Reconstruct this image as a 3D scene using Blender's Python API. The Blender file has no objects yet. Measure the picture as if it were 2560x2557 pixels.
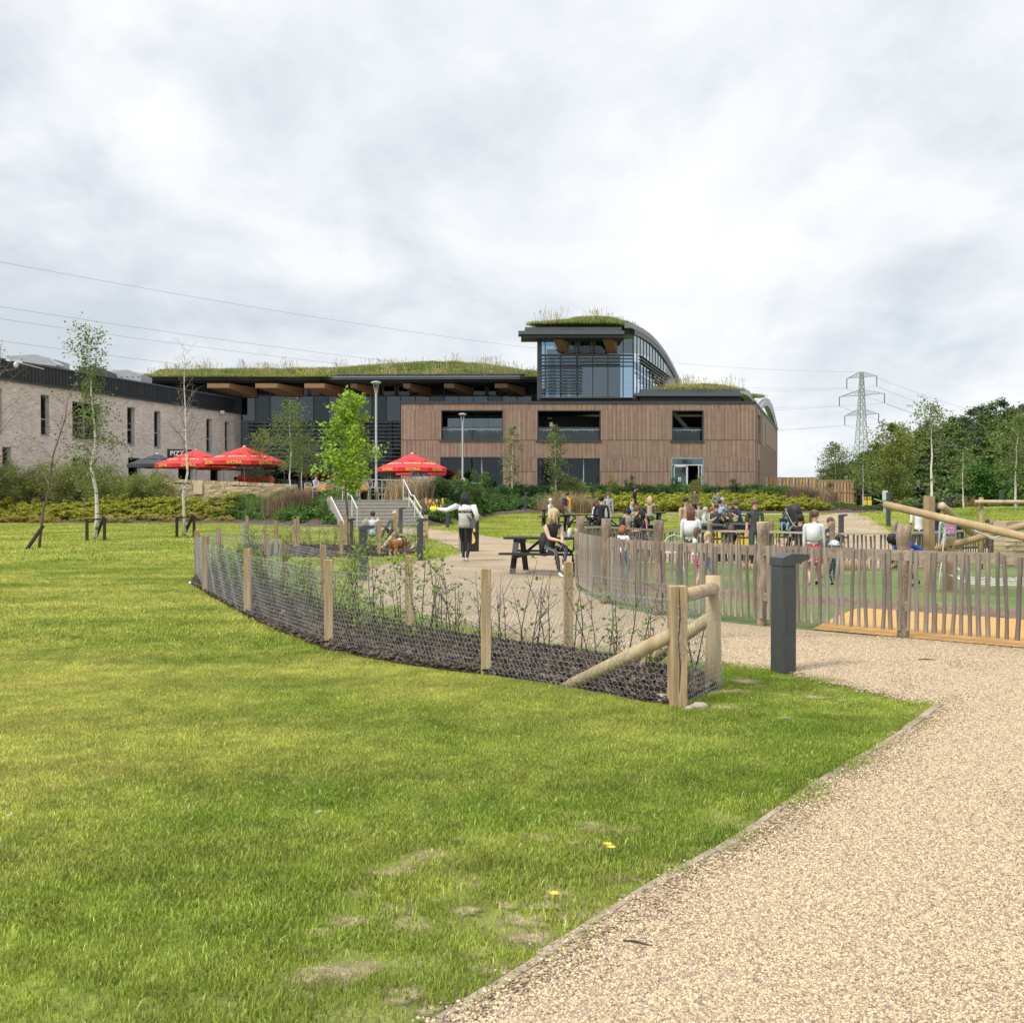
import bpy, bmesh, math, random
import numpy as np
from mathutils import Vector, Matrix, noise
R = math.radians
rnd = random.Random(7)
nr = np.random.RandomState(7)
scene = bpy.context.scene
# ------------------------------------------------------------------ camera
CAMH, FPX, HOR, CX, CY = 1.5, 2660.0, 1250.0, 1280.0, 1278.5
TILT = math.atan((CY - HOR) / FPX)
cd = bpy.data.cameras.new('camera'); cam = bpy.data.objects.new('camera', cd)
scene.collection.objects.link(cam); scene.camera = cam
cd.sensor_width = 36; cd.lens = FPX / 2560 * 36; cd.clip_start = 0.1; cd.clip_end = 3000
cam.location = (0, 0, CAMH); cam.rotation_euler = (math.pi / 2 - TILT, 0, 0)
# ------------------------------------------------------------------ world + sun
SUN_AZ, SUN_EL = R(-128), R(52)      # azimuth measured from +Y towards +X (sun behind-left)
w = bpy.data.worlds.new('World'); scene.world = w; w.use_nodes = True
nt = w.node_tree; N = nt.nodes; L = nt.links
N.clear()
def wn(t, **k):
    n = N.new(t)
    for a, b in k.items(): setattr(n, a, b)
    return n
sky = wn('ShaderNodeTexSky', sky_type='NISHITA', sun_disc=False, sun_elevation=SUN_EL, sun_rotation=SUN_AZ)
sky.air_density = 1.0; sky.dust_density = 1.5; sky.ozone_density = 1.0
tc = wn('ShaderNodeTexCoord')
# planar projection of the cloud deck: dir.xy / (dir.z + .12)
sep = wn('ShaderNodeSeparateXYZ'); L.new(tc.outputs['Generated'], sep.inputs[0])
def m(op, a, b=None, clamp=False):
    n = wn('ShaderNodeMath', operation=op); n.use_clamp = clamp
    for i, v in enumerate((a, b)):
        if v is None: continue
        if isinstance(v, (int, float)): n.inputs[i].default_value = v
        else: L.new(v, n.inputs[i])
    return n.outputs[0]
zc = m('MAXIMUM', sep.outputs[2], 0.0)
den = m('ADD', zc, 0.30)
cmb = wn('ShaderNodeCombineXYZ')
L.new(m('DIVIDE', sep.outputs[0], den), cmb.inputs[0]); L.new(m('DIVIDE', sep.outputs[1], den), cmb.inputs[1])
def wnoise(scale, detail, rough, dist=0.0, off=(0, 0, 0), sc=(1, 1, 1)):
    mp = wn('ShaderNodeMapping'); mp.inputs['Location'].default_value = off; mp.inputs['Scale'].default_value = sc
    L.new(cmb.outputs[0], mp.inputs[0])
    n = wn('ShaderNodeTexNoise'); n.inputs['Scale'].default_value = scale; n.inputs['Detail'].default_value = detail
    n.inputs['Roughness'].default_value = rough; n.inputs['Distortion'].default_value = dist
    L.new(mp.outputs[0], n.inputs['Vector']); return n.outputs['Fac']
def ramp(f, pts):
    n = wn('ShaderNodeValToRGB'); n.color_ramp.elements.remove(n.color_ramp.elements[1])
    for i, (p, c) in enumerate(pts):
        e = n.color_ramp.elements[0] if i == 0 else n.color_ramp.elements.new(p)
        e.position = p; e.color = (*c, 1)
    L.new(f, n.inputs[0]); return n.outputs[0]
n1 = wnoise(1.05, 8, .52, .5, (3.1, 1.7, 0), (1, .8, 1))
n2 = wnoise(3.0, 7, .6, .3, (9.3, 4.1, 0), (1, .7, 1))
mixv = m('ADD', m('MULTIPLY', n1, .62), m('MULTIPLY', n2, .38))
ccol = ramp(mixv, [(.36, (.58, .63, .685)), (.42, (.68, .725, .775)), (.465, (.765, .80, .84)), (.51, (.84, .865, .89)), (.565, (.895, .91, .925)), (.66, (.925, .93, .935))])
# clouds brighten gently towards the zenith as an overcast sky does
gain = m('ADD', 1.0, m('MULTIPLY', m('MAXIMUM', m('SUBTRACT', zc, .42), 0.0), 1.1))
vs = wn('ShaderNodeVectorMath', operation='SCALE'); L.new(ccol, vs.inputs[0]); L.new(gain, vs.inputs['Scale'])
# thin blue gaps
gap = ramp(wnoise(1.3, 5, .6, .4, (1.3, 8.2, 0), (1, .6, 1)), [(.60, (0, 0, 0)), (.74, (1, 1, 1))])
skys = wn('ShaderNodeVectorMath', operation='SCALE'); L.new(sky.outputs[0], skys.inputs[0]); skys.inputs['Scale'].default_value = .105
mx = wn('ShaderNodeMixRGB'); L.new(vs.outputs[0], mx.inputs[1]); L.new(skys.outputs[0], mx.inputs[2])
L.new(m('MULTIPLY', gap, .35), mx.inputs[0])
bg = wn('ShaderNodeBackground'); bg.inputs['Strength'].default_value = 1.0
L.new(mx.outputs[0], bg.inputs['Color'])
wo = wn('ShaderNodeOutputWorld'); L.new(bg.outputs[0], wo.inputs[0])
sd = bpy.data.lights.new('sun', 'SUN'); sd.energy = 2.7; sd.angle = R(13); sd.color = (1, .95, .87)
sun = bpy.data.objects.new('sun', sd); scene.collection.objects.link(sun)
sdir = Vector((math.sin(SUN_AZ) * math.cos(SUN_EL), math.cos(SUN_AZ) * math.cos(SUN_EL), math.sin(SUN_EL)))
sun.rotation_euler = sdir.to_track_quat('Z', 'Y').to_euler()
vsx = scene.view_settings; vsx.view_transform = 'Standard'; vsx.look = 'None'; vsx.exposure = 0.17; vsx.gamma = 1; vsx.use_curve_mapping = False
scene.cycles.max_bounces = 6; scene.cycles.transparent_max_bounces = 12
scene.cycles.use_denoising = True
# ------------------------------------------------------------------ picture <-> place
def sstep(a, b, v):
    t = min(1, max(0, (v - a) / (b - a))) if a != b else float(v > a)
    return t * t * (3 - 2 * t)
def lin(v, pts):
    if v <= pts[0][0]: return pts[0][1]
    for (a, b), (c, d) in zip(pts, pts[1:]):
        if v <= c: return b + (d - b) * (v - a) / (c - a)
    return pts[-1][1]
TZ = 1.5     # terrace level
E_PTS = [(-30, 57), (-14, 55.5), (-9.5, 50), (-8.2, 49.4), (-4.4, 50.2), (-3.4, 52), (-1.5, 62), (1, 65), (20, 67), (24, 69)]
T_PTS = [(-30, 63.5), (-14, 61), (-9.5, 55), (-8.2, 53.6), (-4.4, 54.4), (-3.2, 58), (-1.5, 70), (1, 77), (20, 78.5), (24, 79)]
def base(X, Y):
    left = lin(Y, [(24, 0), (48, .24), (56, .28), (66, .79), (120, 1.0)])
    right = lin(Y, [(14, 0), (24, -.3), (31, -.3), (45, .22), (60, .6), (95, 1.0), (140, 1.1)])
    k = sstep(0, 5, X)
    z = left * (1 - k) + right * k
    z += .75 * math.exp(-(((X - 25) / 9) ** 2 + ((Y - 52) / 6) ** 2))      # grass mound on the right
    z += 8.5 * math.exp(-(((X - 92) / 42) ** 2 + ((Y - 160) / 50) ** 2)) * sstep(95, 130, Y)
    return z
def g(X, Y):
    z = base(X, Y)
    if Y > 47 and X < 26:
        e, t = lin(X, E_PTS), lin(X, T_PTS)
        k = sstep(e, t, Y) * (1 - sstep(20.5, 25, X + max(0, -(Y - 80)) * 0 - max(0, Y - 80) * .307))
        z = z * (1 - k) + (TZ if Y < 130 else TZ) * k
    return z
def ray(x, y):
    c, s = math.cos(TILT), math.sin(TILT)
    return Vector((x - CX, c * FPX + s * (CY - y), -s * FPX + c * (CY - y)))
def P(x, y, Y):
    d = ray(x, y); return Vector((0, 0, CAMH)) + d * (Y / d.y)
def G(x, y):
    """point of the ground seen at picture pixel (x, y)"""
    d = ray(x, y); d = d / d.y; Y = 2.0
    while Y < 260:
        p = Vector((0, 0, CAMH)) + d * Y
        if p.z <= g(p.x, p.y):
            a, b = Y - .5, Y
            for _ in range(20):
                mI = (a + b) / 2; p = Vector((0, 0, CAMH)) + d * mI
                if p.z <= g(p.x, p.y): b = mI
                else: a = mI
            return Vector((p.x, p.y, g(p.x, p.y)))
        Y += .5
    return Vector((p.x, p.y, g(p.x, p.y)))
def gp(X, Y, dz=0.0): return Vector((X, Y, g(X, Y) + dz))
def PX(x, Y): return (x - CX) / FPX * Y
# ------------------------------------------------------------------ materials
def mat(name, col, rough=.8, var=.0, vscale=6.0, bump=0.0, bscale=40.0, metal=0.0, spec=None, col2=None, island=0.0, stretch=(1, 1, 1), trans=0.0, coord='Object', thr=None, objrand=0.0):
    """plain procedural material: base colour broken up by noise, optional second colour, per-island and per-object variation, bump"""
    mt = bpy.data.materials.new(name); mt.use_nodes = True
    nt = mt.node_tree; N = nt.nodes; L = nt.links
    b = N['Principled BSDF']; b.inputs['Roughness'].default_value = rough; b.inputs['Metallic'].default_value = metal
    if spec is not None: b.inputs['Specular IOR Level'].default_value = spec
    tcn = N.new('ShaderNodeTexCoord'); mp = N.new('ShaderNodeMapping'); mp.inputs['Scale'].default_value = stretch
    L.new(tcn.outputs[coord], mp.inputs[0])
    cur = None
    c = (*col, 1)
    if var or col2:
        n = N.new('ShaderNodeTexNoise'); n.inputs['Scale'].default_value = vscale; n.inputs['Detail'].default_value = 6; n.inputs['Roughness'].default_value = .62
        L.new(mp.outputs[0], n.inputs['Vector'])
        rp = N.new('ShaderNodeValToRGB'); e = rp.color_ramp.elements
        lo, hi = thr or (.32, .68)
        e[0].position = lo; e[1].position = hi
        if col2: e[0].color = c; e[1].color = (*col2, 1)
        else:
            e[0].color = tuple(max(0, v * (1 - var)) for v in col) + (1,); e[1].color = tuple(min(1, v * (1 + var)) for v in col) + (1,)
        L.new(n.outputs['Fac'], rp.inputs[0]); cur = rp.outputs[0]
    def vary(cur, src, amt):
        hsv = N.new('ShaderNodeHueSaturation')
        if cur is None: hsv.inputs['Color'].default_value = c
        else: L.new(cur, hsv.inputs['Color'])
        mr = N.new('ShaderNodeMapRange'); mr.inputs[3].default_value = 1 - amt; mr.inputs[4].default_value = 1 + amt
        L.new(src, mr.inputs[0]); L.new(mr.outputs[0], hsv.inputs['Value'])
        m2 = N.new('ShaderNodeMath'); m2.operation = 'MULTIPLY_ADD'; m2.inputs[1].default_value = .035 * amt / .3; m2.inputs[2].default_value = .5 - .0175 * amt / .3
        L.new(src, m2.inputs[0]); L.new(m2.outputs[0], hsv.inputs['Hue'])
        return hsv.outputs[0]
    if island:
        gn = N.new('ShaderNodeNewGeometry'); cur = vary(cur, gn.outputs['Random Per Island'], island)
    if objrand:
        oi = N.new('ShaderNodeObjectInfo'); cur = vary(cur, oi.outputs['Random'], objrand)
    if cur is None: b.inputs['Base Color'].default_value = c
    else: L.new(cur, b.inputs['Base Color'])
    if bump:
        n = N.new('ShaderNodeTexNoise'); n.inputs['Scale'].default_value = bscale; n.inputs['Detail'].default_value = 5
        L.new(mp.outputs[0], n.inputs['Vector'])
        bp = N.new('ShaderNodeBump'); bp.inputs['Strength'].default_value = bump; bp.inputs['Distance'].default_value = .02
        L.new(n.outputs['Fac'], bp.inputs['Height']); L.new(bp.outputs[0], b.inputs['Normal'])
    if trans:
        tr = N.new('ShaderNodeBsdfTranslucent'); ms = N.new('ShaderNodeMixShader'); ms.inputs[0].default_value = trans
        if cur is None: tr.inputs[0].default_value = c
        else: L.new(cur, tr.inputs[0])
        L.new(b.outputs[0], ms.inputs[1]); L.new(tr.outputs[0], ms.inputs[2]); L.new(ms.outputs[0], N['Material Output'].inputs[0])
    return mt
_mc = {}
def cmat(col, rough=.75):
    k = (tuple(round(c, 3) for c in col), rough)
    if k not in _mc: _mc[k] = mat('paint_%d' % len(_mc), col, rough, var=.12, vscale=9)
    return _mc[k]
def glass_mat(name, tint=(.4, .48, .5), ior=1.75, rough=.01):
    mt = bpy.data.materials.new(name); mt.use_nodes = True
    nt = mt.node_tree; N = nt.nodes; L = nt.links; N.remove(N['Principled BSDF'])
    fr = N.new('ShaderNodeFresnel'); fr.inputs[0].default_value = ior
    gl = N.new('ShaderNodeBsdfGlossy'); gl.inputs['Roughness'].default_value = rough; gl.inputs[0].default_value = (.85, .95, 1, 1)
    tr = N.new('ShaderNodeBsdfTransparent'); tr.inputs[0].default_value = (*tint, 1)
    ms = N.new('ShaderNodeMixShader'); L.new(fr.outputs[0], ms.inputs[0]); L.new(tr.outputs[0], ms.inputs[1]); L.new(gl.outputs[0], ms.inputs[2])
    L.new(ms.outputs[0], N['Material Output'].inputs[0]); return mt
# ------------------------------------------------------------------ mesh building
class MB:
    def __init__(s): s.v = []; s.f = []; s.m = []
    def add(s, vs, fs, mi=0):
        o = len(s.v); s.v += [tuple(p) for p in vs]; s.f += [tuple(i + o for i in f) for f in fs]; s.m += [mi] * len(fs); return s
    def box(s, x0, x1, y0, y1, z0, z1, mi=0):
        return s.add([(x0, y0, z0), (x1, y0, z0), (x1, y1, z0), (x0, y1, z0), (x0, y0, z1), (x1, y0, z1), (x1, y1, z1), (x0, y1, z1)],
                     [(0, 3, 2, 1), (4, 5, 6, 7), (0, 1, 5, 4), (1, 2, 6, 5), (2, 3, 7, 6), (3, 0, 4, 7)], mi)
    def cbox(s, c, sz, M=None, mi=0):
        h = [d / 2 for d in sz]; vs = []
        for dz in (-1, 1):
            for dx, dy in ((-1, -1), (1, -1), (1, 1), (-1, 1)):
                p = Vector((dx * h[0], dy * h[1], dz * h[2]))
                if M is not None: p = M @ p
                vs.append(p + Vector(c))
        return s.add(vs, [(0, 3, 2, 1), (4, 5, 6, 7), (0, 1, 5, 4), (1, 2, 6, 5), (2, 3, 7, 6), (3, 0, 4, 7)], mi)
    def bar(s, a, b, wd, hg=None, mi=0, up=(0, 0, 1)):
        a, b = Vector(a), Vector(b); hg = hg or wd; d = b - a; l = d.length
        if l < 1e-6: return s
        z = d / l; u = Vector(up)
        if abs(z.dot(u)) > .98: u = Vector((0, 1, 0))
        x = u.cross(z).normalized(); y = z.cross(x); M = Matrix((x, y, z)).transposed()
        return s.cbox((a + b) / 2, (wd, hg, l), M, mi)
    def tube(s, pts, rad, n=6, mi=0, cap=True):
        pts = [Vector(p) for p in pts]
        if isinstance(rad, (int, float)): rad = [rad] * len(pts)
        o = len(s.v); k = len(pts); ref = None
        for i, p in enumerate(pts):
            t = (pts[min(i + 1, k - 1)] - pts[max(i - 1, 0)]).normalized()
            if ref is None: ref = Vector((1, 0, 0)) if abs(t.x) < .9 else Vector((0, 1, 0))
            x = (ref - t * ref.dot(t)).normalized(); ref = x; y = t.cross(x)
            for j in range(n):
                a = 2 * math.pi * j / n; s.v.append(tuple(p + (x * math.cos(a) + y * math.sin(a)) * rad[i]))
        for i in range(k - 1):
            for j in range(n):
                s.f.append((o + i * n + j, o + i * n + (j + 1) % n, o + (i + 1) * n + (j + 1) % n, o + (i + 1) * n + j)); s.m.append(mi)
        if cap:
            s.f.append(tuple(o + j for j in reversed(range(n)))); s.m.append(mi)
            s.f.append(tuple(o + (k - 1) * n + j for j in range(n))); s.m.append(mi)
        return s
    def cyl(s, c, r, z0, z1, n=12, r2=None, mi=0): return s.tube([(c[0], c[1], z0), (c[0], c[1], z1)], [r, r if r2 is None else r2], n, mi)
    def lathe(s, c, prof, n=14, mi=0, cap=True): return s.tube([(c[0], c[1], c[2] + z) for r, z in prof], [max(r, 1e-4) for r, z in prof], n, mi, cap)
    def prism(s, poly, z0, z1, mi=0, axis=2):
        """poly of 2-D points extruded; axis=2: xy->z, axis=1: xz -> y"""
        n = len(poly); f3 = (lambda p, q: (p[0], p[1], q)) if axis == 2 else (lambda p, q: (p[0], q, p[1])) if axis == 1 else (lambda p, q: (q, p[0], p[1]))
        return s.add([f3(p, z0) for p in poly] + [f3(p, z1) for p in poly], [tuple(reversed(range(n))), tuple(range(n, 2 * n))] + [(i, (i + 1) % n, (i + 1) % n + n, i + n) for i in range(n)], mi)
    def ball(s, c, r, nu=8, nv=6, sc=(1, 1, 1), mi=0, jit=0, rg=rnd):
        vs = [(c[0], c[1], c[2] - r * sc[2])]; fs = []
        for i in range(1, nv):
            ph = math.pi * i / nv
            for j in range(nu):
                th = 2 * math.pi * j / nu; q = r * (1 + (rg.uniform(-jit, jit) if jit else 0))
                vs.append((c[0] + q * sc[0] * math.sin(ph) * math.cos(th), c[1] + q * sc[1] * math.sin(ph) * math.sin(th), c[2] - q * sc[2] * math.cos(ph)))
        vs.append((c[0], c[1], c[2] + r * sc[2])); e = len(vs) - 1
        for j in range(nu):
            fs.append((0, 1 + (j + 1) % nu, 1 + j)); fs.append((e, e - nu + j, e - nu + (j + 1) % nu))
            for i in range(nv - 2): a = 1 + i * nu; fs.append((a + j, a + (j + 1) % nu, a + nu + (j + 1) % nu, a + nu + j))
        return s.add(vs, fs, mi)
    def mesh(s, name, mats, smooth=False):
        me = bpy.data.meshes.new(name); me.from_pydata(s.v, [], s.f)
        for mt in (mats if isinstance(mats, (list, tuple)) else [mats]): me.materials.append(mt)
        if any(s.m): me.polygons.foreach_set('material_index', s.m)
        if smooth: me.polygons.foreach_set('use_smooth', [True] * len(s.f))
        me.update(); return me
    def obj(s, name, mats, parent=None, smooth=False, bevel=0, **k): return ob(name, s.mesh(name, mats, smooth), parent, bevel=bevel, **k)
def npmesh(name, V, Fq, mats, smooth=False):
    """fast mesh from numpy arrays, faces all with the same corner count"""
    me = bpy.data.meshes.new(name); V = np.asarray(V, dtype=np.float32); Fq = np.asarray(Fq, dtype=np.int32); n = Fq.shape[1]
    me.vertices.add(len(V)); me.vertices.foreach_set('co', V.ravel()); me.loops.add(Fq.size); me.loops.foreach_set('vertex_index', Fq.ravel())
    me.polygons.add(len(Fq)); me.polygons.foreach_set('loop_start', np.arange(0, Fq.size, n, dtype=np.int32)); me.polygons.foreach_set('loop_total', np.full(len(Fq), n, dtype=np.int32))
    for mt in (mats if isinstance(mats, (list, tuple)) else [mats]): me.materials.append(mt)
    if smooth: me.polygons.foreach_set('use_smooth', np.ones(len(Fq), dtype=bool))
    me.update(calc_edges=True); return me
def ob(name, data, parent=None, loc=None, rz=None, rot=None, sc=None, label=None, cat=None, group=None, kind=None, bevel=0):
    o = bpy.data.objects.new(name, data); scene.collection.objects.link(o)
    if parent is not None: o.parent = parent
    if loc is not None: o.location = loc
    if rot is not None: o.rotation_euler = rot
    if rz is not None: o.rotation_euler.z = rz
    if sc is not None: o.scale = (sc,) * 3 if isinstance(sc, (int, float)) else sc
    for k_, v_ in (('label', label), ('category', cat), ('group', group), ('kind', kind)):
        if v_: o[k_] = v_
    if bevel:
        bm_ = o.modifiers.new('bevel', 'BEVEL'); bm_.width = bevel; bm_.segments = 2; bm_.limit_method = 'ANGLE'
    return o
def empty(name, loc, label, cat, group=None, rz=0, sc=None): return ob(name, None, None, loc, rz, sc=sc, label=label, cat=cat, group=group)
def copy_tree(o, parent=None, **k):
    c = o.copy(); scene.collection.objects.link(c)
    if parent is not None: c.parent = parent
    for a, b in k.items():
        if a == 'loc': c.location = b
        elif a == 'rz': c.rotation_euler.z = b
        elif a == 'sc': c.scale = (b,) * 3 if isinstance(b, (int, float)) else b
        else: c[a] = b
    for ch in list(o.children): copy_tree(ch, c)
    return c
def text(name, s, size, M, mt, parent, depth=.006, shear=0, sx=1.0, bold=0.0):
    cu = bpy.data.curves.new(name, 'FONT'); cu.body = s; cu.size = size; cu.align_x = 'CENTER'; cu.align_y = 'CENTER'; cu.extrude = depth; cu.shear = shear; cu.offset = bold; cu.resolution_u = 2
    t = bpy.data.objects.new(name, cu); scene.collection.objects.link(t)
    me = bpy.data.meshes.new_from_object(t.evaluated_get(bpy.context.evaluated_depsgraph_get())); bpy.data.objects.remove(t)
    me.materials.clear(); me.materials.append(mt)
    o = ob(name, me, parent); o.matrix_local = M @ Matrix.Diagonal((sx, 1, 1, 1)); return o
def frame(o, x, y):
    """matrix with origin o, text x direction and y (up) direction"""
    x = Vector(x).normalized(); y = Vector(y); y = (y - x * y.dot(x)).normalized(); z = x.cross(y)
    M = Matrix((x, y, z)).transposed().to_4x4(); M.translation = Vector(o); return M
# ------------------------------------------------------------------ ground
M_LAWN = mat('lawn', (.105, .15, .03), 1, col2=(.17, .215, .045), vscale=.55, bump=.5, bscale=60, stretch=(1, 1, 1))
def lawn_mat(name):
    mt = bpy.data.materials.new(name); mt.use_nodes = True
    nt = mt.node_tree; N = nt.nodes; L = nt.links; b = N['Principled BSDF']; b.inputs['Roughness'].default_value = 1; b.inputs['Specular IOR Level'].default_value = .1
    tcn = N.new('ShaderNodeTexCoord')
    def nz(s, d, st=(1, 1, 1)):
        mp = N.new('ShaderNodeMapping'); mp.inputs['Scale'].default_value = st; L.new(tcn.outputs['Object'], mp.inputs[0])
        n = N.new('ShaderNodeTexNoise'); n.inputs['Scale'].default_value = s; n.inputs['Detail'].default_value = d; L.new(mp.outputs[0], n.inputs[0]); return n.outputs[0]
    def rp(f, a, ca, c, cc):
        r = N.new('ShaderNodeValToRGB'); r.color_ramp.elements[0].position = a; r.color_ramp.elements[0].color = (*ca, 1)
        r.color_ramp.elements[1].position = c; r.color_ramp.elements[1].color = (*cc, 1); L.new(f, r.inputs[0]); return r.outputs[0]
    big = rp(nz(.35, 5, (1, .5, 1)), .35, (.15, .215, .03), .68, (.29, .32, .06))
    fine = rp(nz(9, 8), .3, (.62, .62, .62), .7, (1.25, 1.25, 1.25))
    mul = N.new('ShaderNodeMixRGB'); mul.blend_type = 'MULTIPLY'; mul.inputs[0].default_value = 1; L.new(big, mul.inputs[1]); L.new(fine, mul.inputs[2])
    soil = rp(nz(5, 6), .3, (.17, .16, .06), .7, (.40, .33, .20))
    at = N.new('ShaderNodeAttribute'); at.attribute_name = 'turf'
    mx = N.new('ShaderNodeMixRGB'); L.new(at.outputs['Fac'], mx.inputs[0]); L.new(soil, mx.inputs[1]); L.new(mul.outputs[0], mx.inputs[2])
    L.new(mx.outputs[0], b.inputs['Base Color'])
    bp = N.new('ShaderNodeBump'); bp.inputs['Strength'].default_value = .8; bp.inputs['Distance'].default_value = .03; L.new(nz(30, 6), bp.inputs['Height']); L.new(bp.outputs[0], b.inputs['Normal'])
    return mt
M_LAWN = lawn_mat('lawn')
xs = sorted(set([-400, -250, -150, -100, -70, -50] + [round(-36 + .8 * i, 2) for i in range(91)] + [40, 46, 52, 58, 65, 72, 80, 88, 96, 105, 115, 125, 140, 160, 200, 260, 400]))
ys = sorted(set([-60, -20, -8] + [round(0 + .8 * i, 2) for i in range(106)] + [88, 92, 96, 100, 105, 110, 116, 122, 130, 138, 146, 154, 162, 172, 184, 200, 220, 250, 300, 400, 700, 1400, 2600]))
V = [(x, y, g(x, y)) for y in ys for x in xs]; nx = len(xs)
Fq = [(j * nx + i, j * nx + i + 1, (j + 1) * nx + i + 1, (j + 1) * nx + i) for j in range(len(ys) - 1) for i in range(nx - 1)]
me = npmesh('ground', V, Fq, M_LAWN, True)
def edge_all(X, Y): return min(seg_d(X, Y, pl[i], pl[i + 1]) for i in range(len(pl) - 1))
def wear(X, Y):       # 0 worn soil .. 1 full turf
    return .5 + .5 * sstep(.0, 1.4, edge_dist(X, Y)) if Y < 14 else 1
PATH_L = [(1095, 2557), (1222, 2478), (1350, 2397), (1475, 2320), (1590, 2248), (1690, 2187), (1790, 2132), (1890, 2068), (2020, 1975), (2150, 1895), (2260, 1828), (2345, 1765)]
pl = [G(*p) for p in PATH_L]
pl = [pl[0] + (pl[0] - pl[1]).normalized() * 9] + pl
def seg_d(px, py, a, b):
    dx, dy = b[0] - a[0], b[1] - a[1]; t = max(0, min(1, ((px - a[0]) * dx + (py - a[1]) * dy) / (dx * dx + dy * dy)))
    return math.hypot(px - a[0] - t * dx, py - a[1] - t * dy)
def edge_dist(X, Y): return min(seg_d(X, Y, pl[i], pl[i + 1]) for i in range(0, len(pl) - 1, 2))
at = me.attributes.new('turf', 'FLOAT', 'POINT')
at.data.foreach_set('value', [wear(x, y) if -6 < x < 12 else 1.0 for y in ys for x in xs])
ob('ground', me, kind='structure')
def world(pts): return [(p.x, p.y) for p in (G(*q) for q in pts)]
back_edge = [(2300, 1755), (2235, 1738), (2170, 1722), (2080, 1702), (1990, 1682), (1900, 1668), (1813, 1664), (1720, 1656), (1642, 1643), (1517, 1629), (1424, 1618), (1300, 1600), (1160, 1570), (1040, 1540), (937, 1514), (890, 1496), (868, 1463),
    (880, 1438), (906, 1417), (985, 1409), (1060, 1402), (1117, 1393), (1155, 1384), (1149, 1375), (1123, 1363), (1080, 1349), (1009, 1334), (940, 1326), (866, 1321)]
up_edge = [(1046, 1320.5), (1080, 1323), (1147, 1331), (1199, 1338), (1285, 1351), (1340, 1363), (1400, 1374), (1500, 1376), (1700, 1368), (1900, 1352), (2000, 1338), (2058, 1318), (2040, 1300), (2051, 1288), (2115, 1270),
    (2189, 1270), (2145, 1289), (2172, 1293), (2212, 1320), (2250, 1352), (2386, 1365), (2560, 1366)]
pg_back = [(2560, 1400), (2400, 1410), (2240, 1424), (2100, 1424), (1960, 1416), (1800, 1410), (1640, 1408), (1500, 1410), (1452, 1420), (1437, 1440)]
pg_front = [(1440, 1468), (1460, 1485), (1500, 1505), (1560, 1524), (1640, 1539), (1750, 1551), (1900, 1567), (2060, 1581), (2250, 1598), (2400, 1611), (2560, 1626)]
wpl = [(p.x, p.y) for p in pl]
W_back, W_up, W_pb, W_pf = world(back_edge), world(up_edge), world(pg_back), world(pg_front)
lim = 30.0
GRAVEL = wpl + W_back + W_up + [(lim, W_up[-1][1]), (lim, W_pb[0][1] + 1)] + [(lim, W_pb[0][1]), ] + W_pb + W_pf + [(lim, W_pf[-1][1] - 3), (lim, -6)]
TURF = W_pf + [(lim - .01, W_pf[-1][1] - 3), (lim - .01, W_pb[0][1])] + W_pb
def inside(pts, poly):
    x, y = pts[:, 0], pts[:, 1]; r = np.zeros(len(pts), bool); n = len(poly)
    for i in range(n):
        x1, y1 = poly[i]; x2, y2 = poly[(i + 1) % n]
        if y1 == y2: continue
        c = ((y1 > y) != (y2 > y)) & (x < (x2 - x1) * (y - y1) / (y2 - y1) + x1); r ^= c
    return r
def drape(name, poly, dz, mt, step=.8, **k):
    bm = bmesh.new(); vs = [bm.verts.new((x, y, 0)) for x, y in poly]; f = bm.faces.new(vs)
    if f.normal.z < 0: f.normal_flip()
    bmesh.ops.triangulate(bm, faces=bm.faces[:])
    for ax in (0, 1):
        lo = min(p[ax] for p in poly); hi = max(p[ax] for p in poly)
        for q in (xs if ax == 0 else ys):
            if lo < q < hi:
                co = (q, 0, 0) if ax == 0 else (0, q, 0); no = (1, 0, 0) if ax == 0 else (0, 1, 0)
                bmesh.ops.bisect_plane(bm, geom=bm.verts[:] + bm.edges[:] + bm.faces[:], plane_co=co, plane_no=no, dist=1e-5)
    for v in bm.verts: v.co.z = g(v.co.x, v.co.y) + dz
    bm.normal_update()
    for f in bm.faces:
        if f.normal.z < 0: f.normal_flip()
    me = bpy.data.meshes.new(name); bm.to_mesh(me); bm.free(); me.materials.append(mt)
    me.polygons.foreach_set('use_smooth', [True] * len(me.polygons))
    return ob(name, me, kind='structure', **k)
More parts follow.
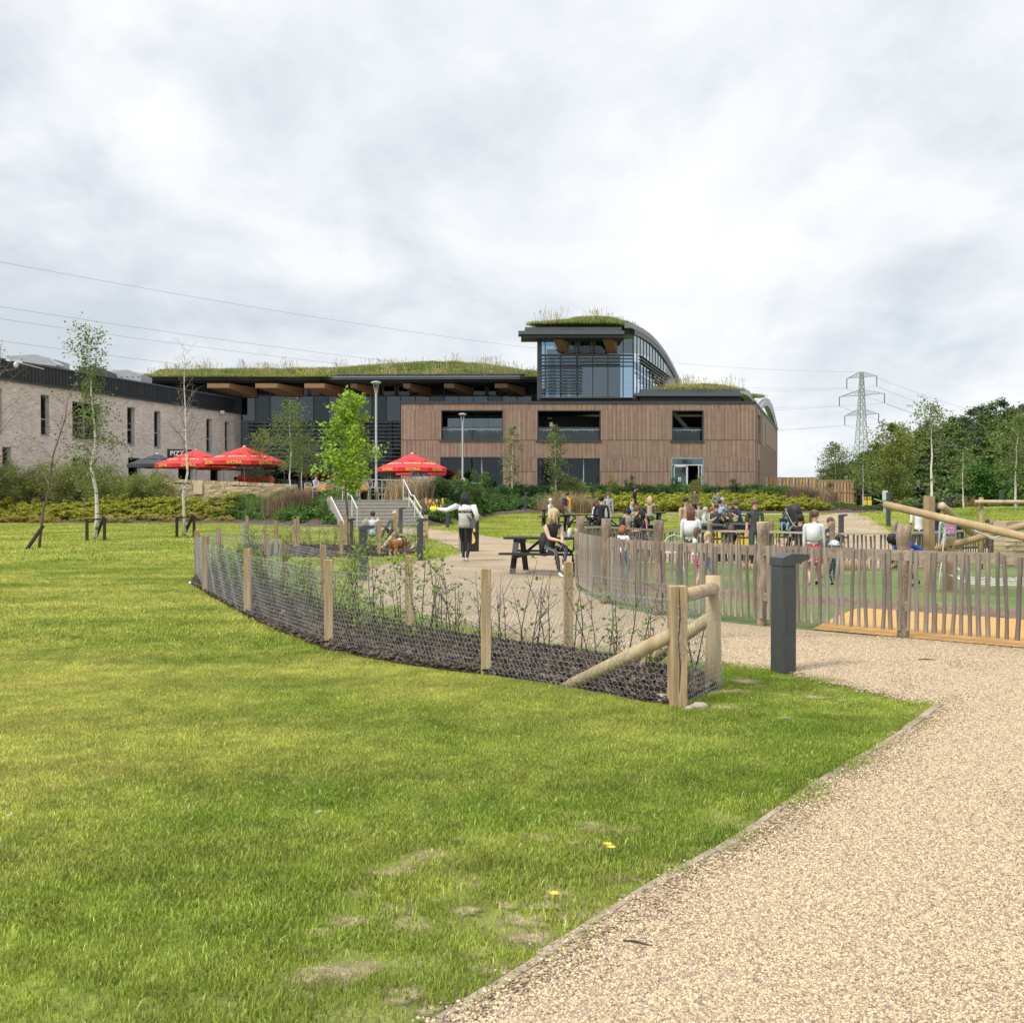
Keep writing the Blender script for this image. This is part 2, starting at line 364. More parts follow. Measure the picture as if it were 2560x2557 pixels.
def gravel_mat(name, scale=88):
    mt = bpy.data.materials.new(name); mt.use_nodes = True
    nt = mt.node_tree; N = nt.nodes; L = nt.links; b = N['Principled BSDF']; b.inputs['Roughness'].default_value = .85
    tcn = N.new('ShaderNodeTexCoord')
    vo = N.new('ShaderNodeTexVoronoi'); vo.inputs['Scale'].default_value = scale; L.new(tcn.outputs['Object'], vo.inputs[0])
    sp = N.new('ShaderNodeSeparateXYZ'); L.new(vo.outputs['Color'], sp.inputs[0])
    r = N.new('ShaderNodeValToRGB'); r.color_ramp.interpolation = 'LINEAR'
    pts = [(0, (.22, .16, .115)), (.12, (.36, .25, .16)), (.3, (.47, .365, .235)), (.5, (.54, .44, .30)), (.7, (.49, .345, .195)), (.85, (.66, .57, .43)), (1, (.40, .35, .30))]
    r.color_ramp.elements.remove(r.color_ramp.elements[1])
    for i, (p, c) in enumerate(pts):
        e = r.color_ramp.elements[0] if i == 0 else r.color_ramp.elements.new(p); e.position = p; e.color = (*c, 1)
    L.new(sp.outputs[0], r.inputs[0])
    n = N.new('ShaderNodeTexNoise'); n.inputs['Scale'].default_value = .7; n.inputs['Detail'].default_value = 7; L.new(tcn.outputs['Object'], n.inputs[0])
    r2 = N.new('ShaderNodeValToRGB'); r2.color_ramp.elements[0].position = .3; r2.color_ramp.elements[0].color = (.74, .73, .71, 1); r2.color_ramp.elements[1].position = .65; r2.color_ramp.elements[1].color = (1.02, 1.0, .97, 1); L.new(n.outputs[0], r2.inputs[0])
    mu = N.new('ShaderNodeMixRGB'); mu.blend_type = 'MULTIPLY'; mu.inputs[0].default_value = 1; L.new(r.outputs[0], mu.inputs[1]); L.new(r2.outputs[0], mu.inputs[2])
    # dark gaps between the stones
    r3 = N.new('ShaderNodeValToRGB'); r3.color_ramp.elements[0].position = .45; r3.color_ramp.elements[0].color = (1, 1, 1, 1); r3.color_ramp.elements[1].position = .85; r3.color_ramp.elements[1].color = (.45, .41, .36, 1); L.new(vo.outputs['Distance'], r3.inputs[0])
    m3 = N.new('ShaderNodeMixRGB'); m3.blend_type = 'MULTIPLY'; m3.inputs[0].default_value = 1; L.new(mu.outputs[0], m3.inputs[1]); L.new(r3.outputs[0], m3.inputs[2]); L.new(m3.outputs[0], b.inputs['Base Color'])
    bp = N.new('ShaderNodeBump'); bp.invert = True; bp.inputs['Strength'].default_value = .7; bp.inputs['Distance'].default_value = .006; L.new(vo.outputs['Distance'], bp.inputs['Height']); L.new(bp.outputs[0], b.inputs['Normal'])
    return mt
M_GRAVEL = gravel_mat('gravel')
drape('gravel_path', GRAVEL, .012, M_GRAVEL)
M_TURF = mat('playground_turf', (.085, .135, .032), .95, col2=(.17, .215, .07), vscale=.35, bump=.6, bscale=90)
drape('playground_turf', TURF, .014, M_TURF)
M_RUB = mat('orange_rubber', (.56, .31, .09), .85, var=.10, vscale=5, bump=.2, bscale=160)
rub = world([(2032, 1577), (2070, 1556), (2120, 1533), (2160, 1518), (2200, 1511), (2260, 1509), (2350, 1512), (2450, 1521), (2560, 1536)])
rubf = world([(2060, 1580), (2250, 1597), (2400, 1610), (2560, 1624)])
drape('orange_rubber_surface', rub + [(9, rub[-1][1] - .4), (9, rubf[-1][1] - .7)] + rubf[::-1], .024, M_RUB)
kb = [G(x, y) for x, y in ((1545, 1284), (1700, 1285), (1850, 1286), (1960, 1287), (2050, 1288))]
kbm = MB()
for a, b in zip(kb, kb[1:]): kbm.add([a + Vector((0, -.3, .03)), b + Vector((0, -.3, .03)), b + Vector((0, .3, .05)), a + Vector((0, .3, .05))], [(0, 1, 2, 3)])
kbm.obj('edge_path', mat('pale_path', (.55, .47, .36), .9, var=.1), kind='structure')
# planted banks and terrace
M_MULCH = mat('bark_mulch', (.03, .022, .017), 1, col2=(.15, .105, .08), vscale=14, bump=1, bscale=30)
def strip(name, x0, x1, lo, hi, dz, mt, nu, nv):
    vs = []; 
    for i in range(nu + 1):
        X = x0 + (x1 - x0) * i / nu
        for j in range(nv + 1):
            Y = lo(X) + (hi(X) - lo(X)) * j / nv; vs.append((X, Y, g(X, Y) + (dz if j else -.06)))
    fs = [(i * (nv + 1) + j, (i + 1) * (nv + 1) + j, (i + 1) * (nv + 1) + j + 1, i * (nv + 1) + j + 1) for i in range(nu) for j in range(nv)]
    return ob(name, npmesh(name, vs, fs, mt, True), kind='structure')
Ef = lambda X: lin(X, E_PTS); Tf = lambda X: lin(X, T_PTS)
strip('planting_bed', -40, -8.0, lambda X: Ef(X) - .6, lambda X: Tf(X) + .6, .1, M_MULCH, 60, 14)
strip('planting_bed', -4.6, 27, lambda X: Ef(X) - .6, lambda X: Tf(X) + .6, .1, M_MULCH, 60, 18)
M_PAVE = mat('paving', (.30, .29, .27), .9, var=.15, vscale=3)
strip('terrace', -46, 20.5, lambda X: Tf(X) + .55, lambda X: 125, .012, M_PAVE, 40, 30)
# ------------------------------------------------------------------ fenced hedging beds
BED1 = [(478, 1462), (524, 1493), (614, 1543), (719, 1590), (813, 1627), (906, 1647), (999, 1664), (1150, 1685), (1300, 1703), (1402, 1718), (1518, 1741), (1611, 1760), (1675, 1768), (1740, 1748), (1797, 1724), (1790, 1705), (1713, 1683), (1626, 1665), (1517, 1649), (1409, 1630), (1300, 1616), (1160, 1596), (1040, 1574), (937, 1550), (844, 1522), (782, 1500), (730, 1480), (688, 1455), (640, 1428), (590, 1410), (540, 1410), (500, 1425)]
BED2 = [(590, 1387), (700, 1392), (853, 1394), (948, 1393), (1010, 1388), (1055, 1380), (1060, 1370), (990, 1367), (865, 1366), (738, 1364), (600, 1366)]
W1, W2 = world(BED1), world(BED2)
drape('mulch_bed', W1, .03, M_MULCH); drape('mulch_bed', W2, .03, M_MULCH)
def pts_in(poly, n, rs):
    a = np.array(poly); lo, hi = a.min(0), a.max(0); out = np.zeros((0, 2))
    while len(out) < n:
        q = rs.uniform(lo, hi, (n * 3, 2)); out = np.vstack([out, q[inside(q, poly)]])
    return out[:n]
def chips(name, poly, n, mt, size=(.05, .02, .008), seed=1, dz=.035, **k):
    rs = np.random.RandomState(seed); q = pts_in(poly, n, rs)
    z = np.array([g(x, y) for x, y in q]) + dz + rs.uniform(0, .03, n)
    c = np.column_stack([q, z])
    cube = np.array([(-1, -1, -1), (1, -.7, -1), (.8, 1, -1), (-1, .8, -1), (-.8, -1, 1), (1, -1, 1), (1, .8, 1), (-1, 1, 1)]) * .5
    s = np.array(size) * rs.uniform(.4, 1.5, (n, 3)); a = rs.uniform(0, 6.28, n); t = rs.normal(0, .35, (n, 2))
    v = cube[None] * s[:, None]
    ca, sa = np.cos(a)[:, None], np.sin(a)[:, None]
    x = v[..., 0] * ca - v[..., 1] * sa; y = v[..., 0] * sa + v[..., 1] * ca; zz = v[..., 2] + x * t[:, :1] + y * t[:, 1:]
    Vv = np.stack([x, y, zz], -1) + c[:, None]
    fq = np.array([(0, 3, 2, 1), (4, 5, 6, 7), (0, 1, 5, 4), (1, 2, 6, 5), (2, 3, 7, 6), (3, 0, 4, 7)])
    Ff = (fq[None] + (np.arange(n) * 8)[:, None, None]).reshape(-1, 4)
    return ob(name, npmesh(name, Vv.reshape(-1, 3), Ff, mt), kind='stuff', **k)
M_CHIP = mat('wood_chip', (.085, .06, .047), .95, island=.85, var=.3, vscale=30)
chips('wood_chips', W1, 26000, M_CHIP, (.055, .02, .011), 3, label='dark brown bark chips covering the near hedging bed', cat='mulch')
chips('wood_chips', W2, 3500, M_CHIP, (.08, .03, .015), 4, label='dark bark chips covering the far hedging bed', cat='mulch')
# timber edging of the path
M_EDGE = mat('grey_timber', (.34, .27, .20), .9, var=.3, vscale=6, stretch=(1, 1, 6), bump=.4)
ed = empty('path_edging', (0, 0, 0), 'weathered timber edging board between the lawn and the near gravel path', 'edging')
rg = random.Random(4)
for i in range(len(pl) - 1):
    a, b = pl[i], pl[i + 1]; d = (b - a).normalized(); n_ = max(1, int((b - a).length / 2.4))
    for j in range(n_):
        p, q = a.lerp(b, j / n_), a.lerp(b, (j + 1) / n_)
        t = MB(); off = Vector((-d.y, d.x, 0)) * rg.uniform(-.012, .012); t.bar(p + d * .004 + off + Vector((0, 0, .0)), q - d * .004 + off, (.03, .045, .035, .05)[i % 4], .03 + (.01 if i == len(pl) - 2 else 0)); t.obj('board', M_EDGE, ed)
# ------------------------------------------------------------------ scatter (geometry nodes) for grass and pebbles
def scatter(name, pts, rz, sc, srcs, tilt=None, **k):
    n = len(pts); me = bpy.data.meshes.new(name); me.vertices.add(n); me.vertices.foreach_set('co', np.asarray(pts, np.float32).ravel())
    rot = np.zeros((n, 3), np.float32); rot[:, 2] = rz
    if tilt is not None: rot[:, :2] = tilt
    a = me.attributes.new('rot', 'FLOAT_VECTOR', 'POINT'); a.data.foreach_set('vector', rot.ravel())
    a = me.attributes.new('scl', 'FLOAT', 'POINT'); a.data.foreach_set('value', np.asarray(sc, np.float32))
    a = me.attributes.new('var', 'INT', 'POINT'); a.data.foreach_set('value', (np.arange(n) % len(srcs)).astype(np.int32))
    o = ob(name, me, kind='stuff', **k)
    ng = bpy.data.node_groups.new(name, 'GeometryNodeTree'); ng.interface.new_socket('Geometry', in_out='INPUT', socket_type='NodeSocketGeometry'); ng.interface.new_socket('Geometry', in_out='OUTPUT', socket_type='NodeSocketGeometry')
    N = ng.nodes; L = ng.links; gi = N.new('NodeGroupInput'); go = N.new('NodeGroupOutput'); jn = N.new('GeometryNodeJoinGeometry')
    def att(nm, ty):
        q = N.new('GeometryNodeInputNamedAttribute'); q.data_type = ty; q.inputs['Name'].default_value = nm; return q.outputs[0]
    for i, so in enumerate(srcs):
        ip = N.new('GeometryNodeInstanceOnPoints'); oi = N.new('GeometryNodeObjectInfo'); oi.inputs['Object'].default_value = so; oi.inputs['As Instance'].default_value = True
        cm = N.new('FunctionNodeCompare'); cm.data_type = 'INT'; cm.operation = 'EQUAL'; L.new(att('var', 'INT'), cm.inputs[2]); cm.inputs[3].default_value = i
        L.new(gi.outputs[0], ip.inputs['Points']); L.new(cm.outputs[0], ip.inputs['Selection']); L.new(oi.outputs['Geometry'], ip.inputs['Instance'])
        L.new(att('rot', 'FLOAT_VECTOR'), ip.inputs['Rotation']); L.new(att('scl', 'FLOAT'), ip.inputs['Scale']); L.new(ip.outputs[0], jn.inputs[0])
    L.new(jn.outputs[0], go.inputs[0]); md = o.modifiers.new('scatter', 'NODES'); md.node_group = ng
    return o
def src(name, me): return bpy.data.objects.new(name, me)
def blades(name, n, rad, h, wd, mt, rs, lean=.5):
    c = rs.normal(0, rad * .5, (n, 2)); a = rs.uniform(0, 6.28, n); hh = h * rs.uniform(.45, 1.2, n); ln = rs.uniform(.1, 1, n) * lean
    d = np.stack([np.cos(a), np.sin(a)], 1); s = np.stack([-d[:, 1], d[:, 0]], 1) * (wd * rs.uniform(.6, 1.3, n))[:, None] * .5
    V = np.zeros((n, 5, 3)); V[:, 0, :2] = c - s; V[:, 1, :2] = c + s
    mid = c + d * (hh * ln * .35)[:, None]; V[:, 2, :2] = mid - s * .8; V[:, 3, :2] = mid + s * .8; V[:, 2:4, 2] = (hh * .6)[:, None]
    V[:, 4, :2] = c + d * (hh * ln)[:, None]; V[:, 4, 2] = hh * (1 - .3 * ln)
    F = (np.array([(0, 1, 3), (0, 3, 2), (2, 3, 4)])[None] + (np.arange(n) * 5)[:, None, None]).reshape(-1, 3)
    return npmesh(name, V.reshape(-1, 3), F, mt)
def blade_mat(name, c1, c2, dry, trans=.35, bands=False):
    mt = bpy.data.materials.new(name); mt.use_nodes = True
    nt = mt.node_tree; N = nt.nodes; L = nt.links; b = N['Principled BSDF']; b.inputs['Roughness'].default_value = .55; b.inputs['Specular IOR Level'].default_value = .35
    ge = N.new('ShaderNodeNewGeometry'); n = N.new('ShaderNodeTexNoise'); n.inputs['Scale'].default_value = .42; n.inputs['Detail'].default_value = 7; n.inputs['Roughness'].default_value = .66; L.new(ge.outputs['Position'], n.inputs[0])
    r = N.new('ShaderNodeValToRGB'); r.color_ramp.elements[0].position = .38; r.color_ramp.elements[0].color = (*c1, 1); r.color_ramp.elements[1].position = .63; r.color_ramp.elements[1].color = (*c2, 1); L.new(n.outputs[0], r.inputs[0])
    gt = N.new('ShaderNodeMath'); gt.operation = 'GREATER_THAN'; gt.inputs[1].default_value = .955; L.new(ge.outputs['Random Per Island'], gt.inputs[0])
    mx = N.new('ShaderNodeMixRGB'); L.new(gt.outputs[0], mx.inputs[0]); L.new(r.outputs[0], mx.inputs[1]); mx.inputs[2].default_value = (*dry, 1)
    hs = N.new('ShaderNodeHueSaturation'); L.new(mx.outputs[0], hs.inputs['Color']); mr = N.new('ShaderNodeMapRange'); mr.inputs[3].default_value = .5; mr.inputs[4].default_value = 1.45; L.new(ge.outputs['Random Per Island'], mr.inputs[0]); L.new(mr.outputs[0], hs.inputs['Value'])
    if bands:   # faint mowing bands, painted clump shadows, and deeper green trodden grass beside the path
        wv = N.new('ShaderNodeTexWave'); wv.inputs['Scale'].default_value = .22; wv.inputs['Distortion'].default_value = 2.5; wv.inputs['Detail'].default_value = 3; wv.inputs['Detail Scale'].default_value = .6; wv.bands_direction = 'Y'; L.new(ge.outputs['Position'], wv.inputs[0])
        m2 = N.new('ShaderNodeMapRange'); m2.inputs[3].default_value = .74; m2.inputs[4].default_value = 1.26; n5 = N.new('ShaderNodeTexNoise'); n5.inputs['Scale'].default_value = 4.5; n5.inputs['Detail'].default_value = 4; L.new(ge.outputs['Position'], n5.inputs[0]); a5 = N.new('ShaderNodeMath'); a5.operation = 'MULTIPLY_ADD'; a5.inputs[1].default_value = .28; L.new(wv.outputs['Fac'], a5.inputs[0]); s5 = N.new('ShaderNodeMapRange'); s5.inputs[1].default_value = .3; s5.inputs[2].default_value = .7; s5.inputs[3].default_value = 0; s5.inputs[4].default_value = .72; L.new(n5.outputs[0], s5.inputs[0]); L.new(s5.outputs[0], a5.inputs[2]); L.new(a5.outputs[0], m2.inputs[0])
        h2 = N.new('ShaderNodeHueSaturation'); L.new(hs.outputs[0], h2.inputs['Color']); L.new(m2.outputs[0], h2.inputs['Value'])
        dp = N.new('ShaderNodeVectorMath'); dp.operation = 'DOT_PRODUCT'; dp.inputs[1].default_value = (.84, -.54, 0); L.new(ge.outputs['Position'], dp.inputs[0])
        m3 = N.new('ShaderNodeMapRange'); m3.inputs[1].default_value = -5.2; m3.inputs[2].default_value = -2.2; L.new(dp.outputs['Value'], m3.inputs[0])
        mg = N.new('ShaderNodeMixRGB'); mg.blend_type = 'MULTIPLY'; L.new(m3.outputs[0], mg.inputs[0]); L.new(h2.outputs[0], mg.inputs[1]); mg.inputs[2].default_value = (.76, .86, .68, 1); hs = mg
    L.new(hs.outputs[0], b.inputs['Base Color'])
    tr = N.new('ShaderNodeBsdfTranslucent'); L.new(hs.outputs[0], tr.inputs[0]); ms = N.new('ShaderNodeMixShader'); ms.inputs[0].default_value = trans; L.new(b.outputs[0], ms.inputs[1]); L.new(tr.outputs[0], ms.inputs[2]); L.new(ms.outputs[0], N['Material Output'].inputs[0])
    return mt
M_BLADE = blade_mat('grass_blade', (.28, .37, .045), (.60, .59, .14), (.60, .57, .28), .4, True)
rgs_ = random.Random(31); SPOTS = []
for k in range(70):
    i = rgs_.randrange(1, len(pl) - 1); a_, b_ = pl[i], pl[i + 1]; t_ = rgs_.random(); d_ = (b_ - a_).normalized(); off = rgs_.uniform(.05, 1.0) ** 1.5; c_ = a_.lerp(b_, t_) + Vector((-d_.y, d_.x, 0)) * off
    SPOTS.append((c_.x, c_.y, rgs_.uniform(.025, .10)))
SPOTS += [(2.15, 8.5, .16), (2.5, 8.3, .12), (1.75, 8.3, .12), (1.95, 8.75, .14), (2.3, 8.05, .11), (1.55, 7.75, .1), (2.8, 8.5, .09), (3.1, 8.2, .08), (2.05, 8.15, .1), (1.2, 7.7, .09), (.9, 7.75, .08), (2.65, 8.7, .1), (2.4, 8.65, .09), (3.4, 8.3, .07), (1.8, 7.9, .09)]
M_BARE = mat('bare_soil', (.20, .16, .085), 1, col2=(.46, .37, .24), vscale=14, bump=.9, bscale=35)
V_, F_s = [], []
for x, y, r_ in SPOTS:
    o_ = len(V_); V_.append((x, y, g(x, y) + .006)); n_ = 14
    for j in range(n_):
        a = 6.283 * j / n_; q = r_ * 1.3 * rgs_.uniform(.6, 1.25); V_.append((x + q * math.cos(a) * 1.25, y + q * math.sin(a), g(x, y) + .007))
    F_s += [(o_, o_ + 1 + j, o_ + 1 + (j + 1) % n_) for j in range(n_)]
me_ = npmesh('bare_soil', V_, F_s, M_BARE, True); a_ = me_.attributes.new('core', 'FLOAT', 'POINT'); a_.data.foreach_set('value', [1.0 if i % 15 == 0 else 0.0 for i in range(len(V_))]); ob('bare_soil', me_, kind='structure')
nt_ = M_BARE.node_tree; at_ = nt_.nodes.new('ShaderNodeAttribute'); at_.attribute_name = 'core'; no_ = nt_.nodes.new('ShaderNodeTexNoise'); no_.inputs['Scale'].default_value = 28; no_.inputs['Detail'].default_value = 6; ad_ = nt_.nodes.new('ShaderNodeMath'); ad_.operation = 'MULTIPLY_ADD'; ad_.inputs[1].default_value = 1.0; nt_.links.new(at_.outputs['Fac'], ad_.inputs[0]); nt_.links.new(no_.outputs[0], ad_.inputs[2])
mr_ = nt_.nodes.new('ShaderNodeMapRange'); mr_.inputs[1].default_value = .68; mr_.inputs[2].default_value = 1.15; nt_.links.new(ad_.outputs[0], mr_.inputs[0]); tb_ = nt_.nodes.new('ShaderNodeBsdfTransparent'); mm_ = nt_.nodes.new('ShaderNodeMixShader'); nt_.links.new(mr_.outputs[0], mm_.inputs[0]); nt_.links.new(tb_.outputs[0], mm_.inputs[1]); nt_.links.new(nt_.nodes['Principled BSDF'].outputs[0], mm_.inputs[2]); nt_.links.new(mm_.outputs[0], nt_.nodes['Material Output'].inputs[0])
rs = np.random.RandomState(11)
near = [src('grass_tuft', blades('grass_tuft', 150, .12, .028, .0036, M_BLADE, rs, .8)) for _ in range(4)]
mid_ = [src('grass_tuft', blades('grass_tuft', 130, .26, .04, .009, M_BLADE, rs, .7)) for _ in range(3)]
far_ = [src('grass_tuft', blades('grass_tuft', 80, .6, .06, .03, M_BLADE, rs, .6)) for _ in range(3)]
def lawn_pts(n, y0, y1, seed, power=1.0):
    r = np.random.RandomState(seed); Y = y0 + (y1 - y0) * np.sqrt(r.uniform((y0 / y1) ** 2 * 0, 1, n)); X = r.uniform(-.53, .53, n) * Y + r.uniform(-.5, .5, n)
    q = np.column_stack([X, Y]); k = (Y > y0) & ~inside(q, GRAVEL) & ~inside(q, TURF) & ~inside(q, W1) & ~inside(q, W2)
    return q[k], r
def build_grass(n, y0, y1, seed, srcs, name, label, s=1.0):
    q, r = lawn_pts(n, y0, y1, seed); keep = []; sc = []
    for x, y in q:
        if y > Ef(x) - .4: continue
        if r.uniform() > sstep(y0 - .01, y0 * 1.3, y) * (y0 > 5) + (y0 < 5) or r.uniform() < sstep(y1 * .76, y1, y) * (y1 < 50): continue
        if x > 20 and y > 85: continue
        nzv = noise.noise(Vector((x * 3.1, y * 3.1, 0))); w_ = 1
        if y < 14 and x > -3:
            ed_ = edge_dist(x, y); w_ = .5 + .5 * sstep(-.4, .5, ed_ * .3 + nzv * 1.2)
            if x > 1.6 and y > 7.2: w_ = min(w_, sstep(-.25, .2, noise.noise(Vector((x * 2.3, y * 2.3, 4)))))
        if y < 12 and any((x - a) ** 2 + (y - b) ** 2 < (c * .95) ** 2 for a, b, c in SPOTS) and r.uniform() > .45: continue
        n2_ = noise.noise(Vector((x * 3.7, y * 3.7, 7)))
        if r.uniform() > .25 + .75 * w_ - .25 * max(0, n2_ - .2): continue
        keep.append((x, y, g(x, y) + (.0 if y < 30 else -.01))); sc.append(s * (.55 + .45 * w_) * (1 + .35 * nzv) * r.uniform(.75, 1.25))
    m_ = len(keep)
    return scatter(name, keep, r.uniform(0, 6.28, m_), sc, srcs, label=label, cat='grass')
build_grass(33000, 2.2, 12, 5, near, 'lawn_grass', 'short bright green lawn grass in the foreground with thin worn spots by the path')
build_grass(21000, 8.6, 27, 6, mid_, 'lawn_grass', 'mown lawn grass around the fenced hedging bed')
build_grass(15000, 20, 70, 8, far_, 'lawn_grass', 'mown lawn grass stretching back to the planted bank', .8)
# pebbles
M_PEB = mat('pebble', (.36, .24, .14), .7, island=.65, col2=(.54, .44, .31), vscale=35)
def pebble_patch(seed, n=150, rad=.16):
    r = np.random.RandomState(seed); V = []; F = []
    base_ = np.array([(0, 0, -1), (1, 0, 0), (.3, .95, 0), (-.8, .6, 0), (-.8, -.6, 0), (.3, -.95, 0), (0, 0, 1)]); tri = np.array([(0, 2, 1), (0, 3, 2), (0, 4, 3), (0, 5, 4), (0, 1, 5), (6, 1, 2), (6, 2, 3), (6, 3, 4), (6, 4, 5), (6, 5, 1)])
    s = r.uniform(.0028, .0075, n)[:, None] * r.uniform(.7, 1.3, (n, 3)) * np.array([1.15, 1, .65]); a = r.uniform(0, 6.28, n); v = base_[None] * s[:, None]
    ca, sa = np.cos(a)[:, None], np.sin(a)[:, None]; x = v[..., 0] * ca - v[..., 1] * sa; y = v[..., 0] * sa + v[..., 1] * ca
    c = r.uniform(-rad, rad, (n, 2)); Vv = np.stack([x + c[:, :1], y + c[:, 1:], v[..., 2] + .003], -1)
    return src('pebbles', npmesh('pebbles', Vv.reshape(-1, 3), (tri[None] + (np.arange(n) * 7)[:, None, None]).reshape(-1, 3), M_PEB, True))
pebs = [pebble_patch(i) for i in range(4)]
r = np.random.RandomState(9); Y = r.uniform(2.4, 11.5, 15000) ; X = r.uniform(-.3, .52, 15000) * Y; q = np.column_stack([X, Y]); q = q[inside(q, GRAVEL)]
q = np.array([p for p in q if edge_all(*p) > .17])
q3 = [(x, y, g(x, y) + .012) for x, y in q]
scatter('loose_gravel', q3, r.uniform(0, 6.28, len(q3)), r.uniform(.8, 1.25, len(q3)), pebs, label='loose cream and tan pebbles on the near gravel path', cat='gravel')
# ------------------------------------------------------------------ buildings
Q = Vector((8.9, 29, 0)).normalized()          # plan direction of the side walls
M_CHAR = mat('charcoal_metal', (.035, .04, .048), .45, var=.15)
M_FASC = mat('fascia_metal', (.085, .095, .11), .4, var=.08)
M_SOFF = mat('soffit', (.03, .03, .033), .8)
M_GLU = mat('glulam', (.27, .145, .07), .6, var=.2, vscale=4, stretch=(1, 1, 12))
M_SLAT = mat('timber_slat', (.40, .275, .205), .85, island=.15, var=.12, vscale=2)
M_SBACK = mat('slat_backing', (.11, .07, .05), .9)
M_SIDE = mat('side_cladding', (.34, .25, .195), .9, var=.08, vscale=1)
M_WHITE = mat('white_metal', (.6, .61, .62), .45)
M_LIGHTM = mat('pale_metal', (.42, .44, .46), .4)
M_GLASS = glass_mat('window_glass', (.35, .42, .45), 1.5)
M_TGLASS = glass_mat('tower_glass', (.45, .58, .68), 2.0)
M_HGLASS = glass_mat('hall_glass', (.30, .38, .43), 1.72)
M_TEAL = glass_mat('teal_glass', (.10, .28, .33), 2.0)
M_DARKIN = mat('dark_interior', (.03, .032, .036), .9)
M_FRAME = mat('window_frame', (.05, .055, .062), .5)
def pbox(mb, x0, y0, x1, y1, Y, d, mi=0):
    """box whose front face fills the picture rectangle at depth Y; d = thickness backwards (negative: forwards)"""
    a, b = P(x0, y1, Y), P(x1, y0, Y); mb.box(a.x, b.x, min(Y, Y + d), max(Y, Y + d), a.z, b.z, mi); return mb
def pxo(name, rects, Y, d, mt, par, **k):
    mb = MB()
    for r_ in rects: pbox(mb, *r_, Y, d)
    return mb.obj(name, mt, par, **k)
def zat(y, Y): return P(1280, y, Y).z
# ---- block A: timber clad front block
YA = 80.0
A = empty('timber_building', (0, 0, 0), 'two storey building clad in brown vertical timber slats with square balcony openings', 'building')
xl, xr = PX(1003, YA), PX(1887, YA); ztop = zat(1005, YA)
OP = [(1102.6, 1025, 1258, 1099.5), (1343, 1025.5, 1501.7, 1100.5), (1679, 1025.5, 1758.5, 1101.5), (1100.7, 1142, 1257, 1256), (1342.6, 1144.8, 1500, 1256), (1678.5, 1144.8, 1758.5, 1256)]
ops = [(PX(a, YA), PX(c, YA), zat(d, YA), zat(b, YA)) for a, b, c, d in OP]
def wall_rects(x0, x1, z0, z1, ops):
    zs = sorted({z0, z1} | {z for o in ops for z in (o[2], o[3]) if z0 < z < z1}); out = []
    for a, b in zip(zs, zs[1:]):
        zc_ = (a + b) / 2; cuts = sorted((o[0], o[1]) for o in ops if o[2] < zc_ < o[3]); x = x0
        for p, q in cuts: out.append((x, p, a, b)); x = q
        out.append((x, x1, a, b))
    return out
zf1, zf2 = zat(1100.5, YA), zat(1179, YA)
mb = MB()
for (a, b, c, d) in wall_rects(xl, xr, TZ - .3, ztop - .12, ops): mb.box(a + .0, b, YA + .05, YA + .35, c, d)
mb.obj('wall', M_SBACK, A)
# slats: real battens, joined (3 pixels pitch)
def slat_row(mb, x0, x1, z0, z1, Y, pitch=.098, wd=.062, rg=rnd):
    n = max(1, int((x1 - x0) / pitch)); p_ = (x1 - x0) / n
    for i in range(n):
        x = x0 + (i + .5) * p_; mb.box(x - wd / 2, x + wd / 2, Y - rg.choice((0, 0, .012)), Y + .045, z0, z1)
mb = MB(); rows = [(TZ - .2, zf2 - .02), (zf2 + .02, zf1 - .02), (zf1 + .02, ztop - .14)]
for z0, z1 in rows:
    for (a, b, c, d) in wall_rects(xl, xr, z0, z1, ops): slat_row(mb, a, b, c, d, YA)
mb.obj('slat_cladding', M_SLAT, A, kind='stuff')
mb = MB().box(xl - .05, xr + .05, YA - .06, YA + .4, ztop - .13, ztop + .06); mb.obj('parapet_capping', M_CHAR, A)
# right side wall (runs back along Q)
S0 = Vector((xr, YA + .05, 0)); SL = 31.0
def sidebox(mb, s0, s1, z0, z1, off=0, th=.3, o=S0, mi=0):
    nrm = Vector((Q.y, -Q.x, 0)); a, b = o + Q * s0, o + Q * s1
    p = [a + nrm * off, b + nrm * off, b + nrm * (off - th), a + nrm * (off - th)]
    mb.add([(v.x, v.y, z0) for v in p] + [(v.x, v.y, z1) for v in p], [(3, 2, 1, 0), (4, 5, 6, 7), (0, 1, 5, 4), (1, 2, 6, 5), (2, 3, 7, 6), (3, 0, 4, 7)], mi)
def s_at(x, o):  # distance along a Q wall starting at o seen at picture x
    t = (x - CX) / FPX; return (t * o.y - o.x) / (Q.x - t * Q.y)
wins = [(s_at(1890 + 3, S0), s_at(1900.5, S0), 1.5, 0)]
def zs_(y, s, o=S0): Y = o.y + Q.y * s; return zat(y, Y)
sw = [(s_at(1894.5, S0), s_at(1900.5, S0), zs_(1110, s_at(1897, S0)), zs_(1037, s_at(1897, S0))), (s_at(1894, S0), s_at(1899.5, S0), TZ, zs_(1151, s_at(1897, S0)))]
mb = MB(); sp = []
for (a, b, c, d) in wall_rects(0, SL, TZ - .3, ztop - .12, [(q[0], q[1], q[2], q[3]) for q in sw]): sidebox(mb, a, b, c, d)
mb.obj('side_wall', M_SIDE, A)
mb = MB(); mb2 = MB()
for z in (zf1, zf2): sidebox(mb2, 0, SL, z - .02, z + .02, .012, .02)
sidebox(mb, s_at(1913, S0), s_at(1939, S0), zf1 + .3, zs_(1055, s_at(1913, S0)), .05, .04)
for i in range(150):
    s = .05 + i * .2; 
    if any(q[0] - .05 < s < q[1] + .05 for q in sw): continue
    sidebox(mb, s, s + .09, TZ, zf1 - .03, .03, .028); 
    if not 8.5 < s < 25.5: sidebox(mb, s, s + .09, zf1 + .03, ztop - .15, .03, .028)
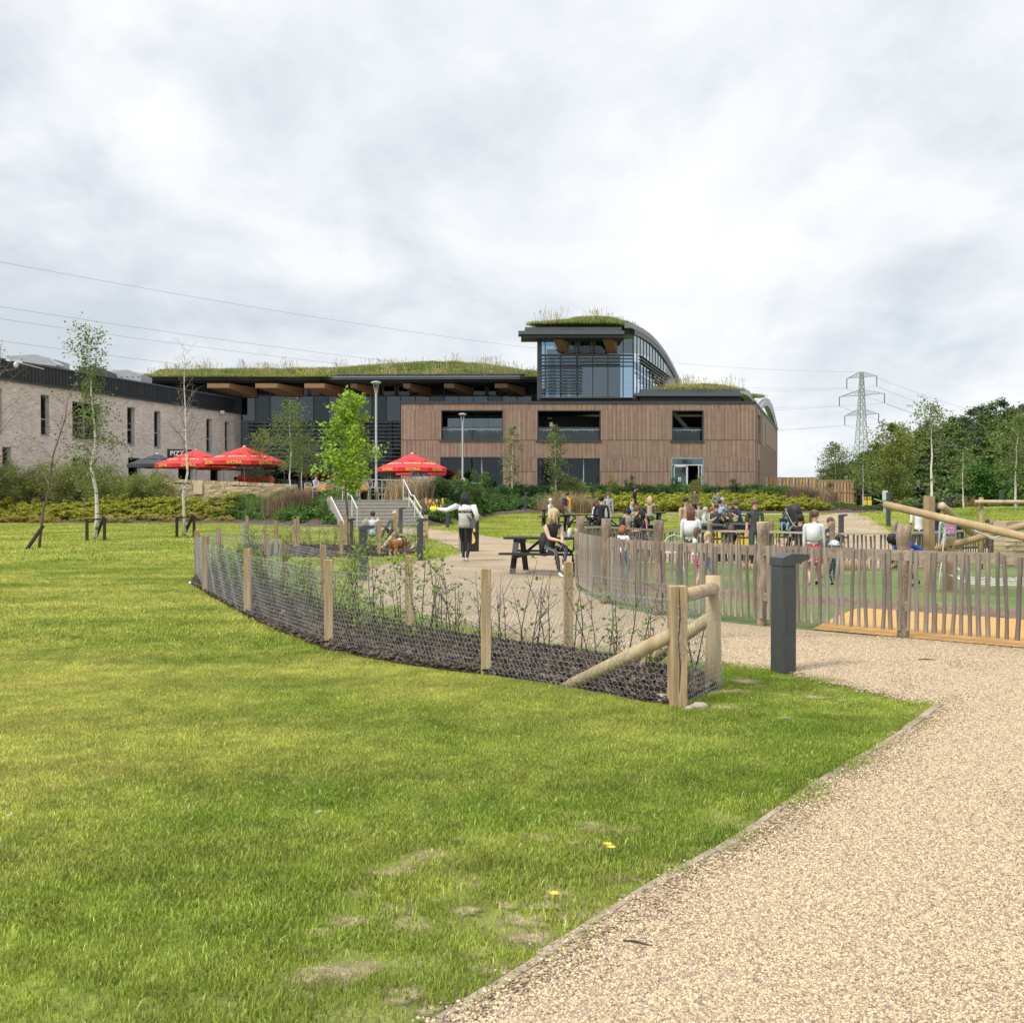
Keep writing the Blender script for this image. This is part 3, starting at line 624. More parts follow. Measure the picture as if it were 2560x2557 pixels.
mb.obj('side_battens', M_SIDE, A, kind='stuff'); mb2.obj('joint_line', M_SBACK, A)
mb = MB(); sidebox(mb, -.1, SL, ztop - .12, ztop + .06, .06, .5); mb.obj('side_capping', M_CHAR, A)
for q in sw:
    mb = MB(); sidebox(mb, q[0], q[1], q[2], q[3], -.2, .05); f = mb.obj('window', M_FRAME, A)
    mb = MB(); sidebox(mb, q[0] + .08, q[1] - .08, q[2] + .08, q[3] - .08, -.17, .02); mb.obj('pane', M_TGLASS, f)
mb = MB().box(xl + .3, xr - .2, YA + .3, YA + 26, ztop - .6, ztop - .4); mb.obj('roof', M_CHAR, A)
mb = MB().box(xl, xl + .3, YA + .36, YA + 8, TZ - .3, ztop - .02); mb.obj('end_wall', M_SIDE, A)
# interiors behind the openings
mb = MB(); mb.box(xl + .35, xr - .3, YA + 5, YA + 5.2, TZ, ztop - .7)
mb.box(xl + .35, xr - .3, YA + .4, YA + 5, zf1 - .45, zf1 - .12); mb.box(xl + .35, xr - .3, YA + .4, YA + 5, TZ, TZ + .02)
for x in (1180 + 110, 1590, 1800): X = PX(x, YA); mb.box(X - .1, X + .1, YA + .4, YA + 5, TZ, ztop - .7)
mb.obj('interior', M_DARKIN, A)
rgi = random.Random(19); m_ = MB()
for i in range(46):
    X = rgi.choice((PX(rgi.uniform(1105, 1252), YA), PX(rgi.uniform(1346, 1496), YA), PX(rgi.uniform(1106, 1254), YA))); Yq = YA + rgi.uniform(1.2, 4.6); hq = rgi.uniform(.5, 2.6); wq = rgi.uniform(.06, .5); m_.box(X, X + wq, Yq, Yq + .2, TZ + (0 if rgi.random() < .6 else 1.6), TZ + hq + .2)
m_.obj('interior_fittings', mat('interior_fittings', (.22, .20, .18), .8, island=.9), A, kind='stuff')
mb = MB()
for i in range(19): X = PX(1343, YA) - .2 + i * .3; mb.box(X, X + .275, YA + 4.9, YA + 4.97, zf1 - .1, ztop - .7)
mb.obj('back_panel', mat('back_panel', (.05, .056, .065), .6), A, kind='stuff')
mb = MB(); mb.bar((PX(1683, 82), 82.5, zat(1030, 82.5)), (PX(1748, 82), 83.2, zat(1100, 83)), .22, .3); mb.obj('stair_stringer', mat('pale_steel', (.5, .48, .45), .6), A)
for k_, (x0, x1, z0, z1) in enumerate(ops):
    f = MB(); t = .07
    for bx in ((x0, x0 + t, z0, z1), (x1 - t, x1, z0, z1), (x0 + t, x1 - t, z1 - t, z1)): f.box(bx[0], bx[1], YA - .03, YA + .36, bx[2], bx[3])
    if k_ < 3:
        f.box(x0 - .12, x1 + .06, YA - .08, YA + .36, z0 - .12, z0)
        fo = f.obj('balcony_opening', M_FRAME, A)
        MB().box(x0 + t + .03, x1 - t - .03, YA + .55, YA + .57, z0 + .05, z0 + 1.02).obj('balustrade_glass', glass_mat('balustrade', (.55, .62, .62), 1.6), fo)
        h = MB(); h.box(x0 + t, x1 - t, YA + .5, YA + .56, z0 + .80, z0 + .85)
        for xx in np.arange(x0 + .5, x1 - .2, 1.15): h.box(xx - .03, xx + .03, YA + .48, YA + .55, z0 + .70, z0 + .76); h.box(xx + .2, xx + .26, YA + .48, YA + .55, z0 + .70, z0 + .76)
        h.obj('handrail', M_LIGHTM, fo)
        if k_ == 0:   # glazed balcony back with pale reflections
            for i, xx in enumerate(np.linspace(x0 + .1, x1 - 1.2, 4)): MB().box(xx, xx + 1.1, YA + 3.6, YA + 3.64, z0, z1 - .1).obj('pane', M_TGLASS, fo)
    elif k_ < 5:
        fo = f.obj('window', M_FRAME, A); n = 3 if k_ == 3 else 4; wd = (x1 - x0 - 2 * t) / n
        for i in range(n):
            MB().box(x0 + t + i * wd + .02, x0 + t + (i + 1) * wd - .02, YA + .28, YA + .30, TZ, z1 - t).obj('pane', M_GLASS, fo)
            if i: MB().box(x0 + t + i * wd - .03, x0 + t + i * wd + .03, YA + .24, YA + .33, TZ, z1 - t).obj('mullion', M_LIGHTM if i == n - 1 else M_FRAME, fo)
    else:
        fo = f.obj('door_frame', mat('blue_grey_frame', (.24, .38, .43), .5), A)
        zt = zat(1163.5, YA)
        MB().box(x0 + t, x1 - t, YA + .1, YA + .16, zt, zt + .08).obj('transom', M_WHITE, fo)
        MB().box(x0 + t, x1 - t, YA + .12, YA + .14, zt + .08, z1 - t).obj('fanlight', glass_mat('blue_glass', (.2, .33, .4), 2.4), fo)
        xa = PX(1684, YA), PX(1719, YA), PX(1748, YA), PX(1755, YA)
        d_ = MB()
        for bx in ((xa[0], xa[0] + .09, TZ, zt), (xa[1] - .1, xa[1] + .03, TZ, zt), (xa[0], xa[1], zt - .1, zt), (xa[0], xa[1], TZ, TZ + .12)): d_.box(bx[0], bx[1], YA + .08, YA + .14, bx[2], bx[3])
        do = d_.obj('door', M_WHITE, fo); MB().box(xa[0] + .09, xa[1] - .1, YA + .1, YA + .115, TZ + .12, zt - .1).obj('pane', glass_mat('door_glass', (.25, .35, .4), 2.1), do)
        MB().box(PX(1695, YA), PX(1703, YA), YA + .075, YA + .09, zat(1204, YA), zat(1193, YA)).obj('notice', mat('mint_notice', (.35, .62, .55), .6), do)
        for xx in (xa[2], xa[3]): MB().box(xx - .07, xx, YA + .0, YA + .1, TZ, zt).obj('folded_door_leaf', M_WHITE, fo)
# exit sign and notice inside the middle balcony
MB().box(PX(1369, 84), PX(1380.5, 84), 84.6, 84.66, zat(1046, 84), zat(1042, 84)).obj('exit_sign', mat('sign_white', (.8, .82, .8), .5), A)
MB().box(PX(1360, 84), PX(1390, 84), 84.7, 84.8, zat(1100, 84), zat(1048, 84)).obj('service_door', mat('black_door', (.01, .01, .012), .5), A)
nb = MB().box(PX(1374, 81), PX(1381.5, 81), 80.9, 80.93, zat(1079, 81), zat(1056, 81)).obj('safety_notice', mat('notice_white', (.75, .73, .7), .6), A)
MB().box(PX(1374.4, 81), PX(1381.1, 81), 80.88, 80.895, zat(1070, 81), zat(1066, 81)).obj('red_band', mat('notice_red', (.6, .08, .06), .6), nb)
# balcony furniture
def chair_mesh(mt, back=.88, s=1):
    m_ = MB()
    for a in (-1, 1):
        for b in (-1, 1): m_.bar((a * .22, b * .22, 0), (a * .2, b * .2, .44), .035)
        m_.bar((a * .24, -.22, .44), (a * .24, -.26, back), .035); m_.bar((a * .26, -.24, .66), (a * .26, .2, .66), .04, .03); m_.bar((a * .25, .2, .44), (a * .26, .2, .66), .03)
    m_.cbox((0, 0, .45), (.5, .48, .04)); m_.cbox((0, -.25, .68), (.46, .03, .36)); return m_.mesh('balcony_chair', mt)
bc = chair_mesh(mat('black_rattan', (.045, .05, .055), .6)); CH = []
for i, x in enumerate((1190, 1215, 1236, 1384, 1405, 1432, 1447, 1470, 1487, 1702, 1712, 1730, 1741)):
    CH.append(ob('balcony_chair', bc, loc=(PX(x, 82.2), 82.2 + (i % 2) * .8, zf1 - .1), rz=(i * 2.1) % 6.28, label='dark balcony chair behind the glass balustrade of an upper opening', cat='chair', group='dark chairs on the upper balconies'))
tbm = MB(); tbm.cbox((0, 0, .73), (.8, .8, .04)); tbm.cyl((0, 0), .04, 0, .72, 8); tbm.cyl((0, 0), .25, 0, .03, 10)
tm = tbm.mesh('balcony_table', M_CHAR)
for x in (1226, 1396, 1478, 1722): ob('balcony_table', tm, loc=(PX(x, 82.6), 82.6, zf1 - .1), label='small dark table among the chairs of an upper balcony opening', cat='table', group='tables on the upper balconies')
# ---- green roof helper
M_RGR = blade_mat('roof_grass', (.19, .26, .055), (.36, .36, .12), (.45, .40, .2), .4)
M_RBASE = mat('roof_turf', (.10, .13, .035), 1, col2=(.19, .19, .065), vscale=1.5, bump=1, bscale=8)
rs2 = np.random.RandomState(5)
rg_src = [src('roof_tuft', blades('roof_tuft', 90, .5, .24, .028, M_RGR, rs2, .5)) for _ in range(3)]
M_SEED = mat('seed_stalk', (.40, .35, .20), .9, island=.4)
def stalks(seed):
    r = np.random.RandomState(seed); m_ = MB()
    for i in range(9):
        x, y = r.normal(0, .35, 2); h = r.uniform(.5, 1.15); lx, ly = r.normal(0, .12, 2); p = Vector((x, y, 0)); q = Vector((x + lx, y + ly, h))
        m_.tube([p, q], [.010, .006], 3, cap=False); m_.tube([p.lerp(q, .72), p.lerp(q, .86), q], [.006, .022, .005], 4, cap=False)
    return src('seed_stalks', m_.mesh('seed_stalks', M_SEED))
st_src = [stalks(i) for i in range(3)]
M_YEL = mat('yellow_flower', (.75, .55, .04), .7)
fl_ = MB(); r_ = random.Random(3)
for i in range(26): fl_.ball((r_.gauss(0, .5), r_.gauss(0, .5), r_.uniform(.25, .45)), .035, 5, 4)
fl_src = [src('flower_patch', fl_.mesh('flower_patch', M_YEL))]
def green_roof(par_label, prof_fn, x0, x1, y0, y1, nx, ny, n_t, n_s, fl=0, seed=1, inside_fn=None):
    """prof_fn(X, Y)->z ; returns one stuff object with turf and plants"""
    vs = []; 
    for i in range(nx + 1):
        for j in range(ny + 1):
            X = x0 + (x1 - x0) * i / nx; Y = y0 + (y1 - y0) * j / ny
            if inside_fn: X += inside_fn(Y)
            vs.append((X, Y, prof_fn(X, Y)))
    fs = [(i * (ny + 1) + j, (i + 1) * (ny + 1) + j, (i + 1) * (ny + 1) + j + 1, i * (ny + 1) + j + 1) for i in range(nx) for j in range(ny)]
    r = np.random.RandomState(seed)
    def pts(n, lo=0.0):
        X = r.uniform(x0, x1, n); Y = y0 + (y1 - y0) * r.uniform(0, 1, n) ** 1.3
        if inside_fn: X = X + np.array([inside_fn(y) for y in Y])
        return [(a, b, prof_fn(a, b)) for a, b in zip(X, Y)]
    return npmesh('roof_turf', vs, fs, M_RBASE, True), pts, r
def add_roof(parent, *a, **k):
    me_, pts, r = green_roof('', *a, **k); ob('roof_turf', me_, parent, kind='stuff')
    n_t, n_s, fl = a[7], a[8], k.get('fl', 0)
    for nm, n, srcs, s0, s1 in (('roof_grass', n_t, rg_src, .6, 1.3), ('seed_heads', n_s, st_src, .5, 1.25), ('roof_flowers', fl, fl_src, .7, 1.2)):
        if n:
            p = pts(n)
            if nm != 'roof_grass': p = [q for q in p if noise.noise(Vector((q[0] * .35, q[1] * .35, 2))) > (-.05 if nm == 'seed_heads' else .12)] or p[:1]
            o = scatter(nm, p, r.uniform(0, 6.28, len(p)), r.uniform(s0, s1, len(p)), srcs); o.parent = parent
# ---- block C: long glazed hall with overhanging green roof
C_ = empty('glazed_hall', (0, 0, 0), 'long glazed hall under a low wavy green roof with dark fascia and timber brackets', 'building')
YG = 88.0
edge = [(355, 86), (600, 86), (800, 86), (850, 84), (1100, 84), (1300, 84), (1352, 87)]
topy = [938, 936.5, 936.5, 934.5, 934, 933.5, 936]
def fascia(name, dy0, dy1, back, th, mt, par):
    m_ = MB(); f = [(P(x, ty + dy0, Y), P(x, ty + dy1, Y)) for (x, Y), ty in zip(edge, topy)]
    for (a, b), (c, d) in zip(f, f[1:]):
        o = Vector((0, back, 0)); p = Vector((0, back + th, 0))
        v = [b + o, d + o, d + p, b + p, a + o, c + o, c + p, a + p]
        m_.add(v, [(0, 3, 2, 1), (4, 5, 6, 7), (0, 1, 5, 4), (2, 3, 7, 6), (0, 4, 7, 3), (1, 2, 6, 5)])
    return m_.obj(name, mt, par)
fascia('upper_fascia', 0, 8.6, .25, 1.0, M_CHAR, C_); fascia('lower_fascia', 7.6, 14.5, -.1, .8, M_FASC, C_); fascia('gutter_line', 7.4, 8.6, -.16, .06, M_LIGHTM, C_)
fascia('soffit_edge', 14.4, 20, .3, 1.5, M_SOFF, C_)
m_ = MB(); zso = P(1000, 955, 84.5).z
for (x, Y), (x2, Y2) in zip(edge, edge[1:]):
    a, b = PX(x, Y), PX(x2, Y2); m_.add([(a, Y + .5, zso), (b, Y2 + .5, zso), (b, 96, zso), (a, 96, zso)], [(0, 1, 2, 3)])
m_.obj('soffit', M_SOFF, C_)
zr = P(1000, 936, 84).z
def roofC(X, Y):
    x = X / 92.0 * FPX + CX
    h = lin(x, [(300, 934), (400, 931), (600, 929), (820, 927), (900, 922), (960, 917), (1050, 911), (1130, 910), (1200, 916), (1260, 924), (1330, 934), (1400, 937)])
    zt = P(1000, h, 92).z; k = sstep(85.2, 92, Y) * (1 - .5 * sstep(96, 110, Y)); return (zr - .1) * (1 - k) + zt * k
add_roof(C_, roofC, PX(358, 86), PX(1345, 86), 84.8, 100, 40, 10, 3200, 230, fl=60, seed=2)
# glazing
xg0, xg1 = PX(560, YG), PX(1360, YG); zg1 = P(1000, 958, YG).z; zcl = P(1000, 991, YG).z
MB().box(xg0 - 3, xg1 + 4, YG + 9, YG + 9.3, TZ, zg1 + .5).obj('back_wall', M_DARKIN, C_)
MB().box(xg0 - 3, xg1 + 4, YG + .4, YG + 9, TZ, TZ + .03).obj('floor', mat('hall_floor', (.12, .12, .12), .5), C_)
MB().box(xg0 - 3, xg1 + 4, YG + 3, YG + 9, P(0, 1052, YG).z - .5, P(0, 1052, YG).z).obj('upper_floor', M_DARKIN, C_)
m_ = MB()
for i in range(22): X = xg0 - 2 + i * 1.33; m_.box(X, X + 1.0, YG + 8.8, YG + 8.95, P(0, 1040, YG).z, P(0, 1002, YG).z)
m_.obj('far_windows', mat('far_window', (.28, .42, .46), .3), C_, kind='stuff')
for i, x in enumerate((690, 800, 905, 985, 1095, 1215)):
    MB().cyl((PX(x, 91), 91), .16, TZ, zg1, 10).obj('column', M_CHAR, C_)
cols_x = [603 + i * 36.3 for i in range(21)]
gl = empty('glazing', (0, 0, 0), '', ''); gl.parent = C_ 
mm = MB(); 
for i, x in enumerate(cols_x):
    X = PX(x, YG); X2 = PX(x + 36.3, YG)
    MB().box(X - .035, X + .035, YG - .08, YG + .08, TZ, zg1).obj('mullion', M_FRAME, gl)
    if i < 20:
        for a, b in ((TZ, P(0, 1152, YG).z), (P(0, 1151, YG).z, P(0, 1053, YG).z), (P(0, 1052, YG).z, zcl)):
            MB().box(X + .04, X2 - .04, YG, YG + .02, a, b).obj('pane', M_HGLASS if b == zcl and i % 4 != 1 else M_GLASS, gl)
MB().box(xg0, xg1, YG - .1, YG + .1, zcl, zcl + .12).obj('transom', M_FRAME, gl)
# clerestory windows with brown frames
M_BRF = mat('bronze_frame', (.10, .085, .075), .6)
for x0, x1 in ((737, 772), (774, 808), (955, 990), (993, 1027), (1030, 1065), (1180, 1216), (1218, 1252), (1255, 1290)):
    y0, y1 = 961, 990; f = MB(); Yc = YG - .15
    for r4 in ((x0, y0, x0 + 4, y1), (x1 - 4, y0, x1, y1), (x0, y0, x1, y0 + 2.5), (x0, y1 - 3, x1, y1)): pbox(f, *r4, Yc, .12)
    fo = f.obj('clerestory_window', M_BRF, C_); pbox(MB(), x0 + 4, y0 + 2.5, x1 - 4, y1 - 3, Yc + .05, .02).obj('pane', M_GLASS, fo)
m_ = MB(); pbox(m_, 560, 957, 1352, 991, YG + .3, .05); m_.obj('clerestory_backing', M_DARKIN, C_)
# glulam brackets: tapered blades running out from the glazing to the roof edge
def bracket(x, yt, yb, xw, par, Y0=84.6, Y1=87.8):
    X = PX(x, Y1); zt = P(0, yt, 85).z; zb = P(0, yb, Y1).z; w_ = xw
    m_ = MB(); dx = (Y1 - Y0) * -.45
    v = [(X + dx, Y0, zt), (X + dx + w_, Y0, zt), (X + w_, Y1, zt), (X, Y1, zt), (X + dx, Y0, zt - .35), (X + dx + w_, Y0, zt - .35), (X + w_, Y1, zb), (X, Y1, zb)]
    m_.add(v, [(0, 1, 2, 3), (4, 7, 6, 5), (0, 4, 5, 1), (1, 5, 6, 2), (2, 6, 7, 3), (3, 7, 4, 0)]); return m_.obj('timber_bracket', M_GLU, par)
for x, yb, wd in ((590, 994, 1.75), (706, 991, 1.75), (824, 991, 1.6), (935, 990, .5), (1062, 991, .55), (1160, 990, .8), (1282, 991, 1.0)): bracket(x, 960, yb, wd, C_)
# louvre bands
lv = empty('louvre_screen', (0, 0, 0), '', ''); lv.parent = C_
for k_ in range(11):
    y = 1054 + k_ * 9.7; m_ = MB(); z = P(0, y, 86.9).z; m_.box(PX(604, 86.9), PX(1010, 86.9), 86.75, 87.1, z - .055, z + .0); m_.obj('louvre_blade', M_FASC, lv)
for x in (622, 695, 766, 837, 908, 975): MB().box(PX(x, 87), PX(x, 87) + .06, 87.1, 87.25, P(0, 1152, 87).z, P(0, 1052, 87).z).obj('louvre_post', M_FASC, lv)
# ---- block T: glazed tower with curved green roof
T = empty('glass_tower', (0, 0, 0), 'tall glass tower with louvres and a curved grassed roof above the timber building', 'building')
YT = 82.0; xt0, xt1 = PX(1343, YT), PX(1583.5, YT); zt0, zt1 = zat(1000, YT), zat(846, YT)
TS = Vector((xt1, YT, 0)); TL = 24.3; TN = Vector((Q.y, -Q.x, 0))
ROOFT = [(-3.2, 14.9 - .05), (0, 15.05), (3, 15.25), (7, 15.38), (11, 15.28), (15, 14.98), (19, 14.45), (22, 13.9), (25, 13.2)]
ROOFT = [(s, z - .1) for s, z in ROOFT]
def roofT(s): return lin(s, ROOFT)
MB().box(xt0, xt0 + .35, YT - .1, YT + .35, zt0, zt1 + .3).obj('corner_column', M_FASC, T)
cx_ = [1345, 1363, 1402, 1444, 1482, 1520, 1558, 1583.5]
tg = empty('front_glazing', (0, 0, 0), '', ''); tg.parent = T
ytr = 887
for i, (x0, x1) in enumerate(zip(cx_, cx_[1:])):
    for ya, yb in ((848, ytr - 1), (ytr + 1, 915), (917, 992)):
        pbox(MB(), x0 + 1, ya, x1 - 1, yb, YT + .05, .02).obj('pane', M_TGLASS, tg)
    pbox(MB(), x0 - 1.2, 848, x0 + 1.2, 993, YT, .12).obj('mullion', M_FRAME, tg)
pbox(MB(), 1343, ytr - 1.2, 1584, ytr + 1.2, YT - .03, .12).obj('transom', M_FRAME, tg); pbox(MB(), 1343, 914.5, 1584, 917, YT - .03, .12).obj('transom', M_FRAME, tg)
pbox(MB(), 1350, 992.5, 1583, 995, YT - 1.0, 1.2).obj('sill', M_FASC, T); pbox(MB(), 1345, 995, 1600, 1001, YT - .5, 1).obj('plinth', M_CHAR, T)
for x0, x1 in ((1405, 1442), (1446, 1480), (1484, 1518)):
    f = MB()
    for r4 in ((x0, 849, x0 + 4.5, 884), (x1 - 4.5, 849, x1, 884), (x0, 849, x1, 852), (x0, 881, x1, 885)): pbox(f, *r4, YT - .12, .12)
    fo = f.obj('clerestory_window', M_BRF, T); pbox(MB(), x0 + 4.5, 852, x1 - 4.5, 881, YT - .05, .03).obj('pane', M_GLASS, fo)
mb = MB(); a = Vector((xt0, YT, 0)); mb.box(xt0 + 1.0, xt1 - .2, YT + 8, YT + 8.3, zt0, zt1 + .3); mb.box(xt0, xt1 - .2, YT + .4, YT + 8, zt0, zt0 + .05); mb.obj('interior', mat('tower_interior', (.10, .12, .14), .8), T)
mb = MB()
for i in range(5): X = xt0 + .7 + i * .9; mb.box(X, X + .28, YT + 3, YT + 3.1, zt0, zt1 - 1)
mb.obj('interior_blinds', mat('pale_blinds', (.45, .62, .66), .6), T, kind='stuff')
# side glazing
sg = empty('side_glazing', (0, 0, 0), '', ''); sg.parent = T
for i in range(11):
    s0, s1 = i * 1.45, (i + 1) * 1.45
    for lo, hi in ((zt0, zt0 + 2.35), (zt0 + 2.4, None)):
        m_ = MB(); o = TS + TN * .0; za0 = lo; 
        pa, pb = o + Q * (s0 + .05), o + Q * (s1 - .05); ta, tb = (roofT(s0) - .75, roofT(s1) - .75) if hi is None else (hi, hi)
        m_.add([(pa.x, pa.y, lo), (pb.x, pb.y, lo), (pb.x, pb.y, tb), (pa.x, pa.y, ta)], [(0, 1, 2, 3)]); m_.obj('pane', M_TGLASS, sg)
    m_ = MB(); sidebox(m_, s0 - .05, s0 + .05, zt0, roofT(s0) - .7, .04, .1, TS); m_.obj('mullion', M_FASC, sg)
m_ = MB(); pa = TS + Q * 15.95; n_ = 6
for i in range(n_):
    s0, s1 = 15.95 + i * 1.4, 15.95 + (i + 1) * 1.4; a, b = TS + Q * s0, TS + Q * s1
    m_.add([(a.x, a.y, zt0 - 1), (b.x, b.y, zt0 - 1), (b.x, b.y, roofT(s1) - .6), (a.x, a.y, roofT(s0) - .6)], [(0, 1, 2, 3)])
m_.obj('grey_side_wall', mat('grey_cladding', (.30, .31, .33), .6), T)
# roof shell with curved side fascia
def roof_band(name, off0, off1, t0, t1, s0, s1, mt, n=26):
    m_ = MB(); 
    for i in range(n + 1):
        s = s0 + (s1 - s0) * i / n; z = roofT(s); c = TS + Q * s
        for of, dz in ((off0, t0), (off1, t0), (off1, t1), (off0, t1)):
            p = c + TN * of; m_.v.append((p.x, p.y, z + dz))
    for i in range(n):
        for j in range(4): m_.f.append((i * 4 + j, i * 4 + (j + 1) % 4, i * 4 + 4 + (j + 1) % 4, i * 4 + 4 + j)); m_.m.append(0)
    m_.f += [(3, 2, 1, 0), (n * 4, n * 4 + 1, n * 4 + 2, n * 4 + 3)]; m_.m += [0, 0]
    return m_.obj(name, mt, T)
M_CURV = mat('curved_fascia', (.17, .175, .185), .45)
roof_band('curved_fascia', .15, -.35, .02, -.38, -1.9, TL + 1.2, M_CURV)
roof_band('curved_soffit', .12, -1.2, -.38, -.75, -.2, TL + 1.0, M_CHAR)
x0, x1 = 1295.5, 1562
Yf = 79.6
pbox(MB(), 1312, 818, 1554, 828, Yf + .35, 1.0).obj('upper_fascia', M_FASC, T); pbox(MB(), 1296, 827, 1561, 835.5, Yf, 1.3).obj('lower_fascia', M_FASC, T)
pbox(MB(), 1303, 835.4, 1561.5, 844.5, Yf + .3, 2.2).obj('soffit_edge', M_CHAR, T)
bracket(1398, 845, 883, .75, T, Yf + .6, YT - .05); bracket(1519, 845, 883, .75, T, Yf + .6, YT - .05)
m_ = MB()
for k_ in range(12):
    y = 889 + k_ * 8.2; z = P(0, y, 81.4).z; w_ = 1457 if k_ > 2 else 1584
    MB().box(PX(1347, 81.4), PX(w_, 81.4), 81.1, 81.5, z - .05, z).obj('louvre_blade', M_FASC, T)
for x in (1363, 1402, 1444): pbox(MB(), x - 1, 886, x + 1, 985, 81.55, .1).obj('louvre_post', M_FASC, T)
for k_ in range(3):          # louvres turning along the side
    z = P(0, 889 + k_ * 8.2, 81.4).z; m_ = MB(); o = TS + TN * .75 - Q * .5
    sidebox(m_, 0, 15.5 - k_ * 1.2, z - .05, z, 0, .32, o); m_.obj('louvre_blade', M_FASC, T)
for k_ in range(3, 9):
    z = P(0, 889 + k_ * 8.2, 81.4).z; m_ = MB(); o = TS + TN * .75 + Q * (3.5 + (k_ - 3) * 1.35)
    sidebox(m_, 0, 8.8 - (k_ - 3) * .8, z - .05, z, 0, .32, o); m_.obj('louvre_blade', M_FASC, T)
def shT(Y): return (Y - YT) * Q.x / Q.y
def roofTT(X, Y):
    s = (Y - YT) / Q.y; u = (X - shT(Y) - xt0) / (xt1 - xt0); e = sstep(0, .45, u) * (1 - sstep(.6, 1.05, u)); return roofT(s) - .12 + (.72 * sstep(-2.6, 2.0, s)) * e
add_roof(T, roofTT, xt0 + .0, xt1 - .9, YT - 2.0, YT + 17, 14, 20, 1500, 70, seed=5, inside_fn=shT)
# ---- block R: low green roof over the right end
Rr = empty('low_roof_pavilion', (0, 0, 0), 'low dark roof with grass and yellow flowers at the right end of the timber building', 'roof pavilion')
pbox(MB(), 1602, 972.7, 1850.6, 983, YA + .9, 1).obj('upper_fascia', M_FASC, Rr); pbox(MB(), 1590, 982.5, 1857, 990, YA + .5, 1.4).obj('lower_fascia', M_FASC, Rr); pbox(MB(), 1600, 990, 1853, 1003, YA + 1.2, 4).obj('recess_wall', M_CHAR, Rr)
zR = zat(973, YA + 1)
def roofR(X, Y):
    u = (X - PX(1602, 81) - (Y - 81) * .307 ) / (PX(1850, 81) - PX(1602, 81)); return zR - .05 + .75 * sstep(81, 86, Y) * max(0, math.sin(math.pi * min(1, max(0, u)) ** 1.0)) ** .6 * (1 - .8 * sstep(92, 100, Y))
add_roof(Rr, roofR, PX(1632, 81), PX(1836, 81), 81.2, 99, 14, 12, 1200, 80, fl=40, seed=7, inside_fn=lambda Y: (Y - 81) * .307)
M_ARC = mat('pale_roof_edge', (.42, .43, .45), .45)
def arc(px, Y, w_, name='roof_arch'):
    pts = []; 
    for (x, y), s in px: pts.append(P(x, y, Y + s))
    m_ = MB()
    for a, b in zip(pts, pts[1:]):
        for (lo, hi, bk) in ((0, -.42, 0), ):
            v = [a + Vector((0, 0, -.42)), b + Vector((0, 0, -.42)), b, a]; off = TN * -w_
            m_.add(v + [q + off for q in v], [(0, 1, 2, 3), (7, 6, 5, 4), (3, 2, 6, 7), (0, 4, 5, 1), (0, 3, 7, 4), (1, 5, 6, 2)])
    return m_.obj(name, M_ARC, Rr)
arc([((1851, 971), 0), ((1860, 971.5), 2), ((1868, 975), 4), ((1876, 982), 6), ((1882, 990), 7.5), ((1888, 1001), 9)], 82, .6)
arc([((1893, 1013), 0), ((1900, 1002), 2), ((1908, 996), 4), ((1916, 994.5), 6), ((1924, 999), 8.5), ((1931, 1012), 11), ((1937, 1032), 13), ((1943.5, 1061), 16)], 93, .6)
arc([((1900, 1022), 0), ((1907, 1009), 2), ((1914, 1003), 4), ((1920, 1003), 6), ((1926, 1012), 8.5), ((1932, 1027), 11), ((1940, 1056), 14)], 93.4, .5)
def roofR2(X, Y):
    return P(1280, 1010, 92).z + .6 * math.exp(-((Y - 92) / 3) ** 2)
bx_ = PX(1885, 92)
add_roof(Rr, roofR2, bx_ - .7, bx_ - .2, 89.5, 92.5, 4, 4, 36, 0, seed=9)
mb = MB(); o_ = Vector((PX(1893, 93) , 93, 0))
sidebox(mb, .5, 15, zat(1062, 93) - 3, ztop + .1, -.3, .3, o_); mb.obj('arch_wall', mat('grey_board', (.16, .165, .17), .7), Rr)
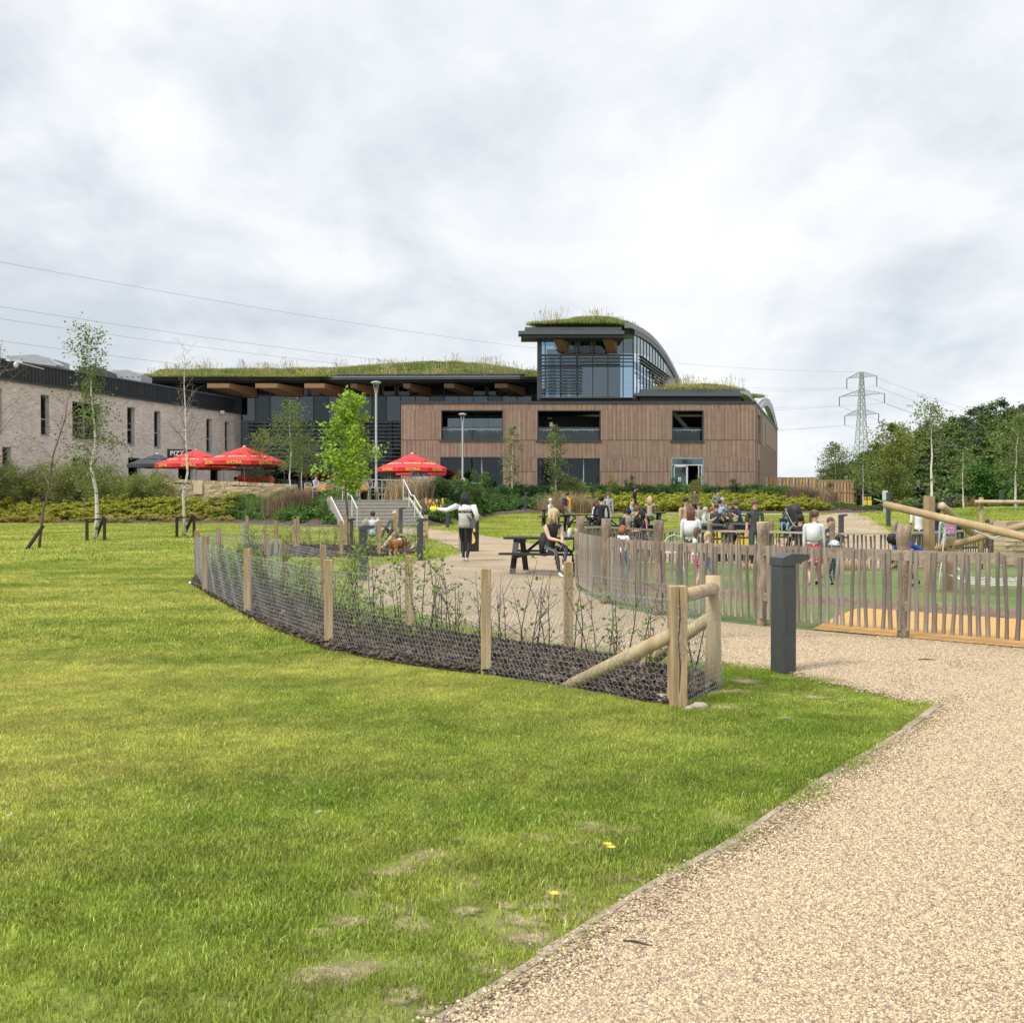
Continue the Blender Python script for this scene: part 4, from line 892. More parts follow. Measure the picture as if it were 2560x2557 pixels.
# ---- block D: brick hotel wing on the left
D = empty('brick_hotel', (0, 0, 0), 'pale pinkish brick hotel wing with narrow tall windows and black boarded parapet', 'building')
def brick_mat():
    mt = bpy.data.materials.new('pale_brick'); mt.use_nodes = True; nt = mt.node_tree; N = nt.nodes; L = nt.links; b = N['Principled BSDF']; b.inputs['Roughness'].default_value = .9
    uv = N.new('ShaderNodeUVMap'); bt = N.new('ShaderNodeTexBrick'); bt.inputs['Scale'].default_value = 1; bt.inputs['Brick Width'].default_value = .30; bt.inputs['Row Height'].default_value = .085; bt.inputs['Mortar Size'].default_value = .006; bt.inputs['Bias'].default_value = -.1
    bt.inputs['Color1'].default_value = (.52, .43, .38, 1); bt.inputs['Color2'].default_value = (.70, .62, .56, 1); bt.inputs['Mortar'].default_value = (.60, .53, .48, 1); L.new(uv.outputs[0], bt.inputs[0])
    n = N.new('ShaderNodeTexNoise'); n.inputs['Scale'].default_value = .8; n.inputs['Detail'].default_value = 6; L.new(uv.outputs[0], n.inputs[0])
    mp = N.new('ShaderNodeMapping'); mp.inputs['Scale'].default_value = (1.2, 9, 1); L.new(uv.outputs[0], mp.inputs[0]); n2 = N.new('ShaderNodeTexNoise'); n2.inputs['Scale'].default_value = 1.6; n2.inputs['Detail'].default_value = 3; L.new(mp.outputs[0], n2.inputs[0])
    r = N.new('ShaderNodeValToRGB'); r.color_ramp.elements[0].position = .6; r.color_ramp.elements[0].color = (0, 0, 0, 1); r.color_ramp.elements[1].position = .68; r.color_ramp.elements[1].color = (1, 1, 1, 1); L.new(n2.outputs[0], r.inputs[0])
    mx = N.new('ShaderNodeMixRGB'); L.new(r.outputs[0], mx.inputs[0]); L.new(bt.outputs[0], mx.inputs[1]); mx.inputs[2].default_value = (.82, .77, .71, 1)
    mr = N.new('ShaderNodeMapRange'); mr.inputs[3].default_value = .82; mr.inputs[4].default_value = 1.15; L.new(n.outputs[0], mr.inputs[0]); hs = N.new('ShaderNodeHueSaturation'); L.new(mx.outputs[0], hs.inputs['Color']); L.new(mr.outputs[0], hs.inputs['Value']); L.new(hs.outputs[0], b.inputs['Base Color'])
    bp = N.new('ShaderNodeBump'); bp.inputs['Strength'].default_value = .4; bp.inputs['Distance'].default_value = .01; L.new(bt.outputs['Fac'], bp.inputs['Height']); bp.invert = True; L.new(bp.outputs[0], b.inputs['Normal']); return mt
M_BRICK = brick_mat()
D0 = Vector((-22.5, 88, 0)) - Q * 40      # start well left of the frame; wall runs along Q
def sD(x): return s_at(x, D0)
def zD(y, x): Y = D0.y + Q.y * sD(x); return zat(y, Y)
zw = zD(1035, 600)
DW = [(-12, 6, 971, 1082), (103, 124, 987, 1088), (182, 252, 1007, 1100), (182, 240, 1145, 1250), (319, 337.5, 1018, 1111.5), (386, 402, 1028, 1118), (516.5, 530.5, 1047, 1130), (562.6, 574.6, 1053.5, 1126.5), (6.6, 28, 1117.5, 1165), (321, 352, 1144, 1250), (526, 552, 1168, 1250), (446, 484, 1168, 1250)]
dops = []
for x0, x1, y0, y1 in DW:
    xm = (x0 + x1) / 2; z1 = zD(y0, xm); z0 = TZ if y1 == 1250 else zD(y1, xm); dops.append((sD(x0), sD(x1), z0, z1))
mb = MB(); uvs = []
for (a, b, c, d) in wall_rects(0, 40, TZ - .3, zw, dops):
    sidebox(mb, a, b, c, d, 0, .45, D0)
me_ = mb.mesh('brick_wall', M_BRICK); ul = me_.uv_layers.new(name='UVMap')
for lp in me_.loops:
    v = me_.vertices[lp.vertex_index].co; ul.data[lp.index].uv = ((Vector((v.x, v.y, 0)) - D0).dot(Q) + (Vector((v.x, v.y, 0)) - D0).dot(TN), v.z)
ob('brick_wall', me_, D)
M_BLK = mat('black_board', (.016, .018, .022), .6, objrand=.2); M_DFR = mat('grey_frame', (.30, .33, .36), .5)
zp1 = zw + 1.27
for i in range(133):
    s = .3 * i; m_ = MB(); sidebox(m_, s + .02, s + .28, zw + .12, zp1 - .1, .08, .04, D0); m_.obj('board', M_BLK, D)
m_ = MB(); sidebox(m_, 0, 40, zw - .02, zw + .1, .14, .3, D0); m_.obj('parapet_base', M_CHAR, D); m_ = MB(); sidebox(m_, 0, 40, zp1 - .1, zp1, .14, .3, D0); m_.obj('parapet_capping', M_FASC, D)
m_ = MB(); sidebox(m_, 0, 40, zw + .1, zp1 - .1, .0, .2, D0); m_.obj('parapet_backing', M_CHAR, D)
m_ = MB(); rgs = random.Random(8)
for i in range(90):
    s = rgs.choice(range(133)) * .3; z = zw + .2 + rgs.random() * .45; sidebox(m_, s - .014, s + .014, z, z + rgs.uniform(.25, .45), .045, .03, D0)
m_.obj('painted_sky_slits', mat('painted_sky', (.45, .48, .5), .5), D, kind='stuff')  # solid pale strips painted as sky light showing between the boards
M_DIN = mat('curtain_dark', (.02, .024, .03), .6); M_TEALC = mat('teal_curtain', (.03, .16, .20), .7, var=.3, stretch=(6, 6, .3))
for k_, (a, b, c, d) in enumerate(dops):
    m_ = MB(); t = .07
    for q in ((a, a + t, c, d), (b - t, b, c, d), (a + t, b - t, d - t, d), (a + t, b - t, c, c + t)): sidebox(m_, *q, -.22, .08, D0)
    if d - c > 2.2 and k_ not in (2, 3, 9): sidebox(m_, a + t, b - t, c + (d - c) * .4 - .04, c + (d - c) * .4 + .04, -.22, .08, D0)
    if k_ in (2, 3): sidebox(m_, a + (b - a) * .5 - .04, a + (b - a) * .5 + .04, c, d, -.22, .08, D0)
    fo = m_.obj('window', M_DFR, D)
    m_ = MB(); sidebox(m_, a + t, b - t, c + t, d - t, -.26, .02, D0); m_.obj('pane', M_TEAL if k_ == 2 else M_GLASS, fo)
    m_ = MB(); sidebox(m_, a, b, c, d, -.6, .05, D0); m_.obj('curtain', M_TEALC if k_ == 2 else M_DIN, fo)
    if c > TZ: m_ = MB(); sidebox(m_, a - .03, b + .03, c - .06, c, .03, .3, D0); m_.obj('sill', M_DFR, fo)
m_ = MB(); sidebox(m_, sD(182), sD(250), zD(1140, 215), zD(1101, 215), -.1, .2, D0); m_.obj('spandrel_panel', mat('grey_panel', (.33, .35, .37), .6), D)
m_ = MB(); e_ = D0 + Q * 40; m_.box(e_.x - .5, e_.x + .1, e_.y - .1, e_.y + 3, TZ, zw); m_.obj('end_trim', M_DFR, D)
m_ = MB(); sidebox(m_, 0, 41, zw - .2, zw - .1, -.4, 14, D0); m_.obj('roof', M_CHAR, D)
# near-black sheet painting in the shaded void where the hall roof meets the hotel
m_ = MB(); m_.box(PX(400, 87), PX(604, 87), 87, 87.3, zw, zso); m_.obj('void_shade_sheet', mat('void_shade_black', (.014, .015, .017), .8), D)
b_ = D0 + Q * sD(550) + TN * .25; MB().cbox((b_.x, b_.y, zD(1031, 550)), (.3, .25, .25)).obj('wall_light', M_WHITE, D)
# roof plant
for (x0, x1, y0, y1, Y, lbl, cc) in ((15, 137, 886, 905, 75, 'long pale grey ventilation unit with a hood on the hotel roof', (.4, .41, .42)), (196, 265, 915, 952, 78, 'dark louvred plant unit on the hotel roof', (.10, .11, .12)), (268, 352, 924, 954, 80, 'galvanised slotted duct casing on the hotel roof beside the green roof', (.38, .40, .41))):
    e = empty('roof_unit', (0, 0, 0), lbl, 'roof unit'); mt_ = cmat(cc, .5)
    a, b = P(x0, y1 + 15, Y), P(x1, y0, Y); m_ = MB(); m_.prism([(a.x, a.z), (b.x, a.z - 0), (b.x, b.z - .35), (a.x + .6 * (b.x - a.x), b.z), (a.x, b.z - .12)], Y, Y + 2.5, axis=1); m_.obj('casing', mt_, e)
    m_ = MB()
    if 'slotted' in lbl:
        for i in range(12): xx = a.x + .25 + (i % 6) * .42; zz = b.z - .55 - (i // 6) * .42; m_.cbox((xx, Y - .005, zz), (.13, .02, .06))
        m_.obj('slots', M_FRAME, e)
    elif 'hood' in lbl: m_.prism([(b.x - .2, b.z - .3), (b.x + .35, b.z - .75), (b.x + .3, b.z - .9), (b.x - .8, b.z - .75), (b.x - .7, b.z - .35)], Y - .5, Y + .8, axis=1); m_.obj('hood', mt_, e)
    else:
        for i in range(5): m_.cbox(((a.x + b.x) / 2, Y - .02, b.z - .3 - i * .14), (b.x - a.x - .2, .04, .05))
        m_.obj('slats', M_FASC, e)
# pizza sign
sgp = empty('pizza_sign', (0, 0, 0), 'black sign reading PIZZA hung on the brick hotel wall behind the parasols', 'sign')
pa = P(421, 1134, 74); pb = P(478, 1134, 74); dv = Vector((pb.x - pa.x, .9, 0)); m_ = MB(); c = (pa + pb) / 2
m_.bar(pa, pa + dv, .08, .85, up=(0, 0, 1)); 
MM = frame(c, dv, (0, 0, 1))
m_ = MB(); m_.cbox((0, 0, 0), (1.7, .62, .08)); so = m_.obj('panel', mat('sign_black', (.01, .01, .011), .5), sgp); so.matrix_local = MM
text('lettering', 'PIZZA', .46, MM @ Matrix.Translation((-.05, 0, .05)), mat('sign_letter', (.8, .8, .78), .6), sgp, .008, bold=.008)
# cctv cluster on a pole at the left
cc_ = empty('cctv_camera', (0, 0, 0), 'white dome and bullet security cameras mounted on the hotel parapet at the left', 'security camera')
p = P(40, 905, 60); m_ = MB(); m_.lathe((p.x, p.y, p.z - .35), [(0, 0), (.09, .03), (.13, .12), (.13, .3), (.05, .36)], 12); m_.obj('dome', M_WHITE, cc_, True)
m_ = MB(); m_.bar(P(16, 899, 60), P(27, 902, 60), .14, .12); m_.obj('camera', M_WHITE, cc_); m_ = MB(); m_.bar(P(45, 903, 60), P(56, 906, 60), .13, .1); m_.obj('camera', M_WHITE, cc_)
m_ = MB(); m_.bar(P(25, 901, 60), P(48, 902, 60), .06); m_.bar((p.x, p.y, p.z), (p.x - .2, p.y + 4, p.z + .1), .05); m_.obj('bracket', M_WHITE, cc_)
# ------------------------------------------------------------------ vegetation
def leaf_mat(name, col, var=.45, trans=.3, nsc=1.2, col2=None):
    mt = mat(name, col, .6, island=var, trans=trans, col2=col2 or tuple(c * 1.5 for c in col), vscale=nsc, spec=.25); return mt
def leaves(C, size, rs, flat=0.0, asp=.6, sv=.35):
    """rhombic leaf at every centre; flat -> more horizontal"""
    n = len(C); C = np.asarray(C); nrm = rs.normal(0, 1, (n, 3)); nrm[:, 2] = np.abs(nrm[:, 2]) + flat; nrm /= np.linalg.norm(nrm, axis=1)[:, None]
    t = rs.normal(0, 1, (n, 3)); t -= nrm * (t * nrm).sum(1)[:, None]; t /= np.linalg.norm(t, axis=1)[:, None]; b = np.cross(nrm, t)
    s = (size * rs.uniform(1 - sv, 1 + sv, n))[:, None] * .5
    V = np.stack([C - t * s, C + b * s * asp, C + t * s, C - b * s * asp], 1).reshape(-1, 3); return V, np.arange(4 * n).reshape(n, 4)
def lumpy(rs, nl, per, R, squash=(1, 1, 1), lump=.33, shell=.55, zmin=-1.0):
    out = []
    while len(out) < nl:
        p = rs.normal(0, 1, 3); p /= np.linalg.norm(p); p *= rs.uniform(shell, 1)
        if p[2] < zmin: continue
        out.append(p * (1 - lump * .6))
    out = np.array(out); C = (out[:, None] + rs.normal(0, lump * .42, (nl, per, 3))).reshape(-1, 3); return C * R * np.array(squash)
def bush(seed, R, H, n, size, mt, flat=0, lump=.35, nl=14, asp=.6, name='foliage'):
    rs = np.random.RandomState(seed); C = lumpy(rs, nl, n // nl, 1.0, (R, R, H * .55), lump, .35, -.8); C[:, 2] += H * .45; C[:, 2] = np.abs(C[:, 2])
    return npmesh(name, *leaves(C, size, rs, flat, asp), mt)
def tuftgrass(seed, n, R, H, wd, mt, lean=.9):
    return blades('arching_grass', n, R, H, wd, mt, np.random.RandomState(seed), lean)
M_BARK = mat('bark', (.13, .10, .08), .9, var=.35, vscale=9, stretch=(1, 1, .3), bump=.5)
M_TWIG = mat('twig', (.20, .16, .125), .9, var=.3)
def birch_mat():
    mt = bpy.data.materials.new('birch_bark'); mt.use_nodes = True; nt = mt.node_tree; N = nt.nodes; L = nt.links; b = N['Principled BSDF']; b.inputs['Roughness'].default_value = .7
    t = N.new('ShaderNodeTexCoord'); mp = N.new('ShaderNodeMapping'); mp.inputs['Scale'].default_value = (4, 4, 11); L.new(t.outputs['Object'], mp.inputs[0]); n = N.new('ShaderNodeTexNoise'); n.inputs['Scale'].default_value = 1.6; n.inputs['Detail'].default_value = 4; L.new(mp.outputs[0], n.inputs[0])
    r = N.new('ShaderNodeValToRGB'); r.color_ramp.elements[0].position = .36; r.color_ramp.elements[0].color = (.06, .05, .045, 1); r.color_ramp.elements[1].position = .42; r.color_ramp.elements[1].color = (.68, .64, .58, 1); L.new(n.outputs[0], r.inputs[0]); L.new(r.outputs[0], b.inputs['Base Color']); return mt
M_BIRCH = birch_mat()
M_LB = leaf_mat('birch_leaf', (.13, .17, .045)); M_LM = leaf_mat('lime_leaf', (.25, .35, .04), .45, .4); M_LD = leaf_mat('dark_leaf', (.045, .085, .025)); M_LG = leaf_mat('green_leaf', (.085, .15, .035), .5)
M_LH = leaf_mat('hedge_leaf', (.19, .21, .06), .45); M_LY = leaf_mat('yellow_leaf', (.33, .36, .045), .35, .35, 2.5, (.48, .47, .07)); M_LYB = leaf_mat('gold_brown_leaf', (.34, .28, .08), .5); M_LBG = leaf_mat('broad_leaf', (.085, .17, .035), .4, .2)
M_TAN = blade_mat('tan_grass', (.36, .27, .16), (.50, .38, .24), (.6, .5, .34), .3); M_RED = blade_mat('red_grass', (.22, .14, .10), (.34, .22, .16), (.45, .3, .2), .3)
M_GRN = blade_mat('green_reed', (.10, .18, .04), (.17, .25, .06), (.4, .4, .2), .3)
def tree(seed, H, r0, lo, rad, nlimb, per, lsize, leafm, barkm, lean=(0, 0), droop=.25, up=.9, crown_shape=None, nleaf_end=1.0, path=None, sub=3, asp=.65, spread=.16):
    """returns (trunk mesh, crown mesh); limbs leave the trunk from height lo*H upwards"""
    rg = random.Random(seed); rs = np.random.RandomState(seed); T_ = MB(); C = []
    n = 9; path = path or [Vector((lean[0] * (i / n) ** 1.3 * H + rg.uniform(-.012, .012) * H, lean[1] * (i / n) * H + rg.uniform(-.012, .012) * H, H * i / n)) for i in range(n + 1)]
    path[0] = Vector((0, 0, -.1)); n = len(path) - 1
    T_.tube(path, [max(.006, r0 * (1 - .93 * i / n)) for i in range(n + 1)], 8)
    cs = crown_shape or (lambda t: math.sin(math.pi * min(1, t * .8 + .16)) ** .8)
    for k in range(nlimb):
        t = (k + rg.random() * .8) / nlimb; f = lo + (1 - lo) * .97 * t; i = min(n - 1, int(f * n)); p = path[i].lerp(path[i + 1], f * n - i)
        L_ = rad * cs(t) * rg.uniform(.7, 1.15); az = k * 2.4 + rg.uniform(-.5, .5); d = Vector((math.cos(az), math.sin(az), up * (1 - .3 * t))).normalized(); pts = [p]; q = p.copy()
        for s in range(5):
            q = q + d * (L_ / 5); d = (d + Vector((rg.uniform(-.2, .2), rg.uniform(-.2, .2), -droop * .35 + rg.uniform(-.12, .12)))).normalized(); pts.append(q.copy())
        rr = r0 * (1 - .9 * f) * .5 + .004; T_.tube(pts, [rr * .8 * (1 - .85 * s / 5) for s in range(6)], 4, 1, cap=False)
        ends = pts[2:]
        for s in range(sub):
            a = pts[rg.randint(1, 4)]; e = Vector((rg.uniform(-1, 1), rg.uniform(-1, 1), rg.uniform(-.3 - droop, .8 - droop))).normalized() * L_ * rg.uniform(.25, .5); b_ = a + e; mI = a.lerp(b_, .5) + Vector((0, 0, .05 * L_)); T_.tube([a, mI, b_], [rr * .4, rr * .3, .003], 3, 1, cap=False); ends += [mI, b_]
        if per:
            for e in ends: C.append(np.array(e) + rs.normal(0, spread * L_ ** .5, (max(1, int(per / len(ends) * nleaf_end * rg.uniform(.6, 1.4))), 3)))
    tm_ = T_.mesh('trunk', [barkm, M_TWIG], True); cm_ = None
    if per:
        C = np.vstack(C); cm_ = npmesh('crown', *leaves(C, lsize, rs, .2, asp), leafm)
    return tm_, cm_
def put_tree(tc, X, Y, label, name='tree', cat='tree', rz=0, sc=1, group=None, z=None):
    o = ob(name, None, None, (X, Y, g(X, Y) if z is None else z), rz, sc=sc, label=label, cat=cat, group=group)
    ob('trunk', tc[0], o)
    if tc[1]: ob('crown', tc[1], o)
    return o
def tr(x, Y, ytop, r0, lo, rad, nlimb, per, ls, lm, bm, label, name, seed, z=None, **k):
    X = PX(x, Y); zz = g(X, Y) if z is None else z; H = P(x, ytop, Y).z - zz
    return put_tree(tree(seed, H, r0, lo, rad, nlimb, per, ls, lm, bm, **k), X, Y, label, name, z=zz)
top2 = lambda t: .35 + .65 * math.sin(math.pi * min(1, t + .05))
# named young trees (x, depth, top y)
tr(96, 31.5, 950, .05, .28, 1.25, 12, 26, .075, M_LB, M_BARK, 'young sparse leafed tree with a leaning dark stake at the far left of the lawn', 'young_tree', 21, lean=(.22, 0), up=1.3, droop=.1)
def crown_b(t): return (.62 if t < .55 else .25) * (1 + .3 * math.sin(9 * t))
tr(237, 36.5, 800, .075, .22, 2.1, 34, 120, .085, M_LB, M_BIRCH, 'white stemmed birch with drooping leafy branches beside the low dark frame on the lawn', 'birch_tree', 5, droop=1.3, up=1.0, crown_shape=crown_b, lean=(-.02, 0))
tr(463, 39, 862, .06, .38, 1.5, 26, 0, .1, M_LB, M_BIRCH, 'bare leafless white birch on the lawn behind the timber posts', 'birch_tree', 8, droop=.0, up=1.7, crown_shape=lambda t: .9 if t < .5 else .45, sub=5, lean=(.012, 0))
tr(868, 34, 992, .055, .34, 1.02, 30, 150, .115, M_LM, M_BARK, 'young tree with bright lime green leaves in front of the steps', 'maple_tree', 3, droop=.25, up=.75, crown_shape=lambda t: .75 + .25 * math.sin(5 * t) if t < .75 else .55, spread=.13)
tr(727, 60, 1000, .055, .30, 1.9, 26, 130, .10, M_LB, M_BIRCH, 'tall slim birch on the terrace left of the lime green tree', 'birch_tree', 12, droop=.9, up=.9)
tr(755, 61.5, 1085, .05, .36, 1.4, 18, 110, .10, M_LB, M_BIRCH, 'shorter pale stemmed birch just right of the tall terrace birch', 'birch_tree', 13, droop=.9, up=.9)
tr(655, 63, 1070, .04, .2, 1.7, 20, 110, .10, M_LB, M_BARK, 'bushy small birch on the terrace behind the stone wall and red bin', 'birch_tree', 14, droop=.7, up=.8)
tr(892, 56, 1100, .05, .3, 1.1, 14, 70, .09, M_LB, M_BIRCH, 'thin birch on the terrace behind the lime green tree', 'birch_tree', 15, droop=.6)
tr(1281, 73, 1062, .05, .22, .95, 22, 90, .10, M_LB, M_BIRCH, 'slim birch against the timber wall between the first two balcony openings', 'birch_tree', 16, droop=.9)
tr(1388, 72, 1060, .05, .24, .95, 24, 120, .10, M_LB, M_BIRCH, 'slim leafy birch in front of the second ground floor window', 'birch_tree', 17, droop=.9)
tr(2330, 47, 1005, .075, .66, 1.9, 18, 80, .10, M_LB, M_BIRCH, 'very tall bare stemmed birch with a small top tuft behind the log frame', 'birch_tree', 18, droop=.9, lean=(-.015, 0), crown_shape=lambda t: .7 if t < .4 else .5)
tr(2158, 74, 1130, .05, .3, 1.3, 16, 70, .11, M_LB, M_BIRCH, 'thin birch standing beside the yellow bin at the top of the path', 'birch_tree', 19, droop=.6)
tr(2140, 80, 1170, .04, .3, 1.0, 10, 40, .11, M_LB, M_BARK, 'thin grey stemmed sapling left of the yellow bin', 'young_tree', 20)
tr(2087, 92, 1108, .09, .22, 2.3, 26, 130, .15, M_LB, M_BIRCH, 'birch rising behind the timber screen fence against the sky', 'birch_tree', 22, droop=.9, up=1.2)
tr(2407, 58, 1130, .05, .35, 1.2, 14, 60, .09, M_LB, M_BIRCH, 'slender birch on the grass mound left of the dark round bush', 'birch_tree', 23)
tr(2541, 50, 1040, .06, .3, 1.7, 22, 140, .10, M_LYB if 0 else M_LB, M_BIRCH, 'birch with a full crown at the right edge of the picture', 'birch_tree', 24, droop=.6)
tr(2232, 66, 1000 if 0 else 1060, .06, .15, 2.1, 34, 260, .13, leaf_mat('olive_leaf', (.16, .19, .04), .4), M_BARK, 'tall olive green leafy tree at the wood edge left of the tall birch', 'leafy_tree', 25, droop=.4, up=.9)
tr(-25, 30, 860, .05, .3, 1.5, 16, 6, .06, M_LB, M_BARK, 'bare twigged sapling reaching in from the left edge of the picture', 'young_tree', 26, up=1.2, droop=.1, lean=(.05, 0))
# dark tree stakes
M_STAKE = mat('dark_stake', (.035, .025, .02), .85, var=.3)
def stake_frame(x0, x1, xt, Y, label, post=None):
    e = empty('timber_tree_guard', (0, 0, 0), label, 'tree guard'); h = .72
    for x in (x0, x1):
        p = gp(PX(x, Y), Y); MB().bar(p - Vector((0, 0, .1)), p + Vector((0, 0, h)), .085).obj('post', M_STAKE, e)
    a, b = gp(PX(x0, Y) - .05, Y, h), gp(PX(x1, Y) + .09, Y, h); MB().bar(a, b + Vector((0, 0, .02)), .05, .1, up=(0, 1, 0)).obj('rail', M_STAKE, e)
    p = gp(PX(xt, Y) + .25, Y + .15, h + .1); q = gp(PX(xt, Y) - .35, Y + .9, 0); MB().bar(p, q, .08).obj('brace', M_STAKE, e)
stake_frame(217, 261, 237, 36, 'low dark timber frame of two posts and a rail around the birch on the lawn')
stake_frame(442, 485, 463, 38.5, 'low dark timber frame around the bare birch beside the wire fence')
e = empty('tree_stake', (0, 0, 0), 'dark round stake leaning against the thin tree at the left', 'tree guard'); a = gp(PX(64, 31), 31, -.05); b = P(108, 1314, 31.4); MB().tube([a, b], .055, 8).obj('pole', M_STAKE, e)
e = empty('tree_stake', (0, 0, 0), 'short dark stake tied to the lime green tree by the pale posts', 'tree guard'); p = gp(PX(878, 33.6), 33.6); MB().tube([p, p + Vector((0, 0, .8))], .055, 8).obj('pole', M_STAKE, e); MB().bar(p + Vector((-.1, 0, .76)), p + Vector((.12, 0, .8)), .07).obj('tie_rail', M_STAKE, e)
# hedge, shrubs and ground cover on the banks
def clumps(name, fn, n, srcs, label, cat, s=(.8, 1.25), seed=1, zoff=-.05, **k):
    r = np.random.RandomState(seed); pts = [fn(r) for _ in range(n)]; pts = [(x, y, g(x, y) + zoff) for x, y in pts]
    return scatter(name, pts, r.uniform(0, 6.28, n), r.uniform(*s, n), srcs, label=label, cat=cat, **k)
hed = [bush(30 + i, .95, 2.1, 5200, .075, M_LH, .0, .33, 26, .4) for i in range(3)]
for i in range(16):
    x = -40 + i * 30; Y = 60.5 + (i % 3) * .7; X = PX(x, Y); o = ob('hedge_shrub', None, loc=(X, Y, g(X, Y) - .1), rz=i * 1.7, sc=(1.35, 1.2, (1.35, 1.22, 1.42, 1.28)[i % 4] * (1 if i < 11 else .72)), label='feathery olive green hedge shrub on the bank below the brick hotel', cat='shrub', group='hedge shrubs below the hotel'); ob('foliage', hed[i % 3], o)
yel = [src('clump', bush(40 + i, .75, .75, 620, .14, M_LY, 1.9, .22, 18, .45)) for i in range(3)]; gbr = [src('clump', bush(44 + i, .6, .6, 700, .10, M_LYB, .6, .25, 14, .3)) for i in range(2)]
def ubox(x0, x1, y0, y1):   # picture x range over a depth range
    def f(r): Y = r.uniform(y0, y1); return (PX(r.uniform(x0, x1), Y), Y)
    return f
clumps('yellow_ground_cover', ubox(-40, 600, 56.6, 59.6), 125, yel, 'low yellow green shrubs spreading along the left bank', 'ground cover', seed=2)
clumps('golden_ground_cover', ubox(-40, 590, 55.9, 57.2), 110, gbr, 'golden and brown leafed plants along the front of the left bank', 'ground cover', s=(.6, 1.0), seed=3)
grn = [src('clump', bush(50 + i, .55, .62, 380, .15, M_LBG, .8, .3, 12, .8)) for i in range(3)]
mix = [src('clump', bush(54, .6, .7, 700, .09, M_LG, .2, .3, 12, .4)), src('reeds', tuftgrass(55, 260, .5, .75, .02, M_GRN, .5)), src('clump', bush(56, .5, .5, 420, .12, M_LBG, .6, .3, 12, .7))]
def bankL(x0, x1, v0, v1):
    def f(r):
        X = r.uniform(x0, x1); e, t = Ef(X), Tf(X); return (X, e + (t - e) * r.uniform(v0, v1))
    return f
clumps('mixed_bank_plants', bankL(-15.5, -8.2, .12, 1.05), 120, mix, 'mixed green plants and reeds on the bank left of the steps', 'ground cover', seed=4, s=(.7, 1.15))
clumps('broad_leaved_ground_cover', bankL(-11.5, -8.0, .1, .95), 70, grn, 'glossy broad leaved green plants beside the steps', 'ground cover', seed=5, s=(.6, 1.0))
drk = [src('clump', bush(60 + i, .8, 1.1, 1300, .11, M_LD, .1, .33, 16, .5)) for i in range(2)] + [src('clump', bush(63, .7, 1.0, 1100, .10, M_LG, .1, .33, 16, .45))]
grm = [src('clump', bush(64 + i, .6, .8, 900, .11, M_LG, .3, .33, 14, .5)) for i in range(2)] + [src('clump', bush(67, .55, .6, 400, .14, M_LBG, .8, .3, 12, .8))]
clumps('green_ground_cover', bankL(-3.9, 5.5, .12, .75), 190, grm, 'dense low green planting on the bank right of the steps', 'ground cover', seed=6, s=(.7, 1.2))
clumps('dark_shrub_mass', bankL(-3.9, 20.5, .72, 1.08), 210, drk, 'dark green shrubs along the foot of the timber building', 'shrubs', seed=7, s=(.8, 1.3))
clumps('yellow_ground_cover', bankL(5.0, 20.5, .08, .74), 240, yel, 'yellow green shrubs spreading across the bank below the timber building', 'ground cover', seed=8, s=(.9, 1.4))
clumps('red_brown_ground_cover', bankL(19.5, 25.5, .1, .95), 90, [src('clump', bush(70, .6, .45, 500, .1, leaf_mat('red_brown_leaf', (.16, .09, .05), .5), .5, .3, 12, .4)), mix[0]], 'sparse reddish and green planting on the mulched bank by the timber screen', 'ground cover', seed=9, s=(.5, .9))
# separate taller bushes
tallb = [bush(80 + i, .8, 1.9, 2200, .10, (M_LG, M_LH, M_LD)[i], .1, .3, 20, .4) for i in range(3)]
for i, (x, Y, yt, k_, rx, lb) in enumerate(((1432, 73, 1168, 1, 1.5, 'rounded light green bush in front of the second ground floor window'), (1533, 75, 1178, 1, .95, 'upright pale green bush left of the darker one on the bare timber wall'), (1578, 75, 1180, 2, .8, 'narrow upright dark bush on the bare timber wall'), (1740, 75, 1176, 1, 1.1, 'tall feathery bush in front of the open glass door'),
    (1686, 75.5, 1186, 2, .8, 'dark bush just left of the open glass door'), (1832, 76, 1190, 2, 1.1, 'dark rounded bush near the right corner of the timber building'), (1205, 71, 1152, 0, 1.15, 'tall leafy bush in front of the first ground floor window'), (1141, 71, 1165, 1, .7, 'slim leafy bush behind the second lamp post'), (1100, 62, 1178, 2, .9, 'dark green bush to the right of the red parasol on the terrace edge'), (1030, 57, 1196, 2, 1.2, 'dark evergreen bush beside the terrace lamp post'),
    (1400, 66, 1206, 1, 1.2, 'loose light green bush behind the tan grasses'), (1960, 74, 1196, 0, 1.1, 'green bush below the timber screen deck'), (2075, 78, 1200, 2, 1.0, 'dark ivy like bush at the corner of the timber screen'))):
    X = PX(x, Y); zz = g(X, Y); H = P(x, yt, Y).z - zz; o = ob('bush', None, loc=(X, Y, zz - .05), rz=i * 1.3, sc=(rx, rx, max(.5, H / 2.0)), label=lb, cat='bush'); ob('foliage', tallb[k_], o)
tg_ = [tuftgrass(90 + i, 900, .55, .95, .014, (M_TAN, M_RED)[i], .9) for i in range(2)]
